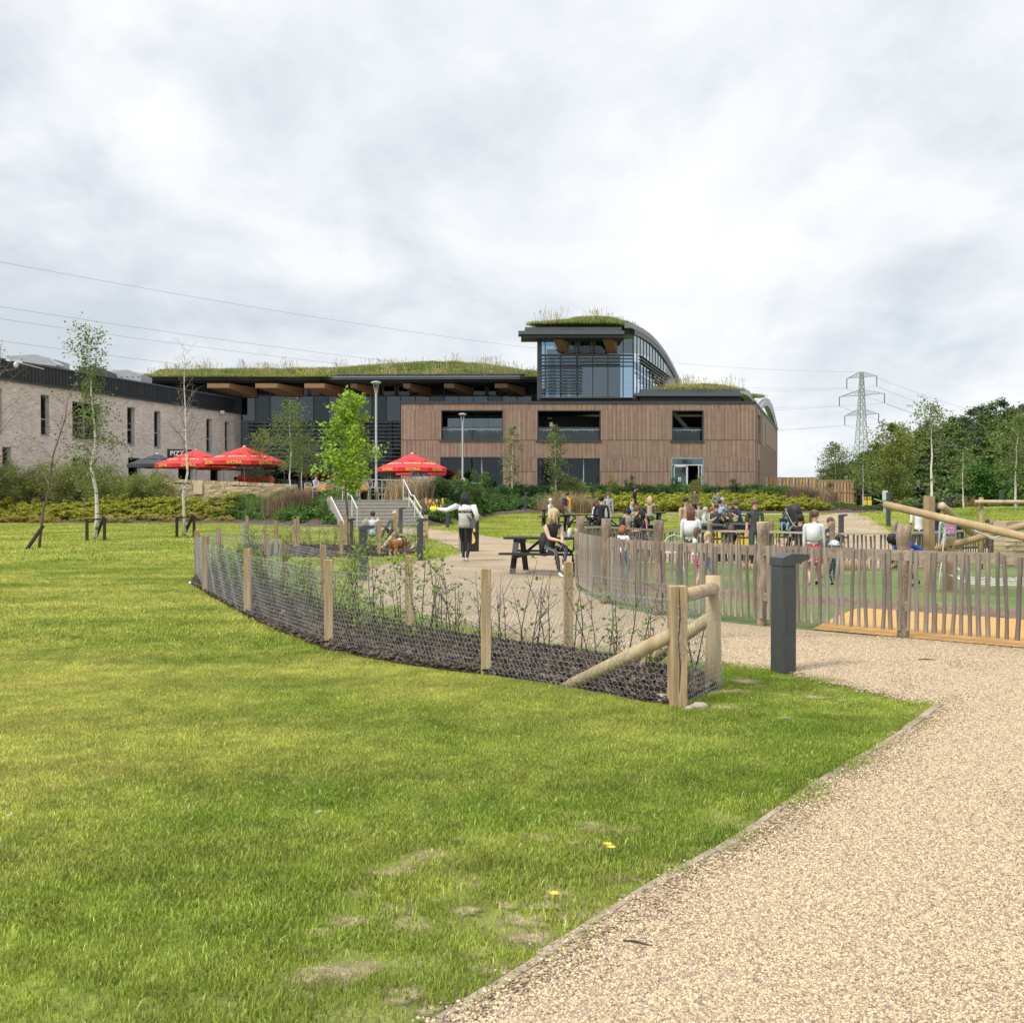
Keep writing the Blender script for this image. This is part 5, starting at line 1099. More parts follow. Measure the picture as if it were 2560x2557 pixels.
for i, (x, Y, k_, s, lb) in enumerate(((1000, 54.5, 0, 1.35, 'tan feathery grass tuft at the right of the steps handrail'), (1045, 56, 0, 1.5, 'wide tan feathery grass tuft behind the right handrail'), (1085, 57.5, 0, 1.2, 'small tan grass tuft beneath the red parasol'), (1385, 65, 0, 1.4, 'tan grass tuft behind the woman in the white top on the bench'), (1425, 65.5, 0, 1.6, 'wide tan grass tuft behind the yellow jacket'), (1460, 66, 0, 1.2, 'tan grass tuft left of the yellow shrubs'),
    (700, 55.3, 1, 1.25, 'reddish brown grass tuft at the end of the stone wall'), (735, 55, 1, 1.3, 'reddish brown grass tuft right of the stone wall end'), (770, 54.6, 1, 1.1, 'small reddish grass tuft left of the steps'), (2005, 73, 1, 1.7, 'reddish grass mound below the timber screen'), (2030, 74, 0, 1.5, 'tan brown grass mound behind the small bollard at the path'), (2060, 76, 1, 1.4, 'reddish grass tuft at the corner of the timber screen'))):
    X = PX(x, Y); o = ob('grass_tuft', None, loc=(X, Y, g(X, Y) - .05), rz=i, sc=s, label=lb, cat='ornamental grass'); ob('blades', tg_[k_], o)
pk = MB(); rg = random.Random(5)
for i in range(16):
    x, y, h = rg.uniform(-.45, .45), rg.uniform(-.2, .2), rg.uniform(.7, 1.15); pk.tube([(x, y, 0), (x, y, h)], .012, 4, 0); pk.tube([(x, y, h - .2), (x, y, h - .08), (x, y, h + .03)], [.02, .05, .015], 6, 1)
X = PX(1086, 52.5); pk.obj('flower_spikes', [M_GRN, mat('orange_flower', (.75, .38, .08), .7)], ob('flowering_plant', None, loc=(X, 52.5, g(X, 52.5)), label='clump of orange and yellow flower spikes right of the steps', cat='flowers'))
# ---- woods on the hill at the right
M_W = [leaf_mat('wood_leaf_dark', (.06, .10, .03), .5, .2, .3, (.12, .165, .05)), leaf_mat('wood_leaf_mid', (.085, .14, .035), .5, .2, .3, (.16, .22, .06)), leaf_mat('wood_leaf_light', (.10, .15, .035), .45, .25, .3, (.16, .2, .055)), leaf_mat('wood_leaf_grey', (.075, .10, .05), .45, .2, .3, (.11, .135, .07))]
def wood_tree(seed, mt, birchy):
    rs = np.random.RandomState(seed); T_ = MB(); T_.tube([(0, 0, -.3), (.02, 0, .5), (-.01, .01, .93)], [.016, .012, .003], 6)
    rg = random.Random(seed)
    for k in range(9):
        f = .3 + .06 * k; a = k * 2.4; l = .2; T_.tube([(0, 0, f), (math.cos(a) * l * .6, math.sin(a) * l * .6, f + .09), (math.cos(a) * l, math.sin(a) * l, f + .13)], [.005, .004, .002], 4, cap=False)
    C = []
    for k in range(46):
        t = rs.uniform(0, 1); zc = .2 + .78 * t; r_ = .25 * math.sin(math.pi * min(1, .12 + .88 * t) ** (.8 if birchy else .95)) ** .7; a = rs.uniform(0, 6.28); q = r_ * rs.uniform(.35, 1)
        C.append(np.array([math.cos(a) * q, math.sin(a) * q, zc]) + rs.normal(0, 1, (75, 3)) * np.array([.042, .042, .034]))
    return T_.mesh('trunk', M_BIRCH if birchy else M_BARK, True), npmesh('crown', *leaves(np.vstack(C), .034, rs, .3, .7), mt)
WT = [wood_tree(100 + i, M_W[i % 4], i % 4 in (1, 3)) for i in range(8)]
SKY = [(2040, 1225), (2080, 1190), (2110, 1178), (2140, 1140), (2180, 1118), (2230, 1108), (2262, 1090), (2300, 1070), (2340, 1050), (2380, 1046), (2420, 1034), (2450, 1024), (2490, 1008), (2530, 1008), (2570, 1008), (2640, 990), (2800, 990)]
LBW = ['dark green tree in the wood on the hill', 'mid green birch in the wood on the hill', 'light green broad tree in the wood on the hill', 'grey green slender tree in the wood on the hill']
rg = random.Random(77); cnt = 0
for row, (Y, fr, nn) in enumerate(((96, .40, 15), (104, .55, 19), (116, .68, 23), (128, .80, 26), (142, .92, 28), (156, 1.0, 32))):
    for i in range(nn):
        x = 2062 + row * 3 + (2800 - 2062) * (i + rg.uniform(.1, .9)) / nn; 
        if row == 0 and x < 2110: continue
        Yt = Y + rg.uniform(-4, 4); X = PX(x, Yt); ys_ = lin(x, SKY); yt = 1235 + (ys_ - 1235) * fr + rg.uniform(-9, 14); zt = P(x, yt, Yt).z; zz = g(X, Yt); H = max(3.0, zt - zz)
        k_ = rg.randrange(8); o = ob('woodland_tree', None, loc=(X, Yt, zz), rz=rg.uniform(0, 6.28), sc=(max(8, H * 1.1), max(8, H * 1.1), H), label=LBW[k_ % 4], cat='tree', group=LBW[k_ % 4].replace(' tree', ' trees').replace(' birch', ' birches')); ob('trunk', WT[k_][0], o); ob('crown', WT[k_][1], o); cnt += 1
und = [src('clump', bush(110 + i, 1.5, 2.0, 900, .30, M_W[i], .2, .35, 16, .7)) for i in range(4)]
def fw(r): Y = r.uniform(88, 100); return (PX(r.uniform(2110, 2800), Y), Y)
clumps('undergrowth', fw, 170, und, 'tangled green undergrowth along the edge of the wood', 'undergrowth', seed=12, s=(.6, 1.5))
def fw2(r): Y = r.uniform(60, 84); return (PX(r.uniform(2215, 2800), Y), Y)
clumps('wood_edge_bushes', fw2, 75, und + [src('clump', bush(118, 1.3, 1.7, 900, .16, leaf_mat('rust_leaf', (.20, .15, .06), .5), .2, .35, 16, .5))], 'mixed green and rusty bushes between the lawn and the wood', 'bushes', seed=13, s=(.35, .8))
o = ob('bush', None, loc=(PX(2452, 66), 66, g(PX(2452, 66), 66)), sc=(1.0, 1.0, 1.0), label='large dark round leafy bush at the wood edge behind the log frame', cat='bush'); ob('foliage', bush(120, 2.3, 3.6, 4200, .2, leaf_mat('fresh_leaf', (.05, .13, .02), .4), .8, .3, 30, .7), o)
# distant hill
m_ = MB(); ps = [(-40, .5), (60, 6.5), (110, 8.5), (150, 10), (185, 6.5), (215, 2), (400, 1)]
npm = [((PX(1900, 600) + a) , 600, 1.5 + b * 1.9) for a, b in ps]
V = [(x, y, -8) for x, y, z in npm] + [(x, y, z) for x, y, z in npm] + [(x, y + 160, z * .8) for x, y, z in npm]; n7 = len(ps)
Fh = [(i, i + 1, i + 1 + n7, i + n7) for i in range(n7 - 1)] + [(i + n7, i + 1 + n7, i + 1 + 2 * n7, i + 2 * n7) for i in range(n7 - 1)]
ob('distant_hill', npmesh('distant_hill', V, Fh, mat('far_woodland', (.05, .085, .05), 1, var=.5, vscale=.08), True), kind='structure')
# ------------------------------------------------------------------ fences
def wood(name, c, c2, st=(1, 1, .12), vs=9, bump=.5, orand=.15): return mat(name, c, .85, col2=c2, vscale=vs, stretch=st, bump=bump, bscale=30, objrand=orand)
M_POST = wood('new_timber', (.25, .165, .085), (.56, .41, .245), (1, 1, .09), 16, .8); M_RND = wood('peeled_pole', (.36, .265, .15), (.54, .43, .275))
M_PAL = wood('weathered_paling', (.17, .145, .12), (.36, .31, .255), (3, 3, .35), 6, .6, .28); M_RAIL = wood('paling_rail', (.20, .155, .115), (.36, .285, .215), (.3, 3, 3), 6)
M_RUST = wood('bark_post', (.13, .10, .075), (.40, .31, .22), (2.2, 2.2, .8), 5, 1); M_CUT = mat('cut_end', (.50, .40, .28), .8, var=.2)
M_WIRE = mat('galvanised_wire', (.37, .385, .39), .45, metal=.3); M_LOG = wood('log', (.30, .21, .11), (.47, .35, .20), (.35, .35, .35), 5, .5, .1)
def netting(path, hgt, cell, rad, rs, top=True):
    """hexagonal wire netting following a polyline of base points"""
    path = [Vector(p) for p in path]; cum = [0]
    for a, b in zip(path, path[1:]): cum.append(cum[-1] + (b - a).length)
    cum = np.array(cum); PA = np.array([tuple(p) for p in path]); Lt = cum[-1]; nu = int(Lt / (cell / 2)); hp = cell * .86; nv = int(hgt / hp)
    def pt(u, v):
        u = np.clip(u, 0, Lt); p = np.stack([np.interp(u, cum, PA[:, i]) for i in range(3)], -1); p[..., 2] += v
        p[..., 0] += .012 * np.sin(u * 7 + v * 9); p[..., 1] += .012 * np.sin(u * 5.3 + v * 7 + 1); return p
    i = np.arange(nu); A = []; B = []
    for r in range(nv + 1):
        z0 = r * hp + np.where((i + r) % 2 == 0, -1, 1) * cell * .14; u = i * cell / 2; j = rs.normal(0, cell * .05, nu)
        p = pt(u + j, z0 + .01); A.append(p[:-1]); B.append(p[1:])
        if r < nv:
            up = (i + r) % 2 == 1; q = pt(u + j, (r + 1) * hp - cell * .14 + .01); A.append(p[up]); B.append(q[up])
    if top:
        for v in (hgt, .02):
            u = np.linspace(0, Lt, max(2, int(Lt / .25))); p = pt(u, v); A.append(p[:-1]); B.append(p[1:])
    A, B = np.vstack(A), np.vstack(B); d = B - A; d /= np.linalg.norm(d, axis=1)[:, None] + 1e-9; ref = np.where(np.abs(d[:, 2:3]) > .8, [[1., 0, 0]], [[0, 0, 1.]]); x = np.cross(d, ref); x /= np.linalg.norm(x, axis=1)[:, None] + 1e-9; y = np.cross(d, x)
    V = []; 
    for k in range(3): a = 2.0944 * k; V.append((x * math.cos(a) + y * math.sin(a)) * rad)
    V = np.stack([A + V[0], A + V[1], A + V[2], B + V[0], B + V[1], B + V[2]], 1).reshape(-1, 3); n = len(A)
    F = (np.array([(0, 1, 4, 3), (1, 2, 5, 4), (2, 0, 3, 5)])[None] + (np.arange(n) * 6)[:, None, None]).reshape(-1, 4); return npmesh('wire_netting', V, F, M_WIRE)
def post_sq(par, p, w_, h, mt=M_POST, rz=0, name='post'):
    m_ = MB(); M_ = Matrix.Rotation(rz, 3, 'Z'); m_.cbox((0, 0, h / 2 - .03), (w_, w_, h + .06)); return ob(name, m_.mesh(name, mt), par, loc=p, rz=rz, bevel=.006)
def post_rd(par, p, r_, h, mt=M_RND, name='post'):
    m_ = MB(); m_.tube([(0, 0, -.05), (.004, 0, h * .5), (0, 0, h)], [r_, r_ * .98, r_ * .96], 14); return ob(name, m_.mesh(name, [mt], True), par, loc=p)
FA = empty('wire_netting_fence', (0, 0, 0), 'near wire netting fence on timber posts around the hedging bed', 'fence')
rg = random.Random(12)
front = [(492, 1440), (514, 1482), (619.6, 1538), (822, 1616), (1215, 1690), (1693, 1767)]; back = [(1782, 1722), (1421, 1632), (1022, 1574), (808, 1512), (712, 1474), (667, 1440), (547, 1414)]
fw_ = [G(*p) for p in front]; bw_ = [G(*p) for p in back]
for i, p in enumerate(fw_):
    big = i == 5; post_sq(FA, p, .12 if big else .085, .88 if big else .9 + rg.uniform(-.03, .04), rz=rg.uniform(-.2, .2) if not big else .12)
for i, p in enumerate(bw_):
    if i == 0: post_rd(FA, p, .062, .9)
    else: post_sq(FA, p, .085, .88 + rg.uniform(-.04, .06), rz=rg.uniform(-.3, .3))
MB().tube([fw_[5] + V0 for V0 in (Vector((.005, -.0605, .12)), Vector((.012, -.061, .3)), Vector((.0, -.0605, .5)), Vector((.01, -.061, .66)), Vector((.004, -.0605, .86)))], [.002, .0045, .003, .005, .002], 4).obj('drying_crack', mat('crack', (.05, .03, .02), 1), FA)
a, b = fw_[5] + Vector((.03, .03, .80)), bw_[0] + Vector((0, -.02, .80)); MB().tube([a, b], .05, 14).obj('top_rail', M_RND, FA, True)
MB().tube([P(1680, 1586, fw_[5].y), G(1408, 1716) + Vector((0, 0, -.02))], .052, 14).obj('brace', M_RND, FA, True)
MB().tube([P(1768, 1548, bw_[0].y), G(1592, 1677)], .05, 14).obj('brace', M_RND, FA, True)
path = [bw_[-1], fw_[0], fw_[1], fw_[2], fw_[3], fw_[4], fw_[5] + Vector((.0, -.07, 0)), fw_[5] + Vector((.07, -.05, 0)), bw_[0] + Vector((.07, -.02, 0)), bw_[0] + Vector((.03, .07, 0))] + bw_[1:]
path = [p + Vector((0, -.05, 0)) if 0 < i < 6 else p for i, p in enumerate(path)]
rsn = np.random.RandomState(2); ob('wire_netting', netting(path, .78, .05, .0015, rsn), FA, kind='stuff')
FB = empty('wire_netting_fence', (0, 0, 0), 'far wire netting fence with pale posts around the thin hedging strip by the steps', 'fence')
nearr = [(690, 1388), (853.6, 1390), (948, 1389), (1010, 1385)]; farr = [(618, 1366), (745, 1368), (864.5, 1367), (990, 1366), (1065, 1369)]
nb_ = [G(*p) for p in nearr]; fb_ = [G(*p) for p in farr]
for i, p in enumerate(nb_[:3]): post_sq(FB, p, .09, .92)
for i, p in enumerate(fb_): post_sq(FB, p, .13 if i > 2 else .09, .93 if i < 3 else .98)
post_sq(FB, G(738, 1372), .09, .88)
MB().tube([fb_[3] + Vector((-.03, -.08, .42)), G(953, 1374)], .055, 8).obj('brace', M_RND, FB, True); MB().tube([fb_[4] + Vector((-.03, -.08, .42)), G(1026, 1376)], .055, 8).obj('brace', M_RND, FB, True)
ob('wire_netting', netting([fb_[0], G(600, 1380)] + nb_ + [fb_[4]], .8, .07, .0013, rsn), FB, kind='stuff'); ob('wire_netting', netting(fb_, .8, .07, .0013, rsn), FB, kind='stuff')
# hedging plants
M_STEM = mat('dark_stem', (.075, .055, .045), .85, var=.3); M_HL = leaf_mat('hawthorn_leaf', (.17, .25, .035), .35, .4)
def whip(seed, nst, H, nl, spread=.16, twig=4):
    rg = random.Random(seed); rs = np.random.RandomState(seed); m_ = MB(); C = []
    for s in range(nst):
        a = rg.uniform(0, 6.28); p = Vector((rg.uniform(-.05, .05), rg.uniform(-.05, .05), -.02)); d = Vector((math.cos(a) * rg.uniform(.05, .28), math.sin(a) * rg.uniform(.05, .28), 1)).normalized(); h = H * rg.uniform(.7, 1.05); pts = [p]
        for k in range(6): d = (d + Vector((rg.uniform(-.13, .13), rg.uniform(-.13, .13), .03))).normalized(); pts.append(pts[-1] + d * h / 6)
        m_.tube(pts, [.008 * (1 - .13 * k) for k in range(7)], 5, cap=False)
        for k in range(twig):
            q = pts[rg.randint(1, 5)]; e = Vector((rg.uniform(-1, 1), rg.uniform(-1, 1), rg.uniform(.2, 1))).normalized() * rg.uniform(.12, .3); m_.tube([q, q + e * .5 + Vector((0, 0, .01)), q + e], [.004, .003, .0015], 3, cap=False)
            if nl: C.append(np.array(q + e * .7) + rs.normal(0, .05, (nl // 3, 3)))
        if nl: 
            for q in pts[1:]: C.append(np.array(q) + rs.normal(0, .05, (nl // 4 + 1, 3)))
    return m_.mesh('stems', M_STEM, True), (npmesh('leaves', *leaves(np.vstack(C), .048, rs, .4, .62), M_HL) if nl else None)
WH = [whip(1, 3, 1.0, 17, twig=5), whip(2, 3, .95, 15, twig=5), whip(3, 2, 1.15, 20, twig=6), whip(4, 3, .8, 8), whip(5, 2, .95, 5), whip(6, 3, .9, 0, twig=6), whip(7, 2, 1.05, 3, twig=5), whip(8, 5, .7, 12, twig=9)]
rs3 = np.random.RandomState(21)
def plantw(x, y, k, lab, grp, s=1.0, rz=0):
    p = G(x, y); o = ob('hedging_plant', None, loc=p + Vector((0, 0, .02)), rz=rz, sc=s, label=lab, cat='young shrub', group=grp); ob('stems', WH[k][0], o)
    if WH[k][1]: ob('leaves', WH[k][1], o)
LB1 = [(1480, 1655, 6), (1535, 1660, 3), (1448, 1650, 4), (1368, 1640, 6), (1305, 1650, 4), (1255, 1630, 5), (1195, 1640, 6), (1120, 1640, 5), (1230, 1660, 5), (1330, 1680, 5), (1620, 1700, 3), (1740, 1700, 4), (1580, 1690, 6), (1075, 1625, 0), (1050, 1600, 2), (1000, 1620, 0), (955, 1610, 3), (935, 1575, 0), (905, 1600, 1), (870, 1585, 0), (850, 1550, 1), (835, 1575, 3), (1085, 1600, 4), (1140, 1610, 3),
    (800, 1555, 4), (780, 1535, 3), (760, 1560, 5), (740, 1520, 7), (720, 1540, 6), (700, 1500, 0), (690, 1530, 4), (675, 1510, 5), (655, 1480, 7), (640, 1505, 6), (625, 1470, 7), (605, 1500, 3), (590, 1455, 7), (575, 1480, 7), (560, 1440, 7), (545, 1465, 6), (530, 1440, 3), (610, 1440, 7), (650, 1450, 1)]
for i, (x, y, k) in enumerate(LB1):
    gl_ = 'leafy' if k in (0, 1, 2) else 'nearly bare'; plantw(x, y, k, 'young hawthorn whip with fresh green leaves in the near netted bed' if k in (0, 1, 2) else 'thin nearly bare hedging whip growing in the near netted bed', gl_ + ' hedging whips in the near bed', .92 + .16 * ((i * 7) % 5) / 5, i * 1.9)
for i in range(24):
    x = 612 + i * 18.5; plantw(x, 1372 + (i * 5) % 13, (5, 6, 4)[i % 3], 'thin bare hedging stem in the far netted strip by the steps', 'bare hedging stems in the far strip', 1.0, i)
# stones and worn soil at the corner post
soil = world([(1500, 1765), (1600, 1745), (1690, 1752), (1790, 1710), (1850, 1725), (1900, 1760), (1850, 1790), (1720, 1795), (1600, 1790), (1530, 1785)])
drape('bare_soil', soil, .008, mat('bare_soil', (.36, .27, .17), 1, col2=(.55, .43, .30), vscale=9, bump=.8, bscale=25))
for i, (x, y, s, lb) in enumerate(((1748, 1772, .05, 'grey rounded stone on the bare soil at the corner post'), (1722, 1776, .035, 'small tan stone left of the grey stone at the corner post'), (1655, 1758, .07, 'brown lump of soil and stone in front of the brace'), (655, 1492, .05, 'white stone lying in the mulch at the left end of the bed'), (483, 1461, .07, 'white pipe end or stone at the left tip of the netted bed'), (25, 2044, .02, 'small pale stone on the lawn near the left edge'), (888, 1977, .02, 'tiny whitish stone on the lawn in the middle foreground'), (797, 2035, .02, 'tiny pale pebble on the lawn left of the whitish stone'))):
    p = G(x, y); m_ = MB(); m_.ball((0, 0, s * .4), s, 9, 7, (1.3, .9, .6), 0, .12, random.Random(i)); m_.obj('stone', cmat((.38, .33, .27) if i != 3 and i != 4 else (.72, .70, .65), .9), None, True, loc=p, rz=i, label=lb, cat='stone')
for i, (x, y) in enumerate(((1385, 2279), (1520, 2150), (1528, 2158))):
    p = G(x, y); m_ = MB(); m_.tube([(0, 0, 0), (.004, 0, .05)], .0015, 4, 1)
    for k in range(7): a = k * .9; m_.add([(0, 0, .05), (.011 * math.cos(a - .4), .011 * math.sin(a - .4), .054), (.016 * math.cos(a), .016 * math.sin(a), .055), (.011 * math.cos(a + .4), .011 * math.sin(a + .4), .054)], [(0, 1, 2, 3)])
    m_.obj('buttercup', [M_YEL, M_GRN], loc=p, sc=1.3, label=('single yellow buttercup nearest the path edging in the foreground lawn', 'left one of a pair of yellow buttercups in the lawn', 'right one of a pair of yellow buttercups in the lawn')[i], cat='flower')
tw = MB(); tw.tube([(-.05, .02, .01), (0, 0, .014), (.06, -.03, .01)], [.003, .005, .002], 5); tw.obj('twig', M_STEM, loc=G(1590, 2370) + Vector((0, 0, .012)), sc=.85, label='dark twig lying on the near gravel path', cat='twig')
tw.obj('twig', M_STEM, loc=G(2315, 1655) + Vector((0, 0, .012)), sc=1.3, rz=.3, label='thin dark stick on the gravel in front of the paling fence', cat='twig')
# paling fences
def resample(path, step):
    out = [path[0].copy()]; acc = 0
    for a, b in zip(path, path[1:]):
        l = (b - a).length; t = step - acc
        while t <= l: out.append(a.lerp(b, t / l)); t += step
        acc = (acc + l) % step if l >= step - acc else acc + l
    return out
def paling_mesh(seed, w_, h, bottom):
    rg = random.Random(seed); m_ = MB(); n = 5; o = []
    for i in range(n):
        z = bottom + (h - bottom) * i / (n - 1); dx = rg.uniform(-.008, .008) * (1 if 0 < i else .3); ww = w_ * rg.uniform(.8, 1.15); dd = .022
        o.append([(dx - ww / 2, -.004, z), (dx - ww * .2, -dd, z), (dx + ww * .3, -dd * .9, z), (dx + ww / 2, 0, z)])
    for a, b in zip(o, o[1:]):
        k = len(m_.v); m_.v += a + b
        for j in range(3): m_.f.append((k + j, k + j + 1, k + j + 5, k + j + 4)); m_.m.append(0)
        m_.f.append((k + 3, k, k + 4, k + 7)); m_.m.append(0)
    k = len(m_.v); m_.v += o[0] + o[-1]; m_.f += [(k + 3, k + 2, k + 1, k), (k + 4, k + 5, k + 6, k + 7)]; m_.m += [0, 0]
    return m_.mesh('paling', M_PAL)
def rustic_post(par, p, h, r_, seed):
    rg = random.Random(seed); m_ = MB(); n = 9; m_.tube([(rg.uniform(-.012, .012), rg.uniform(-.012, .012), -.05 + (h + .05) * i / n) for i in range(n + 1)], [r_ * rg.uniform(.85, 1.15) for i in range(n + 1)], 11); m_.m[-1] = 1
    ob('post', m_.mesh('post', [M_RUST, M_CUT], True), par, loc=p, rz=seed)
def paling_fence(name, label, path, pitch, w_, h, bot, posts, pr, rails, lift=0.0, cap=False, seed=1):
    F_ = empty(name, (0, 0, 0), label, 'fence'); rg = random.Random(seed); ms = [paling_mesh(seed * 20 + i, w_, h, bot) for i in range(9)]; pts = resample(path, pitch)
    for i, p in enumerate(pts[:-1]):
        d = pts[i + 1] - p; az = math.atan2(d.y, d.x); o = ob('paling', ms[rg.randrange(9)], F_, loc=(p.x, p.y, g(p.x, p.y)), rz=az + rg.uniform(-.1, .1)); o.rotation_euler.y = rg.uniform(-.045, .045); o.scale.z = rg.uniform(.96, 1.03); o.scale.x = rg.uniform(.8, 1.25)
    step = max(1, int(2.0 / pitch))
    for z, hh, th in rails:
        for i in range(0, len(pts) - 1, step):
            seg = pts[i:i + step + 1]; m_ = MB()
            for a, b in zip(seg, seg[1:]):
                n_ = Vector((-(b - a).y, (b - a).x, 0)).normalized() * (.005 if not cap or z < .8 else -.02); A_ = Vector((a.x, a.y, g(a.x, a.y) + z)) + n_; B_ = Vector((b.x, b.y, g(b.x, b.y) + z)) + n_; m_.bar(A_ + n_ * 2, B_ + n_ * 2, hh, th, up=(0, 0, 1))
            m_.obj('rail', M_RAIL if not (cap and z > .8) else M_RAILC, F_)
    for i, p in enumerate(posts): rustic_post(F_, p, *(pr[:1]), pr[1], seed * 9 + i)
    return F_
M_RAILC = wood('pale_rail', (.36, .31, .25), (.50, .44, .36), (.3, 3, 3), 5)
wp = [Vector((x, y, 0)) for x, y in W_pf]
ext = wp + [wp[-1] + (wp[-1] - wp[-2]).normalized() * 2.5]
pst = [G(1452, 1474), G(1514, 1510), G(1646, 1539), G(1905, 1566), G(2259, 1597), G(2690, 1632)]
paling_fence('paling_fence', 'weathered cleft paling fence with rustic bark posts along the near edge of the playground', ext, .092, .047, .96, .10, pst, (1.24, .068), [(.905, .03, .115), (.36, .03, .1)], seed=3)
wb = [Vector((x, y, 0)) for x, y in ([W_pf[0]] + W_pb[::-1])]
bpost = [G(1570, 1410), G(1775, 1411), G(1928, 1414), G(2081, 1424), G(2237, 1424), G(2480, 1405)]
paling_fence('paling_fence', 'low pale capped paling fence along the far side of the playground', wb, .115, .05, .9, .04, bpost, (1.25, .07), [(.93, .12, .05), (.45, .03, .07)], cap=True, seed=5)
# log climbing frame
CF = empty('log_climbing_frame', (0, 0, 0), 'climbing frame of thick round logs, a tall square post and white ropes', 'climbing frame')
def logo_(name, a, b, r_, mt=M_LOG, par=CF, ends=True):
    m_ = MB(); n = 6; m_.tube([a.lerp(b, i / n) for i in range(n + 1)], [r_ * (1 + .04 * math.sin(i * 2.1)) for i in range(n + 1)], 16); m_.m[-1] = m_.m[-2] = 1; return m_.obj(name, [mt, M_CUT], par, True)
logo_('log', P(2214, 1262, 19.3), P(2620, 1356, 16), .068)
logo_('log', P(2354, 1264, 18.4), P(2443, 1343, 20.2), .066); logo_('log', P(2330, 1376, 19.6), P(2640, 1292, 18.5), .062)
b_ = gp(PX(2323, 19.0), 19.0); post_sq(CF, b_, .14, P(2323, 1240, 19.0).z - b_.z, M_LOG, .3); b_ = gp(PX(2376, 19.4), 19.4); post_sq(CF, b_, .12, P(2376, 1343, 19.4).z - b_.z, M_LOG, .1)
M_ROPE = mat('white_rope', (.62, .60, .54), .8); M_BOLT = mat('bolt_hole', (.02, .018, .015), .8)
m_ = MB()
for x, y, Y in ((2317, 1288, 18.92), (2448, 1317, 17.3), (2487, 1326, 17.0), (2526, 1335, 16.6), (2377, 1366, 19.3)): p = P(x, y, Y); m_.cyl((0, 0), .018, 0, .02, 8); 
m_ = MB()
for x, y, Y in ((2317, 1288, 18.91), (2448, 1317, 17.30), (2487, 1326, 17.0), (2526, 1335, 16.68), (2377, 1366, 19.33)): p = P(x, y, Y); m_.tube([p + Vector((0, .03, 0)), p + Vector((0, -.012, 0))], .018, 8)
m_.obj('bolt_caps', M_BOLT, CF, kind='stuff')
def rope(pts, r_=.010, par=CF, nm='rope'): return MB().tube(pts, r_, 5).obj(nm, M_ROPE, par, True)
rope([P(2367, 1290, 18.0), P(2361, 1335, 18.0), P(2357, 1378, 18), P(2352, 1420, 17.9), P(2345, 1482, 17.8)]); MB().tube([P(2361, 1333, 18), P(2360, 1342, 18)], .022, 8).obj('rope_ferrule', M_WHITE, CF); MB().tube([P(2352, 1434, 17.9), P(2351, 1442, 17.9)], .022, 8).obj('rope_ferrule', M_WHITE, CF); MB().tube([P(2368, 1286, 17.95), P(2367, 1306, 17.95)], .022, 8).obj('shackle', M_LIGHTM, CF)
for k in range(5): rope([P(2434 + k * 2, 1324 + k * 1.5, 18), P(2460 + k * 4, 1337 + k * 2.2, 18), P(2485, 1342 + k * 1.4, 18), P(2512 - k * 2, 1338 + k * .5, 18)], .007)
for k in range(5): rope([P(2368 + k * 4, 1436 + k * 1.2, 19.5 - k * .6), P(2420, 1443 + k * 4, 19 - k * .6), P(2490, 1447 + k * 4, 18.6 - k * .5), P(2580, 1446 + k * 4.5, 18 - k * .4)], .010, nm='net_rope')
for k in range(12): rope([P(2380 + k * 16, 1437 + k * .6, 19.3), P(2386 + k * 17, 1452 + k * .8, 18)], .008, nm='net_rope')
for k in range(4): rope([P(2388 + k * 6, 1416 + k * 3, 19.3), P(2405 + k * 10, 1432 + k * 2.5, 19.2)], .008, nm='net_rope')
GN_ = empty('log_gantry', (0, 0, 0), 'round post carrying a long horizontal pole at the right edge of the playground', 'play frame')
b_ = gp(PX(2453, 27.5), 27.5); post_rd(GN_, b_, .055, P(2453, 1243, 27.5).z - b_.z, M_LOG); logo_('crossbar', P(2438, 1254.5, 27.4), P(2640, 1255, 27.4), .05, M_RND, GN_)
# log edging in the playground
LE = [(1859 + i * 7.5, 1409, 1426 - abs(3 - i) * .6) for i in range(9)] + [(2096 + i * 7, 1402, 1427) for i in range(11)]
for j, (rng, lb) in enumerate(((LE[:9], 'short upright log edging in the playground left of the dark bollard'), (LE[9:], 'short upright log edging in the playground beside the toddler'))):
    e = empty('log_edging', (0, 0, 0), lb, 'log edging')
    for x, y0, y1 in rng: p = G(x, y1); post_rd(e, p, .045, max(.12, (y1 - y0) / 2660 * p.y), M_LOG, 'log')
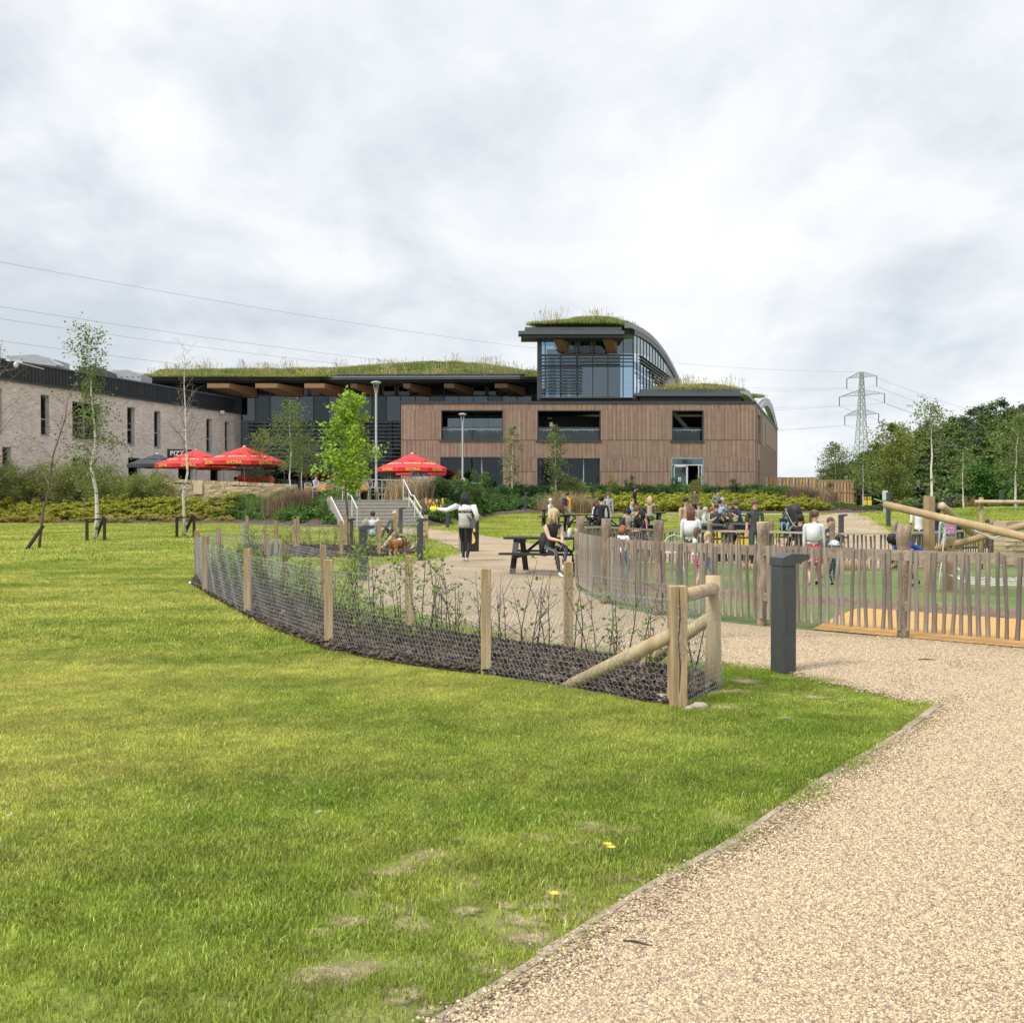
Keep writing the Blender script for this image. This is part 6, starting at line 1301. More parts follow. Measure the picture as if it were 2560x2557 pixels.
# ---- stone walls
M_STN = [mat('stone_%d' % i, c, .95, var=.18, vscale=6, bump=.7, bscale=14) for i, c in enumerate(((.50, .39, .24), (.58, .47, .31), (.44, .34, .21), (.54, .44, .31)))]
def stone_wall(name, label, p0, p1, top0, top1, bot, ch, sw_, th=.45, cat='wall', coping=True, seed=2):
    W_ = empty(name, (0, 0, 0), label, cat); rg = random.Random(seed); d = Vector((p1.x - p0.x, p1.y - p0.y, 0)); Lw = d.length; d.normalize(); az = math.atan2(d.y, d.x); nrm = Vector((d.y, -d.x, 0))
    m_ = MB(); n = 12; m_.cbox((0, 0, 0), (Lw - .04, th - .08, 1.0)); core = m_.obj('mortar_core', M_STN[2], W_); core.location = (p0 + p1) / 2 + Vector((0, 0, (min(top0, top1) - .1 + bot) / 2)); core.rotation_euler.z = az; core.scale.z = (min(top0, top1) - .1 - bot)
    ms = []
    for i in range(8):
        m_ = MB(); hx, hz = .5, .5; r_ = lambda a: rg.uniform(-a, a)
        m_.add([(-.5, -.5 + r_(.06), -.5), (.5, -.5 + r_(.06), -.5), (.5, .5, -.5), (-.5, .5, -.5), (-.5 + r_(.03), -.5 + r_(.06), .5 + r_(.05)), (.5 + r_(.03), -.5 + r_(.06), .5 + r_(.05)), (.5, .5, .5), (-.5, .5, .5)], [(0, 3, 2, 1), (4, 5, 6, 7), (0, 1, 5, 4), (1, 2, 6, 5), (2, 3, 7, 6), (3, 0, 4, 7)]); ms.append(m_.mesh('stone', M_STN[i % 4]))
    z = bot; row = 0; cnt = 0; topf = lambda s: top0 + (top1 - top0) * s / Lw
    while z < max(top0, top1) - (.18 if coping else .05):
        h = ch * rg.uniform(.8, 1.25); s = -rg.uniform(0, sw_ * .5)
        while s < Lw - .05:
            w_ = sw_ * rg.uniform(.55, 1.5); a, b = max(s, 0), min(s + w_, Lw)
            if b - a > .06 and z + h < topf((a + b) / 2) - (.15 if coping else 0) + .03 and cnt < 280:
                p = p0 + d * ((a + b) / 2); o = ob('stone', ms[rg.randrange(8)], W_, loc=(p.x, p.y, z + h / 2)); o.rotation_euler.z = az; o.scale = (b - a - .012, th, h - .012); cnt += 1
            s += w_
        z += h; row += 1
    if coping:
        s = 0
        while s < Lw - .02:
            w_ = min(rg.uniform(.16, .3), Lw - s); p = p0 + d * (s + w_ / 2); o = ob('coping_stone', ms[rg.randrange(8)], W_, loc=(p.x, p.y, topf(s) - .09 + rg.uniform(-.01, .01))); o.rotation_euler.z = az; o.scale = (w_ - .012, th + .04, .19); s += w_
    return W_
a, b = Vector((PX(385, 61.8), 61.8, 0)), Vector((PX(741, 60.6), 60.6, 0))
SW = stone_wall('stone_wall', 'honey coloured dry stone terrace wall with upright coping stones below the red parasols', a, b, P(0, 1196, 61.8).z, P(0, 1211, 60.6).z, 1.05, .15, .48)
m_ = MB(); p = P(493.5, 1222, 61); m_.box(PX(483, 61), PX(505, 61), 61.05, 61.2, P(0, 1235, 61).z, P(0, 1208, 61).z); m_.obj('blank_plaque', mat('pale_stone', (.58, .48, .34), .8), SW)
a, b = Vector((PX(2499, 29), 29, 0)), Vector((PX(2700, 29.5), 29.5, 0)); zb = g(a.x, a.y)
stone_wall('stone_play_wall', 'low wall of pale split stones at the right edge behind the climbing frame', a, b, P(0, 1303, 29).z, P(0, 1303, 29).z, zb - .05, .11, .34, .5, cat='wall', coping=True, seed=6)
# ---- timber screen by the building
M_SCR = wood('screen_board', (.36, .22, .12), (.54, .36, .21), (1, 1, .2), 5)
TSn = empty('timber_screen', (0, 0, 0), 'tall orange brown hit and miss timber screen at the right of the building', 'fence')
def screen(x0, x1, y0, y1, Y, rows, mt=M_SCR, pitch=8.2):
    n = int((x1 - x0) / pitch)
    for r in range(rows):
        ya, yb = y0 + (y1 - y0) * r / rows, y0 + (y1 - y0) * (r + 1) / rows
        for i in range(n):
            xa = x0 + pitch * i; m_ = MB(); pbox(m_, xa, ya, xa + 5.6, yb - .6, Y, .03); m_.obj('board', mt, TSn)
            m_ = MB(); pbox(m_, xa + 4.2, ya + 1, xa + pitch + 1.2, yb - 1.2, Y + .09, .03); m_.obj('board', mt, TSn)
        for yy in (ya, yb - 1.2): pbox(MB(), x0, yy, x1, yy + 1.6, Y - .03, .04).obj('rail', mt, TSn)
screen(2044, 2139, 1200, 1258, 81, 2); screen(1917, 2042, 1193, 1222, 82, 1)
for x in (1915, 1948, 1982, 2015): pbox(MB(), x, 1192, x + 3.5, 1240, 81.9, .1).obj('steel_post', M_LIGHTM, TSn)
pbox(MB(), 1916, 1220, 2034, 1224, 81.5, .2).obj('deck_edge', M_SCR, TSn)
for x in (1916, 1958, 2030): pbox(MB(), x, 1222, x + 3, 1240, 81.5, .12).obj('deck_leg', M_SCR, TSn)
# ---- steps and handrails
M_CONC = mat('concrete_step', (.33, .31, .27), .85, var=.12, vscale=4, bump=.2)
ST = ob('staircase', None, loc=(PX(862, 48.7), 48.7, .22), rz=R(21.5), label='wide pale concrete steps climbing to the cafe terrace', cat='steps')
for i in range(8):
    MB().box(0, 3.75, .34 * i, 3.3, .16 * i - (.3 if i == 0 else 0), .16 * (i + 1) - .035 ).obj('riser', M_CONC, ST)
    MB().box(-.01, 3.76, .34 * i - .025, .34 * i + (.36 if i < 7 else 2.4), .16 * (i + 1) - .034, .16 * (i + 1)).obj('tread', mat('tread', (.41, .39, .35), .85, var=.1) if i == 0 else bpy.data.materials['tread'], ST)
for x in (-.12, 3.77): 
    m_ = MB(); m_.prism([(-.35, -.3), (-.35, .14), (.34 * 8, 1.42), (3.4, 1.42), (3.4, -.3)], x, x + .1, axis=0); m_.obj('side_stringer', M_CONC, ST); m_ = MB(); m_.bar((x + .05, -.35, .15), (x + .05, 2.72, 1.44), .04, .05); m_.obj('edge_trim', M_WHITE, ST)
def handrail(x, label):
    e = ob('handrail', None, loc=ST.location, rz=R(21.5), label=label, cat='handrail'); pr_ = [(x, -.15, .0), (x, 1.0, .0), (x, 2.9, 1.28)]
    m_ = MB(); m_.tube([(x, -.25, .90), (x, .0, .95), (x, 1.15, 1.5), (x, 1.5, 1.5), (x, 2.9, 2.28), (x, 3.1, 2.28)], .028, 8); m_.obj('rail', M_WHITE, e, True)
    for y in (-.1, .95, 1.95, 2.95): zb_ = .16 * max(0, min(8, math.ceil(y / .34))) ; zt_ = lin(y, [(0, .95), (1.15, 1.5), (1.5, 1.5), (2.9, 2.28)]); MB().tube([(x, y, zb_), (x, y, zt_)], .022, 8).obj('post', M_WHITE, e)
handrail(.55, 'left white metal handrail on the steps'); handrail(3.6, 'right white metal handrail on the steps')
e = empty('terrace_railing', (0, 0, 0), 'white metal railing along the terrace edge behind the planting', 'railing')
rp_ = [P(922, 1192, 57), P(1018, 1192, 60), P(1120, 1197, 66), P(1215, 1204, 71)]
rp_ = [Vector((p.x, p.y, 2.6)) for p in rp_]; MB().tube(rp_, .025, 8).obj('rail', M_WHITE, e); MB().tube([p - Vector((0, 0, .45)) for p in rp_], .018, 6).obj('rail', M_WHITE, e); MB().tube([p - Vector((0, 0, .8)) for p in rp_], .018, 6).obj('rail', M_WHITE, e)
for a, b in zip(rp_, rp_[1:]):
    for k in range(3): p = a.lerp(b, k / 3); MB().tube([(p.x, p.y, TZ), p], .022, 6).obj('post', M_WHITE, e)
# ---- lamps
for x, Y, yt, lb in ((940.5, 56, 953, 'tall pale lamp post with a flat disc head rising left of the timber building'), (1156.5, 72, 1033, 'smaller looking lamp post in front of the first balcony opening')):
    X = PX(x, Y); H = P(0, yt, Y).z - TZ; e = ob('lamp_post', None, loc=(X, Y, TZ), label=lb, cat='lamp post')
    MB().lathe((0, 0, 0), [(.10, 0), (.10, .9), (.06, 1.0), (.055, H - .75), (.05, H - .7)], 12, cap=True).obj('column', M_LIGHTM, e, True)
    m_ = MB()
    for k in range(4): a = k * 1.57 + .5; m_.tube([(.04 * math.cos(a), .04 * math.sin(a), H - .72), (.09 * math.cos(a), .09 * math.sin(a), H - .45), (.17 * math.cos(a), .17 * math.sin(a), H - .1)], .016, 5)
    m_.obj('lamp_arms', M_LIGHTM, e); MB().lathe((0, 0, H - .14), [(.05, 0), (.26, .03), (.29, .07), (.2, .12), (.02, .15)], 18).obj('lamp_head', M_LIGHTM, e, True)
    MB().box(-.17, .17, -.1, -.06, 2.45 if Y < 60 else 1.2, 2.8 if Y < 60 else 1.5).obj('small_notice', M_WHITE, e)
# ---- bollards
M_BOL = mat('bollard_grey', (.055, .062, .065), .5, var=.1, vscale=20, bump=.1, bscale=120); M_BOLT2 = mat('bollard_top', (.13, .145, .155), .45)
def bollard(p, rz, label, H=1.04, s=1.0):
    e = ob('bollard_light', None, loc=p, rz=rz, sc=s, label=label, cat='bollard'); m_ = MB(); m_.cbox((0, 0, H / 2 - .06), (.15, .17, H - .10)); ob('column', m_.mesh('column', M_BOL), e, bevel=.012)
    m_ = MB(); m_.prism([(-.08, H - .11), (.06, H - .11), (.08, H - .085), (.21, H - .055), (.21, H - .01), (.03, H), (-.08, H - .035)], -.09, .09, axis=1); ob('cap', m_.mesh('cap', M_BOL), e, bevel=.004)
    MB().cbox((.14, 0, H - .075), (.1, .12, .01)).obj('lens', mat('lens', (.5, .5, .48), .4) if 'lens' not in bpy.data.materials else bpy.data.materials['lens'], e)
    MB().cbox((-.0, -.0865, .46), (.055, .004, .2)).obj('access_panel', M_BOL, e); return e
bollard(G(1958, 1681), .42, 'large dark grey bollard light at the near path edge by the paling fence')
bollard(G(908, 1452), .25, 'dark grey bollard light with a projecting cap behind the leafy hedging plants'); bollard(G(1050, 1401), .15, 'dark grey bollard light right of the brown and white dog')
bollard(G(1002, 1334), .1, 'dark bollard light at the foot of the steps'); bollard(G(1119, 1320), 3.3, 'dark bollard light under the outstretched arm of the walker')
bollard(gp(PX(2103, 38), 38), .1, 'dark bollard light beside the seated long haired woman'); bollard(gp(PX(1314, 66), 66, .15), 0, 'dark bollard light half hidden in the green planting'); bollard(gp(PX(1482, 69), 69, .1), 0, 'dark bollard light above the group at the picnic tables'); bollard(gp(PX(2035, 72), 72, .0), 0, 'short dark bollard light in the reddish grasses by the far path'); bollard(gp(PX(2502, 56), 56), 0, 'small distant bollard light on the grass mound at the right')
bollard(gp(PX(2221, 46), 46), 0, 'tall slim dark post at the bend of the far path', 1.5)
e = empty('sign_post', (0, 0, 0), 'pale green grey post with a small panel and side arm beside the far path', 'sign post'); p = gp(PX(2212, 52), 52); MB().box(p.x - .06, p.x + .06, p.y - .05, p.y + .05, p.z, P(0, 1226, 52).z).obj('post', cmat((.33, .42, .40)), e); MB().box(p.x - .14, p.x + .12, p.y - .09, p.y - .06, P(0, 1250, 52).z, P(0, 1226, 52).z).obj('panel', cmat((.52, .6, .6)), e); MB().bar((p.x, p.y - .06, P(0, 1256, 52).z), (p.x - .55, p.y - .1, P(0, 1247, 52).z), .05).obj('arm', cmat((.33, .42, .40)), e)
# ---- information board with yellow drop
e = empty('information_board', (0, 0, 0), 'black upright information board with a yellow drop emblem behind the walker', 'sign'); Y = 29.6; z0 = g(PX(1172, Y), Y)
x0, x1 = PX(1152, Y), PX(1197, Y); zt = P(0, 1300, Y).z; MB().box(x0, x1, Y, Y + .10, z0, zt).obj('panel', mat('board_black', (.012, .012, .013), .5), e); MB().box(x0 - .06, x0 - .003, Y + .005, Y + .095, z0, zt).obj('side_frame', cmat((.32, .31, .28)), e)
m_ = MB(); cx, cz = PX(1181, Y), P(0, 1348, Y).z; dp = [(0, .17), (.05, .05), (.07, -.02), (.055, -.08), (0, -.105), (-.055, -.08), (-.07, -.02), (-.05, .05)]
m_.prism([(cx + a * 1.2, cz + b * 1.2) for a, b in dp], Y - .006, Y - .002, axis=1); m_.prism([(cx + a * .5 + .05, cz + .26 + b * .55) for a, b in dp], Y - .006, Y - .002, axis=1); m_.obj('drop_emblem', mat('drop_yellow', (.75, .52, .15), .6), e)
# ---- picnic tables
M_BW = mat('black_timber', (.016, .017, .019), .6, var=.3, stretch=(.3, 4, 4))
def picnic():
    e = ob('picnic_table', None); Ln = 1.75
    for i in range(5): MB().cbox((0, -.30 + i * .15, .735), (Ln, .14, .04)).obj('plank', M_BW, e)
    for s in (-1, 1):
        for k in range(2): MB().cbox((0, s * (.62 + k * .13), .435), (Ln, .12, .04)).obj('seat_plank', M_BW, e)
    for x in (-.62, .62):
        for s in (-1, 1): MB().bar((x, s * .68, 0), (x, s * .27, .72), .05, .11, up=(1, 0, 0)).obj('leg', M_BW, e)
        MB().cbox((x + .05, 0, .39), (.05, 1.5, .1)).obj('cross_beam', M_BW, e); MB().cbox((x + .05, 0, .68), (.05, .7, .08)).obj('top_batten', M_BW, e)
        MB().bar((x - (.07 if x > 0 else -.07), 0, .38), (x * .25, 0, .70), .05, .08, up=(0, 1, 0)).obj('brace', M_BW, e)
    return e
PT0 = picnic(); k0 = True
for i, (x, Y, rz, lb) in enumerate(((1372, 21.9, -.22, 'near black picnic table with the blonde woman seated on its front bench'), (1392, 50.5, -.1, 'far black picnic table where the white haired woman sits'), (1455, 43, .1, 'black picnic table right of the yellow jacket'), (1512, 41, -.15, 'black picnic table behind the left end of the paling fence'), (1578, 36, .2, 'black picnic table of the woman with the hair bun'), (1610, 45, 0, 'black picnic table of the person in the tan jacket'), (1770, 40, .1, 'black picnic table of the crowded middle group'), (1830, 43, -.1, 'black picnic table behind the yellow fronted bins'), (2035, 30.5, .1, 'black picnic table of the man in black behind the capped fence'))):
    p = gp(PX(x, Y), Y)
    if i == 0: PT0.location = p; PT0.rotation_euler.z = rz; PT0['label'] = lb; PT0['category'] = 'picnic table'; PT0['group'] = 'black picnic tables'
    else: copy_tree(PT0, loc=p, rz=rz, label=lb)
# ---- parasols
M_REDF = mat('red_canvas', (.62, .035, .035), .75, var=.06); M_GREYF = mat('grey_canvas', (.05, .055, .062), .8); M_GOLD = mat('gold_lettering', (.80, .56, .10), .6)
def parasol(x, Y, r_, zc_, apex, fab, label, name, txt=False, rz=.12, val=.24):
    e = ob(name, None, loc=(PX(x, Y), Y, TZ), rz=rz, label=label, cat='parasol'); MB().tube([(0, 0, 0), (0, 0, apex)], .035, 10).obj('pole', M_WHITE, e, True); n = 8
    for i in range(n):
        a0, a1 = (2 * math.pi * (i + .5) / n, 2 * math.pi * (i + 1.5) / n); A_, B_ = Vector((r_ * math.cos(a0), r_ * math.sin(a0), zc_ + val)), Vector((r_ * math.cos(a1), r_ * math.sin(a1), zc_ + val)); T_ = Vector((0, 0, apex)); m_ = MB(); M1 = (A_ + B_) / 2; ms_ = M1.lerp(T_, .5) - Vector((0, 0, .07)); a5, b5 = A_.lerp(T_, .5), B_.lerp(T_, .5)
        m_.add([A_, B_, b5, a5, ms_, T_], [(0, 1, 4), (1, 2, 4), (2, 3, 4), (3, 0, 4), (3, 2, 5)]); m_.obj('canopy_panel', fab, e)
        m_ = MB(); c = [A_.lerp(B_, t) for t in (0, .5, 1)]; m_.add(c + [c[2] - Vector((0, 0, val)), c[1] * 1.0 - Vector((0, 0, val * .86)), c[0] - Vector((0, 0, val))], [(0, 5, 4, 1), (1, 4, 3, 2)]); vo = m_.obj('valance', fab, e)
        if txt:
            d = (B_ - A_).normalized(); out = Vector((M1.x, M1.y, 0)).normalized(); 
            if out.y < .35:
                Mx = frame(M1 - Vector((0, 0, val * .48)) + out * .02, d, (0, 0, 1)); tv = text('lettering', 'EXTRA', val * .95, Mx, M_GOLD, vo, .004, bold=.006, sx=1.25)
                upv = (T_ - M1).normalized(); Mx = frame(M1.lerp(T_, .30) + out * .03 + Vector((0, 0, -.01)), d, upv); text('canopy_lettering', 'EXTRA', .30, Mx, mat('pale_gold', (.78, .62, .40), .7) if 'pale_gold' not in bpy.data.materials else bpy.data.materials['pale_gold'], e, .004, bold=.004, sx=1.15)
        p0_ = Vector((0, 0, zc_ - .15)); m_ = MB(); m_.bar(Vector((0, 0, apex - .08)), A_ - Vector((0, 0, .05)), .03, .04); m_.bar(Vector((0, 0, zc_ - .05)), A_.lerp(T_, .5) - Vector((0, 0, .05)), .02, .03); m_.obj('rib', M_LIGHTM, e)
    MB().lathe((0, 0, apex - .03), [(.1, 0), (.08, .06), (.01, .09)], 10).obj('finial', M_WHITE, e); MB().lathe((0, 0, 0), [(.45, 0), (.45, .08), (.05, .12)], 12).obj('base', M_CHAR, e); return e
parasol(1030, 68, 2.35, 1.78, 2.98, M_REDF, 'red parasol with gold EXTRA lettering by the timber building', 'parasol', True)
parasol(1052, 76, 1.9, 1.75, 2.8, M_REDF, 'further red parasol mostly hidden behind the one by the timber building', 'parasol')
parasol(611.5, 63.6, 2.5, 2.05, 3.2, M_REDF, 'front red EXTRA parasol above the red bin', 'parasol', True, .0)
parasol(490, 67, 2.5, 2.0, 3.18, M_REDF, 'red EXTRA parasol behind the bare birch left of the red bin parasol', 'parasol', True, .1)
parasol(393, 70, 1.9, 2.1, 3.05, M_GREYF, 'dark grey parasol left of the red ones by the brick hotel', 'parasol'); parasol(560, 76, 2.2, 2.15, 3.0, M_GREYF, 'dark grey parasol behind the red parasols near the hotel corner', 'parasol')
# ---- red bin, banner, bins
e = ob('waste_bin', None, loc=(PX(640, 64.2), 64.2, TZ), label='large red wheeled waste bin behind the stone wall', cat='bin'); m_ = MB(); m_.prism([(-.85, .15), (.85, .15), (.98, 1.2), (-.98, 1.2)], -.5, .5, axis=1); ob('tub', m_.mesh('tub', mat('bin_red', (.65, .03, .03), .45)), e, bevel=.04)
m_ = MB(); m_.prism([(-1.02, 1.2), (1.02, 1.2), (1.02, 1.3), (.9, 1.44), (-.9, 1.48), (-1.02, 1.34)], -.55, .55, axis=1); ob('lid', m_.mesh('lid', bpy.data.materials['bin_red']), e, bevel=.03)
for x in (.0, .35): MB().cbox((x, -.56, 1.42), (.12, .06, .08)).obj('lid_handle', bpy.data.materials['bin_red'], e)
MB().cbox((.72, -.5, 1.14), (.2, .05, .3)).obj('lock_bracket', M_CHAR, e)
for sx in (-.7, .7): MB().tube([(sx, -.3, .09), (sx + .06, -.3, .09)], .09, 10).obj('wheel', M_CHAR, e)
e = ob('banner_sign', None, loc=(PX(1050, 73), 73, TZ), label='navy banner reading SOURCED MARKET under the red parasol', cat='sign'); m_ = MB(); m_.prism([(-.55, .9), (.5, .9), (.62, 1.3), (.55, 1.85), (-.5, 1.9), (-.58, 1.4)], 0, .08, axis=1); m_.obj('panel', mat('navy_fabric', (.02, .03, .055), .7), e); MB().tube([(.3, .05, 0), (.3, .05, 1.0)], .03, 8).obj('leg', M_CHAR, e); MB().tube([(-.3, .05, 0), (-.3, .05, 1.0)], .03, 8).obj('leg', M_CHAR, e)
text('lettering', 'SOURCED', .27, frame((0, -.01, 1.5), (1, 0, 0), (0, 0, 1)), M_WHITE, e, .004, bold=.012); text('lettering', 'MARKET', .12, frame((0, -.01, 1.26), (1, 0, 0), (0, 0, 1)), M_WHITE, e, .004, bold=.004)
def yellow_bin(x, Y, w_, label, z=None):
    e = ob('litter_bin', None, loc=gp(PX(x, Y), Y), label=label, cat='bin'); MB().cbox((0, 0, .55), (w_, .45, 1.0)).obj('body', mat('bin_black', (.015, .015, .016), .5) if 'bin_black' not in bpy.data.materials else bpy.data.materials['bin_black'], e); MB().cbox((0, 0, 1.07), (w_ + .05, .5, .05)).obj('lid', M_FASC, e)
    my = mat('bin_yellow', (.80, .62, .06), .5) if 'bin_yellow' not in bpy.data.materials else bpy.data.materials['bin_yellow']; n = 2 if w_ > .6 else 1
    for i in range(n):
        cx = (i - (n - 1) / 2) * w_ / n; MB().cbox((cx, -.235, .80), (w_ / n - .12, .02, .2)).obj('yellow_panel', my, e); MB().cbox((cx, -.235, .45), (w_ / n - .06, .02, .4)).obj('yellow_panel', my, e); MB().tube([(cx, -.26, .80), (cx, -.235, .80)], .06, 12).obj('slot', M_CHAR, e)
    return e
yellow_bin(1780, 31, .56, 'black litter bin with yellow front panels left of the man in grey'); yellow_bin(1766, 31.4, .4, 'narrow black and yellow litter bin behind the pale rustic post'); yellow_bin(1852, 31.5, .5, 'plain dark litter bin right beside the man in the grey shirt'); yellow_bin(2165, 82, .75, 'yellow fronted black bin at the top of the far path')
# ---- terrace furniture
M_RAT = mat('rattan', (.50, .28, .09), .7, var=.2, vscale=20)
m_ = MB()
for s in (-1, 1): m_.tube([(s * .25, -.25, 0), (s * .23, -.22, .45), (s * .22, -.27, .85)], .015, 6, 0); m_.tube([(s * .25, .25, 0), (s * .26, .22, .65), (s * .24, -.24, .66)], .015, 6, 0)
m_.tube([(-.22, -.27, .85), (0, -.33, .9), (.22, -.27, .85)], .015, 6, 0); m_.cbox((0, 0, .45), (.46, .44, .03), mi=1); m_.cbox((0, -.28, .66), (.4, .03, .34), mi=1); cmx = m_.mesh('cafe_chair', [M_WHITE, M_RAT])
tm_ = MB(); tm_.cyl((0, 0), .38, .72, .75, 16, mi=0); tm_.cyl((0, 0), .03, 0, .72, 8); tm_.cyl((0, 0), .22, 0, .03, 12); tmm = tm_.mesh('cafe_table', M_LIGHTM)
for i, (x, Y, rz, lb) in enumerate(((798, 54.5, 2.9, 'rattan cafe chair at the left end of the terrace above the steps'), (818, 55, .6, 'second rattan cafe chair from the left above the steps'), (845, 55.5, 2.2, 'rattan cafe chair beside the left handrail top'), (862, 56, 1, 'rattan cafe chair behind the left handrail'), (884, 55, 3.0, 'rattan cafe chair behind the lime green tree stem'), (912, 55, 0, 'rattan cafe chair of the bald man seen from behind'), (932, 55.6, 5, 'rattan cafe chair next to the lamp post'), (778, 56, 4, 'rattan cafe chair partly behind the reddish grass'))):
    ob('cafe_chair', cmx, loc=(PX(x, Y), Y, TZ + .02), rz=rz, label=lb, cat='chair', group='cafe chairs on the terrace')
for i, (x, Y, lb) in enumerate(((808, 55.8, 'round cafe table at the left end of the terrace'), (852, 56.8, 'round cafe table by the left handrail'), (897, 56.5, 'round cafe table with yellow bottles'), (1040, 69, 'round cafe table under the red parasol by the building'))): ob('cafe_table', tmm, loc=(PX(x, Y), Y, TZ + .02), label=lb, cat='table', group='cafe tables on the terrace')
for i in range(5):
    m_ = MB(); m_.lathe((0, 0, 0), [(.04, 0), (.04, .16), (.015, .2), (.015, .26)], 8); m_.obj('bottle', bpy.data.materials['bin_yellow'], loc=(PX(888 + i * 4.5, 56.4), 56.4 + .1 * (i % 2), TZ + .77), label='yellow sauce bottle standing on the cafe table', cat='bottle', group='yellow bottles on the cafe table')
# white wire chair, pushchair, bicycle, bottle
m_ = MB(); 
for k in range(9): t = -.24 + .06 * k; m_.tube([(t, 0, .45), (t * .95, -.06, .45 + .42 * math.cos(t * 3.2))], .008, 4)
m_.tube([(-.26, 0, .42), (-.26, -.06, .62), (-.17, -.07, .8), (0, -.08, .87), (.17, -.07, .8), (.26, -.06, .62), (.26, 0, .42)], .014, 6); m_.cyl((0, .2), .24, .42, .44, 14)
for s in (-1, 1): m_.tube([(s * .2, .05, .42), (s * .26, -.05, 0)], .012, 5); m_.tube([(s * .2, .35, .42), (s * .26, .42, 0)], .012, 5)
m_.obj('wire_chair', M_WHITE, loc=gp(PX(1683, 26.5), 26.5), rz=.2, sc=1.05, label='white metal wire backed chair behind the capped fence', cat='chair')
e = ob('pushchair', None, loc=gp(PX(1993, 41), 41), rz=2.2, label='black pushchair with raised hood on the grass by the far path', cat='pushchair'); m_ = MB(); m_.prism([(-.25, .45), (.2, .42), (.3, .95), (-.05, 1.05)], -.22, .22, axis=1); ob('seat', m_.mesh('seat', M_BW), e, bevel=.03)
m_ = MB(); m_.ball((.12, 0, 1.0), .28, 10, 8, (1, .8, 1.0)); m_.obj('hood', M_BW, e, True); m_ = MB()
for s in (-1, 1): m_.tube([(-.4, s * .25, .12), (.1, s * .22, .6), (.42, s * .2, 1.08)], .015, 6); m_.tube([(.3, s * .25, .14), (-.1, s * .22, .6)], .015, 6)
m_.tube([(.42, -.2, 1.08), (.42, .2, 1.08)], .02, 6); m_.obj('chassis', M_LIGHTM, e)
for x, r_ in ((-.4, .1), (.3, .14)):
    for s in (-1, 1): MB().tube([(x, s * .25, r_), (x, s * .29, r_)], r_, 14).obj('wheel', M_BW, e)
e = ob('bicycle', None, loc=gp(PX(1958, 32), 32), rz=.1, sc=.62, label='small childs bicycle with a red frame behind the capped fence', cat='bicycle')
for x in (-.5, .5):
    m_ = MB(); m_.tube([(x + .32 * math.cos(a), 0, .33 + .32 * math.sin(a)) for a in np.linspace(0, 6.283, 21)], .02, 5, cap=False); wv = m_.obj('wheel', M_WHITE, e); m_ = MB()
    for k in range(8): a = k * .785; m_.bar((x, 0, .33), (x + .3 * math.cos(a), 0, .33 + .3 * math.sin(a)), .006)
    m_.obj('spokes', M_LIGHTM, wv)
m_ = MB(); m_.tube([(-.5, 0, .33), (-.1, 0, .33), (-.2, 0, .8)], .02, 6); m_.tube([(-.2, 0, .72), (.35, 0, .75), (.5, 0, .33)], .02, 6); m_.tube([(-.1, 0, .33), (.35, 0, .72)], .02, 6); m_.tube([(.35, 0, .7), (.32, 0, .95)], .02, 6); m_.obj('frame', cmat((.6, .05, .04)), e); MB().cbox((-.2, 0, .84), (.2, .1, .05)).obj('saddle', M_BW, e); MB().tube([(.32, -.25, .95), (.32, .25, .95)], .015, 6).obj('handlebar', M_BW, e)
p = gp(PX(1424, 22.1), 22.1, .755); m_ = MB(); m_.lathe((0, 0, 0), [(.04, 0), (.045, .02), (.045, .15), (.03, .17), (.03, .2), (.001, .2)], 12); m_.obj('drinks_bottle', M_WHITE, None, True, loc=p, label='white flask standing on the near picnic table', cat='bottle'); m_ = MB(); m_.lathe((0, 0, 0), [(.03, 0), (.04, .11), (.041, .12), (.001, .121)], 12); m_.obj('paper_cup', M_WHITE, loc=p + Vector((-.13, .02, 0)), label='white paper cup left of the flask on the near picnic table', cat='cup')
# ---- pylon and lines
PY = empty('electricity_pylon', (0, 0, 0), 'tall grey lattice electricity pylon rising above the wood', 'pylon'); M_PYL = mat('galvanised_steel', (.30, .32, .34), .6)
pc = Vector((PX(2153, 400), 400, 0)); ld = Vector((-.733, -.68, 0)); ar = Vector((.68, -.733, 0))
def zp(y): return P(0, y, 400).z
lev = [(zp(1180), 5.6), (zp(1137), 4.2), (zp(1105), 3.4), (zp(1060), 2.6), (zp(1020), 2.0), (zp(985), 1.6), (zp(950), 1.2), (zp(930), .8)]
lev = [(lo_ + (hi_ - lo_) * t, wa + (wb_ - wa) * t) for (lo_, wa), (hi_, wb_) in zip(lev, lev[1:]) for t in (0, .5)] + [lev[-1]]
lev = [(-2, 8.2), (8, 6.8)] + [l for l in lev if l[0] > 11]
def corner(z, w_, sx, sy): return pc + ar * (w_ * .5 * sx) + ld * (w_ * .5 * sy) + Vector((0, 0, z))
m_ = MB(); cs = [(1, 1), (1, -1), (-1, -1), (-1, 1)]
for (za, wa), (zb_, wb_) in zip(lev, lev[1:]):
    for i in range(4):
        a, b = cs[i], cs[(i + 1) % 4]; m_.bar(corner(za, wa, *a), corner(zb_, wb_, *a), .22); m_.bar(corner(za, wa, *a), corner(zb_, wb_, *b), .12); m_.bar(corner(za, wa, *b), corner(zb_, wb_, *a), .12); m_.bar(corner(za, wa, *a), corner(za, wa, *b), .10)
m_.obj('lattice_tower', M_PYL, PY, kind='stuff')
ARM = []
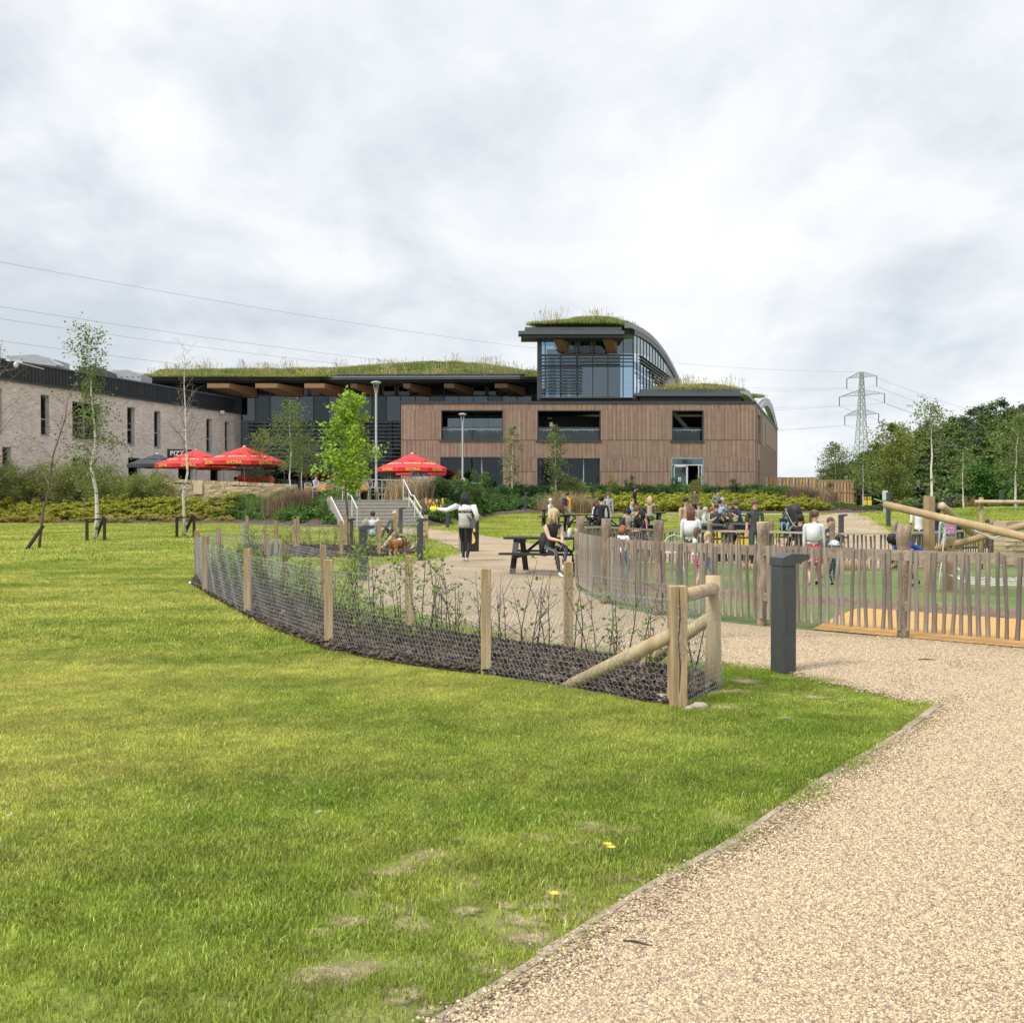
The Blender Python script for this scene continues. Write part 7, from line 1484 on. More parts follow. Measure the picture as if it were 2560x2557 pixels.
for y, half, yl in ((943, 6.1, 969), (988, 9.2, 1012), (1037, 6.9, 1060)):
    z = zp(y); 
    for s in (-1, 1):
        m_ = MB(); tip = pc + ar * (half * s) + Vector((0, 0, z)); w_ = lin(z, [(l[0], l[1]) for l in lev]) * .5
        for sy in (-1, 1):
            r0_ = pc + ar * (w_ * s) + ld * (w_ * sy) + Vector((0, 0, z)); r1_ = r0_ + Vector((0, 0, 2.0)); m_.bar(r0_, tip, .16); m_.bar(r1_, tip, .16)
            for k in range(1, 5): q0, q1 = r0_.lerp(tip, k / 5), r1_.lerp(tip, (k - .5) / 5); m_.bar(q0, q1, .08); m_.bar(r0_.lerp(tip, (k - 1) / 5), q1, .08)
        m_.obj('cross_arm', M_PYL, PY); l_ = tip - Vector((0, 0, z - zp(yl))); MB().tube([tip, l_], .16, 6).obj('insulator', M_CHAR, PY); ARM.append((l_, half * s, z, l_.z))
topp = pc + Vector((0, 0, zp(930)))
def wire(a, b, sag, label, n=26):
    pts = [a.lerp(b, i / n) - Vector((0, 0, 4 * sag * (i / n) * (1 - i / n))) for i in range(n + 1)]; MB().tube(pts, .045 if a.y > 300 and b.y > 300 else .026, 4).obj('power_line', mat('line_grey', (.17, .175, .18), .7) if 'line_grey' not in bpy.data.materials else bpy.data.materials['line_grey'], loc=None, label=label, cat='power line', group='overhead power lines')
nl_, nr_ = Vector((-172, 118, 0)), Vector((420, 700, 0)); lr_ = Vector((.6, .65, 0)).normalized(); arl = ar
yw = {0: 'top', 1: 'upper', 2: 'middle', 3: 'lower'}
wire(topp, nl_ + Vector((0, 0, 52)), 9, 'single earth wire running left from the top of the pylon'); wire(topp, nr_ + Vector((0, 0, 46)), 9, 'single earth wire running right from the top of the pylon')
for l_, off, z, zl in ARM:
    nm = 'upper' if z > zp(960) else 'middle' if z > zp(1000) else 'lower'; sd_ = 'left' if off < 0 else 'right'
    wire(l_, nl_ + arl * off + Vector((0, 0, zl - 1)), 10, f'{nm} conductor going left from the {sd_} arm of the pylon'); wire(l_, nr_ + arl * off + Vector((0, 0, zl - 5)), 10, f'{nm} conductor going right from the {sd_} arm of the pylon')
# ------------------------------------------------------------------ people
def V3(*a): return Vector(a)
def two_bone(a, t, l1, l2, pole):
    d = t - a; L_ = d.length
    if L_ > (l1 + l2) * .999: t = a + d * ((l1 + l2) * .999 / L_); d = t - a; L_ = d.length
    u = d / L_; x = (l1 * l1 - l2 * l2 + L_ * L_) / (2 * L_); h = math.sqrt(max(0, l1 * l1 - x * x)); q = pole - u * pole.dot(u); q = q.normalized() if q.length > 1e-4 else V3(0, -1, 0); return a + u * x + q * h, t
def skin(verts, edges, rad, sub=1):
    me = bpy.data.meshes.new('body'); me.from_pydata([tuple(v) for v in verts], edges, []); o = bpy.data.objects.new('body', me); scene.collection.objects.link(o)
    sk = o.modifiers.new('s', 'SKIN'); sk.use_smooth_shade = True; sk.branch_smoothing = .6
    if not me.skin_vertices: me.skin_vertices.new() if hasattr(me.skin_vertices, 'new') else None
    for i, r_ in enumerate(rad): me.skin_vertices[0].data[i].radius = r_ if isinstance(r_, tuple) else (r_, r_); me.skin_vertices[0].data[i].use_root = (i == 0)
    ss = o.modifiers.new('b', 'SUBSURF'); ss.levels = sub
    out = bpy.data.meshes.new_from_object(o.evaluated_get(bpy.context.evaluated_depsgraph_get())); bpy.data.objects.remove(o); return out
SK = {'fair': (.60, .38, .29), 'tan': (.44, .27, .19), 'brown': (.20, .11, .075), 'dark': (.035, .022, .018), 'pink': (.64, .36, .29)}
HC = {'blonde': (.50, .38, .21), 'brown': (.12, .07, .045), 'black': (.012, .011, .012), 'red': (.30, .11, .04), 'grey': (.42, .41, .40), 'dark': (.045, .03, .025), 'auburn': (.14, .055, .04), 'none': (.5, .33, .26), 'white': (.62, .60, .56), 'cap': (.08, .12, .3)}
def pattern(name, c1, c2, kind, sc):
    mt = bpy.data.materials.new(name); mt.use_nodes = True; N = mt.node_tree.nodes; L = mt.node_tree.links; b = N['Principled BSDF']; b.inputs['Roughness'].default_value = .8; t = N.new('ShaderNodeTexCoord')
    if kind == 'stripe':
        w_ = N.new('ShaderNodeTexWave'); w_.inputs['Scale'].default_value = sc; w_.inputs['Distortion'].default_value = .5; f = w_.outputs['Fac']; w_.bands_direction = 'X'; L.new(t.outputs['Object'], w_.inputs[0]); a_, b_ = .84, .92
    elif kind == 'hoop':
        w_ = N.new('ShaderNodeTexWave'); w_.inputs['Scale'].default_value = sc; w_.bands_direction = 'Z'; f = w_.outputs['Fac']; L.new(t.outputs['Object'], w_.inputs[0]); a_, b_ = .45, .55
    else:
        w_ = N.new('ShaderNodeTexNoise'); w_.inputs['Scale'].default_value = sc; w_.inputs['Detail'].default_value = 3; f = w_.outputs['Fac']; L.new(t.outputs['Object'], w_.inputs[0]); a_, b_ = .54, .60
    r = N.new('ShaderNodeValToRGB'); r.color_ramp.elements[0].position = a_; r.color_ramp.elements[0].color = (*c1, 1); r.color_ramp.elements[1].position = b_; r.color_ramp.elements[1].color = (*c2, 1); L.new(f, r.inputs[0]); L.new(r.outputs[0], b.inputs['Base Color']); return mt
PT = {'stripes': pattern('striped_trousers', (.014, .014, .017), (.35, .35, .35), 'stripe', 12), 'floral': pattern('floral_red', (.42, .025, .06), (.62, .45, .40), 'dots', 26), 'teal': pattern('teal_hoops', (.12, .48, .50), (.66, .68, .66), 'hoop', 6), 'pinkspot': pattern('pink_spots', (.62, .04, .22), (.75, .55, .60), 'dots', 34), 'leafy': pattern('patterned_leggings', (.04, .08, .10), (.40, .48, .40), 'dots', 40), 'pinkbag': pattern('pink_pattern', (.40, .14, .28), (.66, .55, .60), 'dots', 45), 'bluehat': pattern('blue_spots', (.75, .77, .8), (.05, .1, .4), 'dots', 40), 'hoopw': pattern('pale_hoops', (.28, .46, .46), (.68, .70, .68), 'hoop', 5)}
def C3(c): return PT[c] if isinstance(c, str) else cmat(c, .8)
def person(label, loc, rz, H=1.7, pose='stand', hair='short', hc='brown', sk='fair', top=(.5, .5, .5), sleeve=.5, bot=(.02, .02, .03), leg=1.0, shoe=(.6, .6, .6), lean=0, head=(0, 0), lh=None, rh=None, lf=None, rf=None, pel=None, group=None, slim=1.13, low=False, glasses=False):
    s = H / 1.7; q = lambda x, y, z: V3(x, y, z) * s
    if pose == 'stand': pz, feet = .90, [(.09, .02, .08), (-.09, -.03, .08)]; hands = [(.225, -.04, .79), (-.225, -.04, .79)]
    elif pose == 'walk': pz, feet = .89, [(.07, .22, .14), (-.07, -.26, .08)]; hands = [(.22, -.16, .84), (-.22, .12, .83)]
    elif pose == 'sit': pz, feet = .53, [(.11, -.43, .08), (-.11, -.40, .08)]; hands = [(.14, -.38, .68), (-.14, -.38, .68)]
    elif pose == 'table': pz, feet = .53, [(.11, -.38, .08), (-.11, -.30, .08)]; hands = [(.10, -.42, .84), (-.12, -.40, .84)]
    elif pose == 'floor': pz, feet = .12, [(.14, -.62, .08), (-.14, -.55, .08)]; hands = [(.16, -.35, .38), (-.16, -.35, .38)]
    pel = q(*(pel or (0, 0, pz))); lh, rh = q(*(lh or hands[0])), q(*(rh or hands[1])); lf, rf = q(*(lf or feet[0])), q(*(rf or feet[1]))
    if pose in ('sit', 'table', 'floor') : lean = lean + (.08 if pose != 'table' else .22)
    up = V3(0, -math.sin(lean), math.cos(lean)); T0 = pel; 
    def tp(d, x=0, y=0): return T0 + up * d * s + V3(x * s, y * s, 0)
    verts = [T0, tp(.14), tp(.30), tp(.46), tp(.54)]; rad = [(.135 * slim * s, .105 * s), (.118 * slim * s, .092 * s), (.135 * slim * s, .10 * s), (.10 * s, .075 * s), (.052 * s, .052 * s)]; E = [(0, 1), (1, 2), (2, 3), (3, 4)]; seg = [(0, 1, 'mid'), (1, 2, 'top'), (2, 3, 'top'), (3, 4, 'neck')]
    hy, hp = head; neck = tp(.54); hup = V3(math.sin(hy) * math.sin(hp) * 1, -math.sin(hp) * math.cos(hy) - math.sin(lean) * .3, math.cos(hp)).normalized(); fw = V3(math.sin(hy), -math.cos(hy), -math.sin(hp) * .7).normalized(); fw = (fw - hup * fw.dot(hup)).normalized()
    hd0 = neck + hup * .075 * s + fw * .022 * s; hd1 = neck + hup * .14 * s + fw * .02 * s; hd2 = neck + hup * .205 * s + fw * .006 * s
    verts += [hd0, hd1, hd2]; rad += [(.062 * s, .066 * s), (.081 * s, .093 * s), (.064 * s, .072 * s)]; E += [(4, 5), (5, 6), (6, 7)]; seg += [(4, 5, 'skin'), (5, 6, 'skin'), (6, 7, 'skin')]
    for sd, ha, fo in ((1, lh, lf), (-1, rh, rf)):
        sh = tp(.475, .165 * sd * slim); ch = tp(.43, .09 * sd); el, ha_ = two_bone(sh, ha, .285 * s, .25 * s, V3(.5 * sd, .6, -.8)); k = len(verts); dirh = (ha_ - el).normalized(); palm = ha_ + dirh * .05 * s; tipc = ha_ + dirh * .085 * s
        verts += [ch, sh, sh.lerp(el, .5), el, el.lerp(ha_, .45), ha_, palm]; rad += [.075 * s, .062 * s, .048 * s, .040 * s, .038 * s, (.024 * s,) * 2, (.030 * s, .018 * s)]; E += [(3, k), (k, k + 1), (k + 1, k + 2), (k + 2, k + 3), (k + 3, k + 4), (k + 4, k + 5), (k + 5, k + 6)]
        seg += [(k, k + 1, 'top'), (k + 1, k + 3, 'uarm'), (k + 3, k + 5, 'farm'), (k + 5, k + 6, 'skin')]
        side = dirh.cross(V3(0, 0, 1)); side = side.normalized() if side.length > .1 else V3(1, 0, 0); down = side.cross(dirh)
        if not low:
            for fi, (of, ln_) in enumerate(((-.024, .058), (-.008, .070), (.008, .066), (.022, .052))):
                b_ = len(verts); p0 = palm + side * of * s + dirh * .02 * s; p1 = p0 + dirh * ln_ * .55 * s - down * .008 * s; p2 = p1 + (dirh * .8 - down * .6 * (1 if down.z > 0 else -1)).normalized() * ln_ * .5 * s; verts += [p0, p1, p2]; rad += [.0095 * s, .0085 * s, .007 * s]; E += [(k + 6, b_), (b_, b_ + 1), (b_ + 1, b_ + 2)]; seg += [(k + 6, b_, 'skin'), (b_, b_ + 2, 'skin')]
            b_ = len(verts); p0 = ha_.lerp(palm, .6) + side * sd * .03 * s; verts += [p0, p0 + (side * sd * .5 + dirh).normalized() * .045 * s]; rad += [.011 * s, .008 * s]; E += [(k + 6, b_), (b_, b_ + 1)]; seg += [(k + 6, b_ + 1, 'skin')]
        hp_ = T0 + V3(.085 * sd * s * slim, 0, -.03 * s); kn, an = two_bone(hp_, fo, .43 * s, .42 * s, V3(.12 * sd, -1, .35)); k = len(verts); td = V3(.02 * sd, -1, -.12).normalized()
        verts += [hp_, hp_.lerp(kn, .5), kn, kn.lerp(an, .35), an, an + V3(0, .03, -.04) * s, an + td * .10 * s + V3(0, 0, -.035) * s, an + td * .17 * s + V3(0, 0, -.035) * s]; fs = .9 if leg >= 1 else 1
        rad += [(.088 * s * slim, .09 * s), .074 * s, .056 * s, .055 * s, .034 * s, .036 * s, (.038 * s, .03 * s), (.03 * s, .02 * s)]; E += [(0, k)] + [(k + i, k + i + 1) for i in range(4)] + [(k + 4, k + 5), (k + 4, k + 6), (k + 6, k + 7)]
        seg += [(k, k + 2, 'thigh'), (k + 2, k + 4, 'shin'), (k + 4, k + 5, 'shoe'), (k + 4, k + 6, 'shoe'), (k + 6, k + 7, 'shoe')]
    me = skin(verts, E, rad, 1); mats = [cmat(SK[sk], .55), C3(top), C3(bot), cmat(shoe, .6)]
    for mt in mats: me.materials.append(mt)
    n = len(me.polygons); cen = np.empty(n * 3); me.polygons.foreach_get('center', cen); cen = cen.reshape(-1, 3); best = np.full(n, 9e9); idx = np.zeros(n, int)
    for a, b, kd in seg:
        A_, B_ = np.array(verts[a]), np.array(verts[b]); ab = B_ - A_; t = np.clip(((cen - A_) @ ab) / (ab @ ab + 1e-9), 0, 1); r0, r1 = (rad[a][0] if isinstance(rad[a], tuple) else rad[a]), (rad[b][0] if isinstance(rad[b], tuple) else rad[b]); d = np.linalg.norm(cen - A_ - t[:, None] * ab, axis=1) / (r0 + (r1 - r0) * t)
        if kd == 'skin': v = np.zeros(n, int)
        elif kd == 'neck': v = np.where(t > .35, 0, 1)
        elif kd == 'top': v = np.ones(n, int)
        elif kd == 'mid': v = np.where(t > .1, 1, 2)
        elif kd == 'uarm': v = np.where(t < sleeve * 2, 1, 0) if sleeve > 0 else np.where(t < .02, 1, 0)
        elif kd == 'farm': v = np.where(t < (sleeve - .5) * 2, 1, 0)
        elif kd == 'thigh': v = np.where(t < leg * 2, 2, 0)
        elif kd == 'shin': v = np.where(t < (leg - .5) * 2, 2, 0)
        else: v = np.full(n, 3)
        m_ = d < best; best[m_] = d[m_]; idx[m_] = v[m_]
    me.polygons.foreach_set('material_index', idx.astype(np.int32)); me.polygons.foreach_set('use_smooth', [True] * n)
    o = ob('person', me, None, loc, R(rz), label=label, cat='person', group=group)
    # face and hair
    c = hd1 + hup * .02 * s; side = fw.cross(hup); f = MB(); f.ball(tuple(c + fw * .088 * s - hup * .018 * s), .014 * s, 6, 5, (1, 1, 1.2), 0)
    for sd in (-1, 1): f.ball(tuple(c + fw * .078 * s + side * .030 * s * sd + hup * .004 * s), (.011 if not glasses else .022) * s, 6, 5, (1, .5, .8) if not glasses else (1, .6, .8), 1); f.ball(tuple(c + side * .078 * s * sd - hup * .01 * s), .018 * s, 6, 5, (.5, .8, 1.2), 0)
    f.cbox(tuple(c + fw * .080 * s - hup * .052 * s), (.034 * s, .012 * s, .008 * s), Matrix((side, fw, hup)).transposed(), 2); ob('face', f.mesh('face', [mats[0], cmat((.02, .015, .012)), cmat((.42, .16, .14))], True), o)
    hm = MB(); hx = c - fw * .020 * s + hup * .028 * s; M_ = Matrix((side, fw, hup)).transposed()
    def blob(cc, r_, sc_, mi=0):
        b_ = MB(); b_.ball((0, 0, 0), r_, 12, 9, sc_, mi, .03, random.Random(3)); hm.add([tuple(M_ @ Vector(v) + cc) for v in b_.v], b_.f, mi)
    if hair != 'bald':
        blob(hx, .104 * s, (.93, 1.0, .98)); back = hx - fw * .05 * s
        if hair in ('long', 'bob'):
            ln = .36 if hair == 'long' else .20
            for of in (-.05, 0, .05): p0 = back + side * of * s; hm.tube([p0 + hup * .03 * s, p0 - fw * .015 * s - V3(0, 0, .10) * s, p0 * 1 - fw * .005 * s + V3(0, 0, -ln) * s + side * of * .3 * s], [.05 * s, .055 * s, .022 * s], 8)
            if hair == 'bob':
                for sd in (-1, 1): p0 = c + side * .075 * s * sd; hm.tube([p0 + hup * .05 * s, p0 - V3(0, 0, .08) * s, p0 - V3(0, 0, .17) * s + fw * .01], [.03 * s, .036 * s, .014 * s], 7)
        if hair == 'bun': blob(hx + hup * .10 * s - fw * .03 * s, .04 * s, (1, 1, 1))
        if hair == 'pony': hm.tube([back + hup * .04 * s, back - fw * .07 * s + hup * .03 * s, back - fw * .07 * s - V3(0, 0, .16) * s, back - fw * .05 * s - V3(0, 0, .26) * s], [.03 * s, .034 * s, .03 * s, .008 * s], 7)
        if hair == 'cap': hm.tube([c + fw * .06 * s + hup * .05 * s, c + fw * .15 * s + hup * .035 * s], [.07 * s, .05 * s], 10)
        hmm = PT[hc] if hc in PT else cmat(HC[hc], .7); ob('hair' if hair != 'cap' else 'cap', hm.mesh('hair', [hmm], True), o)
    o['_'] = 0; del o['_']; return o, verts, s, up
def skirt(o, pelv, s, mt, l=.36, r0=.15, r1=.24, name='skirt', zt=.06):
    m_ = MB(); n = 14; prof = [(r0, zt), (r0 * 1.12, -.05), ((r0 + r1) / 2 * 1.1, -l * .5), (r1, -l)]; vs = []
    for r_, z in prof:
        for j in range(n): a = 6.283 * j / n; w_ = 1 + .05 * math.sin(5 * a) * (1 if z < -.1 else 0); vs.append(tuple(pelv + V3(r_ * w_ * math.cos(a), r_ * .8 * w_ * math.sin(a), z) * s))
    fs = [(i * n + j, i * n + (j + 1) % n, (i + 1) * n + (j + 1) % n, (i + 1) * n + j) for i in range(3) for j in range(n)]; m_.add(vs, fs); return m_.obj(name, mt, o, True)
BLK, WHT, NVY, GRY, JEA, DGR = (.015, .015, .017), (.72, .73, .75), (.02, .03, .07), (.09, .095, .10), (.10, .17, .28), (.05, .053, .058)
def at(x, Y): return gp(PX(x, Y), Y)
def wpos(o, p): return o.location + Matrix.Rotation(o.rotation_euler.z, 3, 'Z') @ Vector(p)
# 1 the walker
o, v, s, up = person('woman in white top and black leggings, back turned, one arm held out', G(1163, 1404), 172, 1.66, 'stand', 'long', 'black', 'tan', (.40, .385, .36), 0, BLK, 1.0, (.75, .75, .77), lh=(.70, -.05, 1.30), rh=(-.24, -.12, 1.02), lf=(.05, -.05, .08), rf=(-.06, .12, .09), head=(.1, 0), slim=1.22)
m_ = MB(); m_.tube([v[2] + V3(0, .0, .05), v[3] - V3(0, 0, .03), v[3] + V3(0, 0, .05)], [.172, .165, .10], 16)
for k_ in (8, ): pass
m_.obj('white_yoke', cmat(WHT), o, True)
ls = [i for i in range(len(v))]; A0 = 8; nb = 6 + 15 + 2
def sleeve_(k, name='sleeve', mt=None):
    m_ = MB(); m_.tube([v[k + 1], v[k + 2], v[k + 3], v[k + 4], v[k + 5]], [.074, .064, .054, .048, .036], 10); m_.obj(name, mt or cmat(WHT), o, True)
vg = MB(); vg.tube([v[0] - V3(0, 0, .06), v[0] + V3(0, 0, .03), v[1], v[2] - V3(0, 0, .0)], [.168, .17, .158, .165], 16); vg.obj('grey_vest_back', cmat((.40, .385, .36)), o, True)
sleeve_(8); sleeve_(8 + 7 + 14 + 8)
m_ = MB(); m_.tube([V3(.12, .06, 1.44), V3(.06, .135, 1.3), V3(-.10, .14, 1.08), V3(-.19, .06, .95)], .013, 5); m_.obj('bag_strap', cmat(BLK), o)
m_ = MB(); m_.cbox((-.2, .04, .9), (.1, .14, .18)); m_.obj('shoulder_bag', cmat((.1, .1, .11)), o)
hw = wpos(o, V3(.74, -.05, 1.30)); DOG = G(995, 1391)
e = empty('dog_lead', (0, 0, 0), 'yellow handled dog lead stretched from the walker to the dog', 'dog lead'); MB().ball(tuple(hw + V3(-.05, 0, -.03)), .075, 10, 8, (1.2, .5, .9)).obj('handle', cmat((.65, .75, .05), .5), e, True)
ce = DOG + V3(.12, .05, .42); MB().tube([hw + V3(-.1, 0, -.06), hw.lerp(ce, .5) - V3(0, 0, .08), ce], .006, 4).obj('cord', cmat((.45, .5, .15)), e)
# 2 the seated woman on the near bench
bp = at(1372, 21.9); SEAT = V3(bp.x, 21.9 - .70, bp.z)
o, v, s, up = person('blonde woman in a dark vest and striped trousers sitting on the near picnic bench', SEAT, 28, 1.70, 'sit', 'bob', 'blonde', 'fair', (.028, .028, .033), 0, 'stripes', .97, (.72, .70, .72), lean=.16, head=(.75, .05), lh=(.02, -.44, .72), rh=(-.04, -.46, .72), lf=(.0, -.52, .22), rf=(-.02, -.40, .08), pel=(0, 0, .55))
m_ = MB(); m_.tube([V3(-.03, .12, .86), V3(-.05, .13, .62), V3(-.07, .15, .40)], [.09, .12, .07], 10); m_.obj('cardigan', cmat(BLK), o, True)
for c_ in o.children:
    if c_.name.startswith('face'): pass
# the dog
def dog(loc, rz):
    S = [V3(-.20, 0, .36), V3(-.05, 0, .37), V3(.10, 0, .37), V3(.20, 0, .38), V3(.28, 0, .36), V3(.35, 0, .32), V3(.42, 0, .29)]; r = [(.12, .125), (.125, .13), (.135, .145), (.12, .13), (.085, .09), (.085, .085), (.045, .05)]; E = [(i, i + 1) for i in range(6)]; seg = []
    V = list(S); Rr_ = list(r)
    for sy in (-1, 1):
        k = len(V); V += [V3(-.19, .075 * sy, .28), V3(-.13, .085 * sy, .19), V3(-.22, .085 * sy, .12), V3(-.20, .085 * sy, .03), V3(-.15, .085 * sy, .02)]; Rr_ += [.075, .055, .034, .032, .028]; E += [(0, k)] + [(k + i, k + i + 1) for i in range(4)]
        k = len(V); V += [V3(.14, .09 * sy, .27), V3(.13, .10 * sy, .15), V3(.15, .10 * sy, .03), V3(.20, .10 * sy, .02)]; Rr_ += [.068, .042, .034, .028]; E += [(2, k)] + [(k + i, k + i + 1) for i in range(3)]
    k = len(V); V += [V3(-.31, 0, .42), V3(-.34, 0, .48)]; Rr_ += [.028, .016]; E += [(0, k), (k, k + 1)]
    for sy in (-1, 1): k = len(V); V += [V3(.35, .075 * sy, .40), V3(.37, .10 * sy, .38)]; Rr_ += [.022, .012]; E += [(5, k), (k, k + 1)]
    me = skin(V, E, Rr_, 1); ms = [mat('dog_tan', (.36, .16, .06), .8, var=.3, vscale=12), cmat((.68, .62, .55), .8), cmat((.04, .03, .025), .8)]
    for q in ms: me.materials.append(q)
    for p in me.polygons: c = p.center; p.material_index = 1 if (c.z < .10 or (.22 < c.x < .29 and c.z > .2) or c.x > .40 or c.z > .455 or (c.x > .1 and c.z < .27 and abs(c.y) < .06)) else 0
    me.polygons.foreach_set('use_smooth', [True] * len(me.polygons)); o = ob('dog', me, None, loc, rz, label='brown and white bulldog in a black harness seen from behind on the grass', cat='dog')
    m_ = MB(); m_.tube([(.06 + .0 * a, .142 * math.cos(a), .37 + .152 * math.sin(a)) for a in np.linspace(0, 6.283, 15)], .014, 5, cap=False); m_.tube([(.19, .13 * math.cos(a), .37 + .14 * math.sin(a)) for a in np.linspace(0, 6.283, 15)], .014, 5, cap=False); m_.bar((.06, 0, .52), (.2, 0, .52), .05, .02); m_.obj('harness', cmat(BLK), o)
    m_ = MB(); m_.ball((.465, 0, .30), .018, 6, 5, (1, 1, .8), 0)
    for sy in (-1, 1): m_.ball((.415, .04 * sy, .345), .011, 6, 5)
    m_.obj('nose_and_eyes', cmat(BLK, .4), o)
dog(DOG, .95)
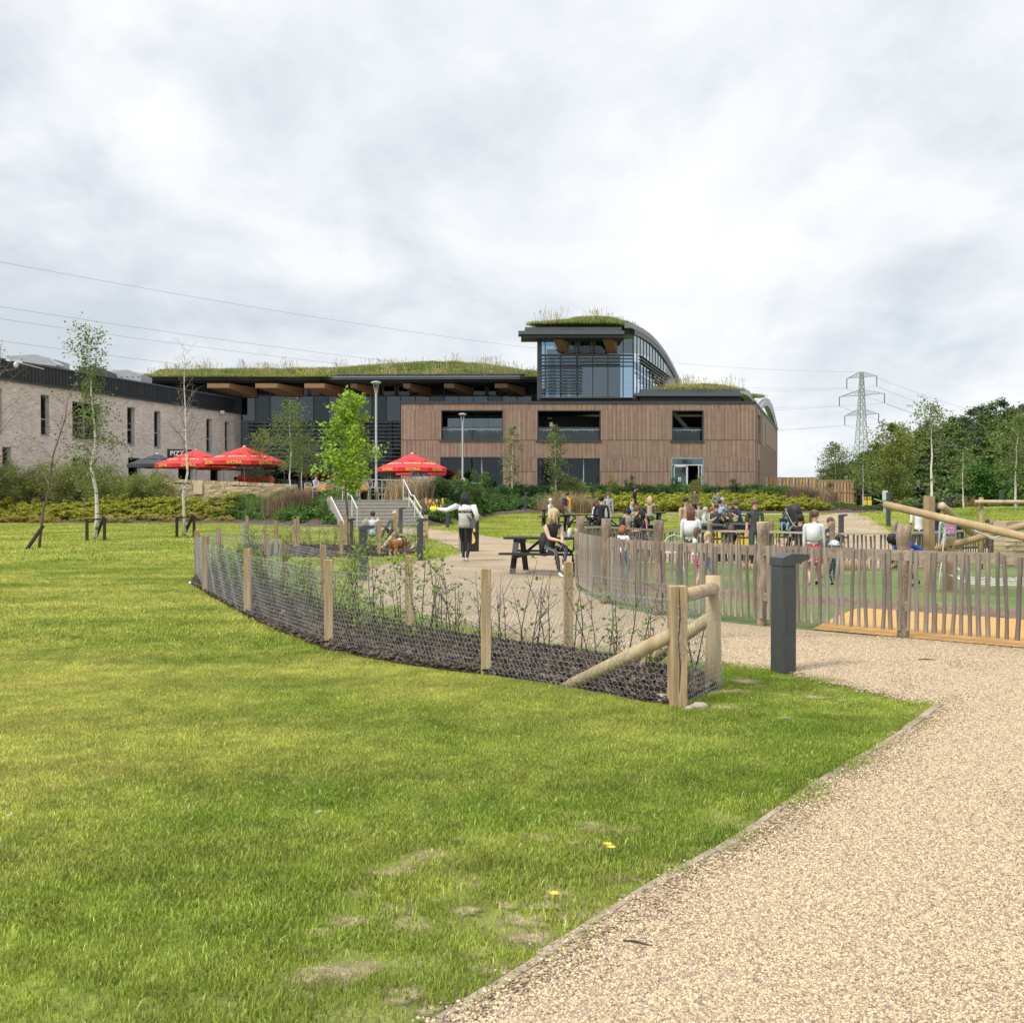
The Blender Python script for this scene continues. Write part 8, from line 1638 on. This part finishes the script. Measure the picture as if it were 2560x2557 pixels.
# people: label, x, Y, rz, H, pose, hair, colour, skin, top, sleeve, bottom, leg, extras
PPL = [
 ('girl in a white sweatshirt and red floral skirt with her back turned in the playground', 2034, 21.3, 165, 1.52, 'walk', 'pony', 'brown', 'fair', WHT, 1.0, (.4, .03, .06), .2, BLK, dict(lf=(.06, .05, .08), rf=(-.07, -.12, .09), lh=(.2, -.05, .72), rh=(-.24, -.1, .74), head=(-.9, .15))),
 ('toddler in a blue spotted hat and patterned leggings behind the paling fence', 2086, 21.6, 200, .86, 'stand', 'short', 'bluehat', 'fair', 'leafy', .5, 'leafy', 1, BLK, {}),
 ('small child in shorts standing beyond the girl in the red skirt', 2060, 24.5, 150, 1.1, 'stand', 'short', 'brown', 'fair', GRY, .5, GRY, .35, BLK, {}),
 ('man in a bright blue t-shirt and black trousers bending forward in the playground', 2290, 20.7, -75, 1.78, 'stand', 'short', 'black', 'dark', (.012, .06, .42), .45, BLK, 1, BLK, dict(pel=(0, .18, .66), lean=1.25, lh=(.14, -.55, .40), rh=(-.1, -.52, .42), lf=(.12, -.28, .08), rf=(-.12, .16, .09), head=(0, 1.0))),
 ('man in a white t-shirt with his back turned behind the log frame', 2296, 31.5, 175, 1.68, 'stand', 'short', 'black', 'brown', WHT, .45, GRY, 1, BLK, {}),
 ('person in black with grey trousers behind the tall square log post', 2345, 29.8, 160, 1.60, 'stand', 'short', 'black', 'brown', BLK, 1, (.25, .24, .23), 1, BLK, {}),
 ('person in pale blue sleeves wearing a pink patterned backpack', 2369, 27, 180, 1.55, 'stand', 'bun', 'brown', 'fair', (.35, .47, .55), 1, (.5, .48, .46), 1, BLK, dict(bag='pinkbag')),
 ('dark haired boy in a black t-shirt leaning over beside the crossing logs', 2404, 31, -60, 1.35, 'stand', 'short', 'black', 'fair', BLK, .5, (.10, .09, .07), .45, BLK, dict(lean=.5, lh=(.1, -.4, .5), rh=(-.1, -.4, .5))),
 ('child in a loose dark top under the lower log', 2469, 31.5, 30, 1.2, 'stand', 'short', 'dark', 'fair', (.04, .035, .045), .5, BLK, .3, BLK, {}),
 ('man in a dark grey t-shirt standing and facing the playground', 1887, 29, 5, 1.80, 'stand', 'short', 'brown', 'pink', (.055, .057, .062), .45, (.03, .05, .07), 1, BLK, {}),
 ('bearded man in sunglasses and a tan t-shirt standing by the group', 1714, 34, 25, 1.76, 'stand', 'short', 'black', 'tan', (.46, .34, .22), .45, BLK, 1, BLK, dict(glasses=True)),
 ('woman with long auburn hair in a loose white t-shirt seen from behind', 1727, 24.5, 170, 1.62, 'stand', 'long', 'auburn', 'fair', WHT, .7, (.12, .10, .06), 1, BLK, dict(slim=1.18)),
 ('small girl in a white t-shirt and bright pink spotted shorts behind the palings', 1738, 19.3, 75, 1.12, 'stand', 'long', 'brown', 'fair', WHT, .5, 'pinkspot', .4, BLK, dict(head=(.2, .35))),
 ('small blonde child right behind the girl in pink shorts', 1770, 20.2, 60, 1.05, 'stand', 'long', 'blonde', 'fair', (.5, .38, .3), .6, JEA, 1, BLK, {}),
 ('ginger haired child reaching out an arm over the paling fence', 1557, 20.5, 140, 1.08, 'stand', 'bob', 'red', 'fair', WHT, .3, JEA, 1, BLK, dict(lh=(-.35, -.35, 1.0))),
 ('child with ginger hair and a blue top crouching behind the rustic fence post', 1503, 23.5, 100, 1.2, 'stand', 'short', 'red', 'fair', (.02, .08, .42), .8, BLK, 1, BLK, dict(pel=(0, .1, .7), lean=.6)),
 ('white haired woman in a white cardigan sitting at the far picnic table', 1374, 49.7, 60, 1.65, 'sit', 'short', 'white', 'fair', (.62, .66, .72), 1, BLK, 1, (.3, .3, .3), dict(glasses=True)),
 ('young person in a yellow jacket with a navy backpack standing by the tables', 1419, 49.5, 120, 1.56, 'stand', 'short', 'dark', 'fair', (.75, .36, .03), 1, (.32, .33, .34), 1, (.5, .45, .42), dict(bag=(.02, .03, .12))),
 ('woman in a white t-shirt with auburn hair leaning over a picnic table', 1481, 44, 75, 1.7, 'table', 'bob', 'auburn', 'fair', WHT, .5, BLK, 1, BLK, dict(glasses=True)),
 ('person in a black coat with dark hair seen from behind at the tables', 1504, 37, 172, 1.72, 'stand', 'short', 'black', 'fair', (.014, .014, .018), 1, BLK, 1, BLK, dict(slim=1.15, pel=(0, 0, .82))),
 ('girl with long brown hair and a grey top facing the camera', 1520, 45, 10, 1.6, 'stand', 'long', 'auburn', 'fair', (.42, .44, .48), 1, (.35, .33, .3), 1, BLK, {}),
 ('small dark haired child between the white t-shirt and the black coat', 1492, 43, 30, 1.2, 'stand', 'short', 'brown', 'fair', GRY, 1, BLK, 1, BLK, {}),
 ('bearded man in black holding a hand to his head at the back', 1587, 54, 60, 1.72, 'stand', 'short', 'black', 'tan', BLK, .5, BLK, 1, BLK, dict(lh=(.08, -.12, 1.55))),
 ('woman with a dark hair bun in a dark green t-shirt bent over a table', 1548, 30.5, 60, 1.72, 'table', 'bun', 'black', 'fair', (.035, .04, .03), .5, (.10, .015, .08), .6, BLK, dict(lean=.1, head=(.1, .45), pel=(0, 0, .66))),
 ('bald man in a teal and white hooped t-shirt', 1572, 43.5, 50, 1.72, 'table', 'bald', 'none', 'pink', 'teal', .5, JEA, 1, BLK, {}),
 ('fair haired woman in a black long sleeved top in profile', 1588, 31.5, 80, 1.72, 'sit', 'bun', 'brown', 'pink', BLK, 1, BLK, 1, BLK, dict(pel=(0, 0, .72))),
 ('dark haired woman in a navy t-shirt sitting facing left', 1614, 31.5, -80, 1.66, 'table', 'bob', 'black', 'fair', (.015, .02, .045), .5, JEA, 1, BLK, dict(pel=(0, 0, .68))),
 ('pink faced person squeezed between the two women at the table', 1601, 34, 0, 1.62, 'sit', 'short', 'brown', 'pink', (.5, .14, .1), .5, BLK, 1, BLK, dict(pel=(0, 0, .62))),
 ('person with long pale hair in a beige jacket seen from behind', 1624, 44, 160, 1.7, 'sit', 'long', 'blonde', 'fair', (.40, .33, .27), 1, JEA, 1, BLK, dict(pel=(0, 0, .66))),
 ('girl with a dark ponytail in the back row of the middle group', 1736, 52, 20, 1.62, 'stand', 'long', 'dark', 'fair', (.16, .12, .1), .8, BLK, 1, BLK, {}),
 ('grey haired woman in a pale hooped t-shirt eating at the middle table', 1755, 38.5, 60, 1.62, 'table', 'short', 'grey', 'pink', 'hoopw', .5, (.2, .25, .25), 1, BLK, {}),
 ('person with short brown hair behind the grey haired woman', 1746, 41.5, 10, 1.68, 'sit', 'short', 'brown', 'pink', (.45, .42, .4), .5, BLK, 1, BLK, {}),
 ('ginger haired child in a pale blue top at the middle table', 1773, 40.8, 100, 1.5, 'table', 'short', 'red', 'fair', (.42, .60, .64), .5, BLK, 1, BLK, {}),
 ('man in sunglasses and a charcoal t-shirt resting on the table', 1789, 38.8, 5, 1.74, 'table', 'short', 'dark', 'pink', (.06, .063, .07), .5, BLK, 1, BLK, dict(glasses=True)),
 ('person in a pale blue shirt beyond the man in sunglasses', 1799, 43.5, 170, 1.72, 'sit', 'short', 'dark', 'fair', (.40, .47, .55), .6, JEA, 1, BLK, {}),
 ('dark haired person in grey at the back of the middle group', 1794, 50, 20, 1.7, 'stand', 'short', 'black', 'fair', (.2, .22, .25), .6, BLK, 1, BLK, dict(pel=(0, 0, .8))),
 ('grey haired man in a blue grey shirt at the back right of the middle group', 1806, 46, -20, 1.7, 'sit', 'short', 'grey', 'pink', (.2, .25, .32), .6, BLK, 1, BLK, {}),
 ('woman with long dark hair sitting beyond the child in black', 1824, 42.5, 0, 1.62, 'sit', 'long', 'brown', 'fair', (.1, .09, .08), .8, BLK, 1, BLK, {}),
 ('child with brown hair and a black t-shirt sitting with the back turned by the bins', 1828, 30.8, 178, 1.3, 'sit', 'bob', 'brown', 'fair', BLK, .5, (.04, .06, .12), 1, BLK, dict(pel=(0, 0, .6))),
 ('bearded man in a navy t-shirt leaning forward over the table', 1853, 41.5, -70, 1.76, 'table', 'short', 'dark', 'fair', (.02, .04, .10), .5, BLK, 1, BLK, dict(lean=.15)),
 ('girl in black and pink sitting on the grass reading', 1955, 44, 40, 1.5, 'floor', 'short', 'black', 'brown', (.03, .02, .03), 1, BLK, 1, BLK, dict(head=(.3, .4))),
 ('person in a denim jacket and jeans sitting on the grass by the pushchair', 1973, 42.5, -40, 1.62, 'sit', 'short', 'black', 'brown', (.05, .09, .15), 1, (.18, .30, .48), 1, BLK, dict(pel=(0, 0, .38), lf=(.1, -.5, .08), rf=(-.1, -.45, .08), head=(-.1, .4))),
 ('heavy man in a black t-shirt sitting with his back to the capped fence', 2000, 29.4, 150, 1.76, 'sit', 'short', 'black', 'tan', BLK, .5, (.05, .08, .14), 1, BLK, dict(slim=1.3)),
 ('woman with long fair hair in a dark top facing left behind the capped fence', 2080, 29.3, -80, 1.68, 'sit', 'long', 'brown', 'fair', (.035, .033, .036), .4, BLK, 1, BLK, dict(lh=(.2, -.5, .75))),
 ('person in a white shirt sitting on the grass with hands behind the head', 931, 37.5, 175, 1.7, 'floor', 'short', 'dark', 'fair', (.62, .68, .78), .4, JEA, 1, BLK, dict(lh=(.2, .06, .72), rh=(-.2, .06, .72), pel=(0, 0, .16))),
 ('blonde woman in sunglasses and a grey patterned top lounging on the grass', 984, 37.2, -25, 1.68, 'floor', 'bun', 'blonde', 'pink', (.055, .06, .062), 1, BLK, 1, BLK, dict(glasses=True, lean=-.2, slim=1.15, pel=(0, 0, .18))),
 ('person in a black top holding both hands to the face on the terrace', 855, 56.5, 10, 1.68, 'stand', 'short', 'dark', 'fair', BLK, 0, GRY, 1, BLK, dict(lh=(.07, -.12, 1.52), rh=(-.07, -.12, 1.52), z=1)),
 ('person in a pale top sitting beside the figure in black on the terrace', 868, 55.8, 30, 1.62, 'sit', 'short', 'blonde', 'fair', (.6, .58, .45), .5, BLK, 1, BLK, dict(z=1)),
 ('bald man in a brown t-shirt sitting with his back to the steps', 911, 55, 175, 1.74, 'sit', 'bald', 'none', 'pink', (.16, .13, .13), .5, BLK, 1, BLK, dict(z=1)),
 ('person facing the bald man across the cafe table', 921, 56.6, 10, 1.68, 'sit', 'short', 'brown', 'pink', (.4, .3, .28), .5, BLK, 1, BLK, dict(z=1)),
 ('pink faced person in white at the left end of the cafe terrace', 788, 56.6, 60, 1.7, 'sit', 'short', 'brown', 'pink', (.5, .5, .52), .5, BLK, 1, BLK, dict(z=1)),
 ('person with dark hair sitting behind the left handrail', 833, 57, -40, 1.7, 'sit', 'short', 'dark', 'tan', BLK, .6, BLK, 1, BLK, dict(z=1)),
 ('person in dark clothes standing in the shade by the tall glazing', 766, 62, -70, 1.7, 'stand', 'short', 'dark', 'tan', (.06, .03, .03), 1, BLK, 1, BLK, dict(z=1)),
 ('bald headed diner under the red parasol by the building', 1077, 67, 160, 1.74, 'sit', 'bald', 'none', 'pink', (.4, .3, .3), .5, BLK, 1, BLK, dict(z=1)),
 ('dark haired diner under the red parasol near its pole', 1040, 67.5, 200, 1.66, 'sit', 'short', 'black', 'tan', (.3, .16, .14), .5, BLK, 1, BLK, dict(z=1)),
 ('diner in pink at the left side under the red parasol', 1000, 67, 120, 1.66, 'sit', 'short', 'dark', 'pink', (.5, .25, .25), .5, BLK, 1, BLK, dict(z=1)),
 ('person in a white t-shirt sitting beside the red bin', 589, 63.2, 200, 1.72, 'sit', 'short', 'black', 'tan', (.62, .60, .68), .5, BLK, 1, BLK, dict(z=1)),
 ('person sitting at a table beneath the dark grey parasol', 400, 70.5, 100, 1.7, 'sit', 'short', 'dark', 'tan', BLK, .6, BLK, 1, BLK, dict(z=1))]
for lb, x, Y, rz, H, pose, hair, hc, sk, top, sl, bot, leg, shoe, ex in PPL:
    ex = dict(ex); bag = ex.pop('bag', None); zt = ex.pop('z', None); p = at(x, Y)
    if zt: p.z = TZ + .02
    o, v, s, up = person(lb, p, rz, H, pose, hair, hc, sk, top, sl, bot, leg, shoe, low=Y > 36, **ex)
    if 'red floral' in lb: skirt(o, v[0], s, PT['floral'], .34); m_ = MB(); m_.tube([v[1] - V3(0, 0, .02), v[1], v[2], v[3], v[3] + V3(0, 0, .05)], [.13 * s, .155 * s, .165 * s, .155 * s, .09 * s], 14); m_.obj('sweatshirt', cmat(WHT), o, True)
    if 'loose dark' in lb: skirt(o, v[1], s, cmat(top), .5, .14, .24, 'loose_top')
    if 'loose white' in lb: m_ = MB(); m_.tube([v[1] - V3(0, 0, .02), v[2], v[3]], [.18 * s, .175 * s, .16 * s], 12); m_.obj('loose_shirt', cmat(WHT), o, True)
    if bag: m_ = MB(); m_.cbox((0, .17 * s, 1.22 * s), (.26 * s, .15 * s, .40 * s)); m_.cbox((0, .25 * s, 1.12 * s), (.18 * s, .05 * s, .2 * s)); c_ = ob('backpack', m_.mesh('backpack', C3(bag)), o, bevel=.03)
    if 'toddler' in lb: m_ = MB(); m_.lathe(tuple(v[6] + V3(0, 0, .015)), [(.135, 0), (.105, .02), (.095, .07), (.04, .10)], 12); m_.obj('sun_hat', PT['bluehat'], o, True)
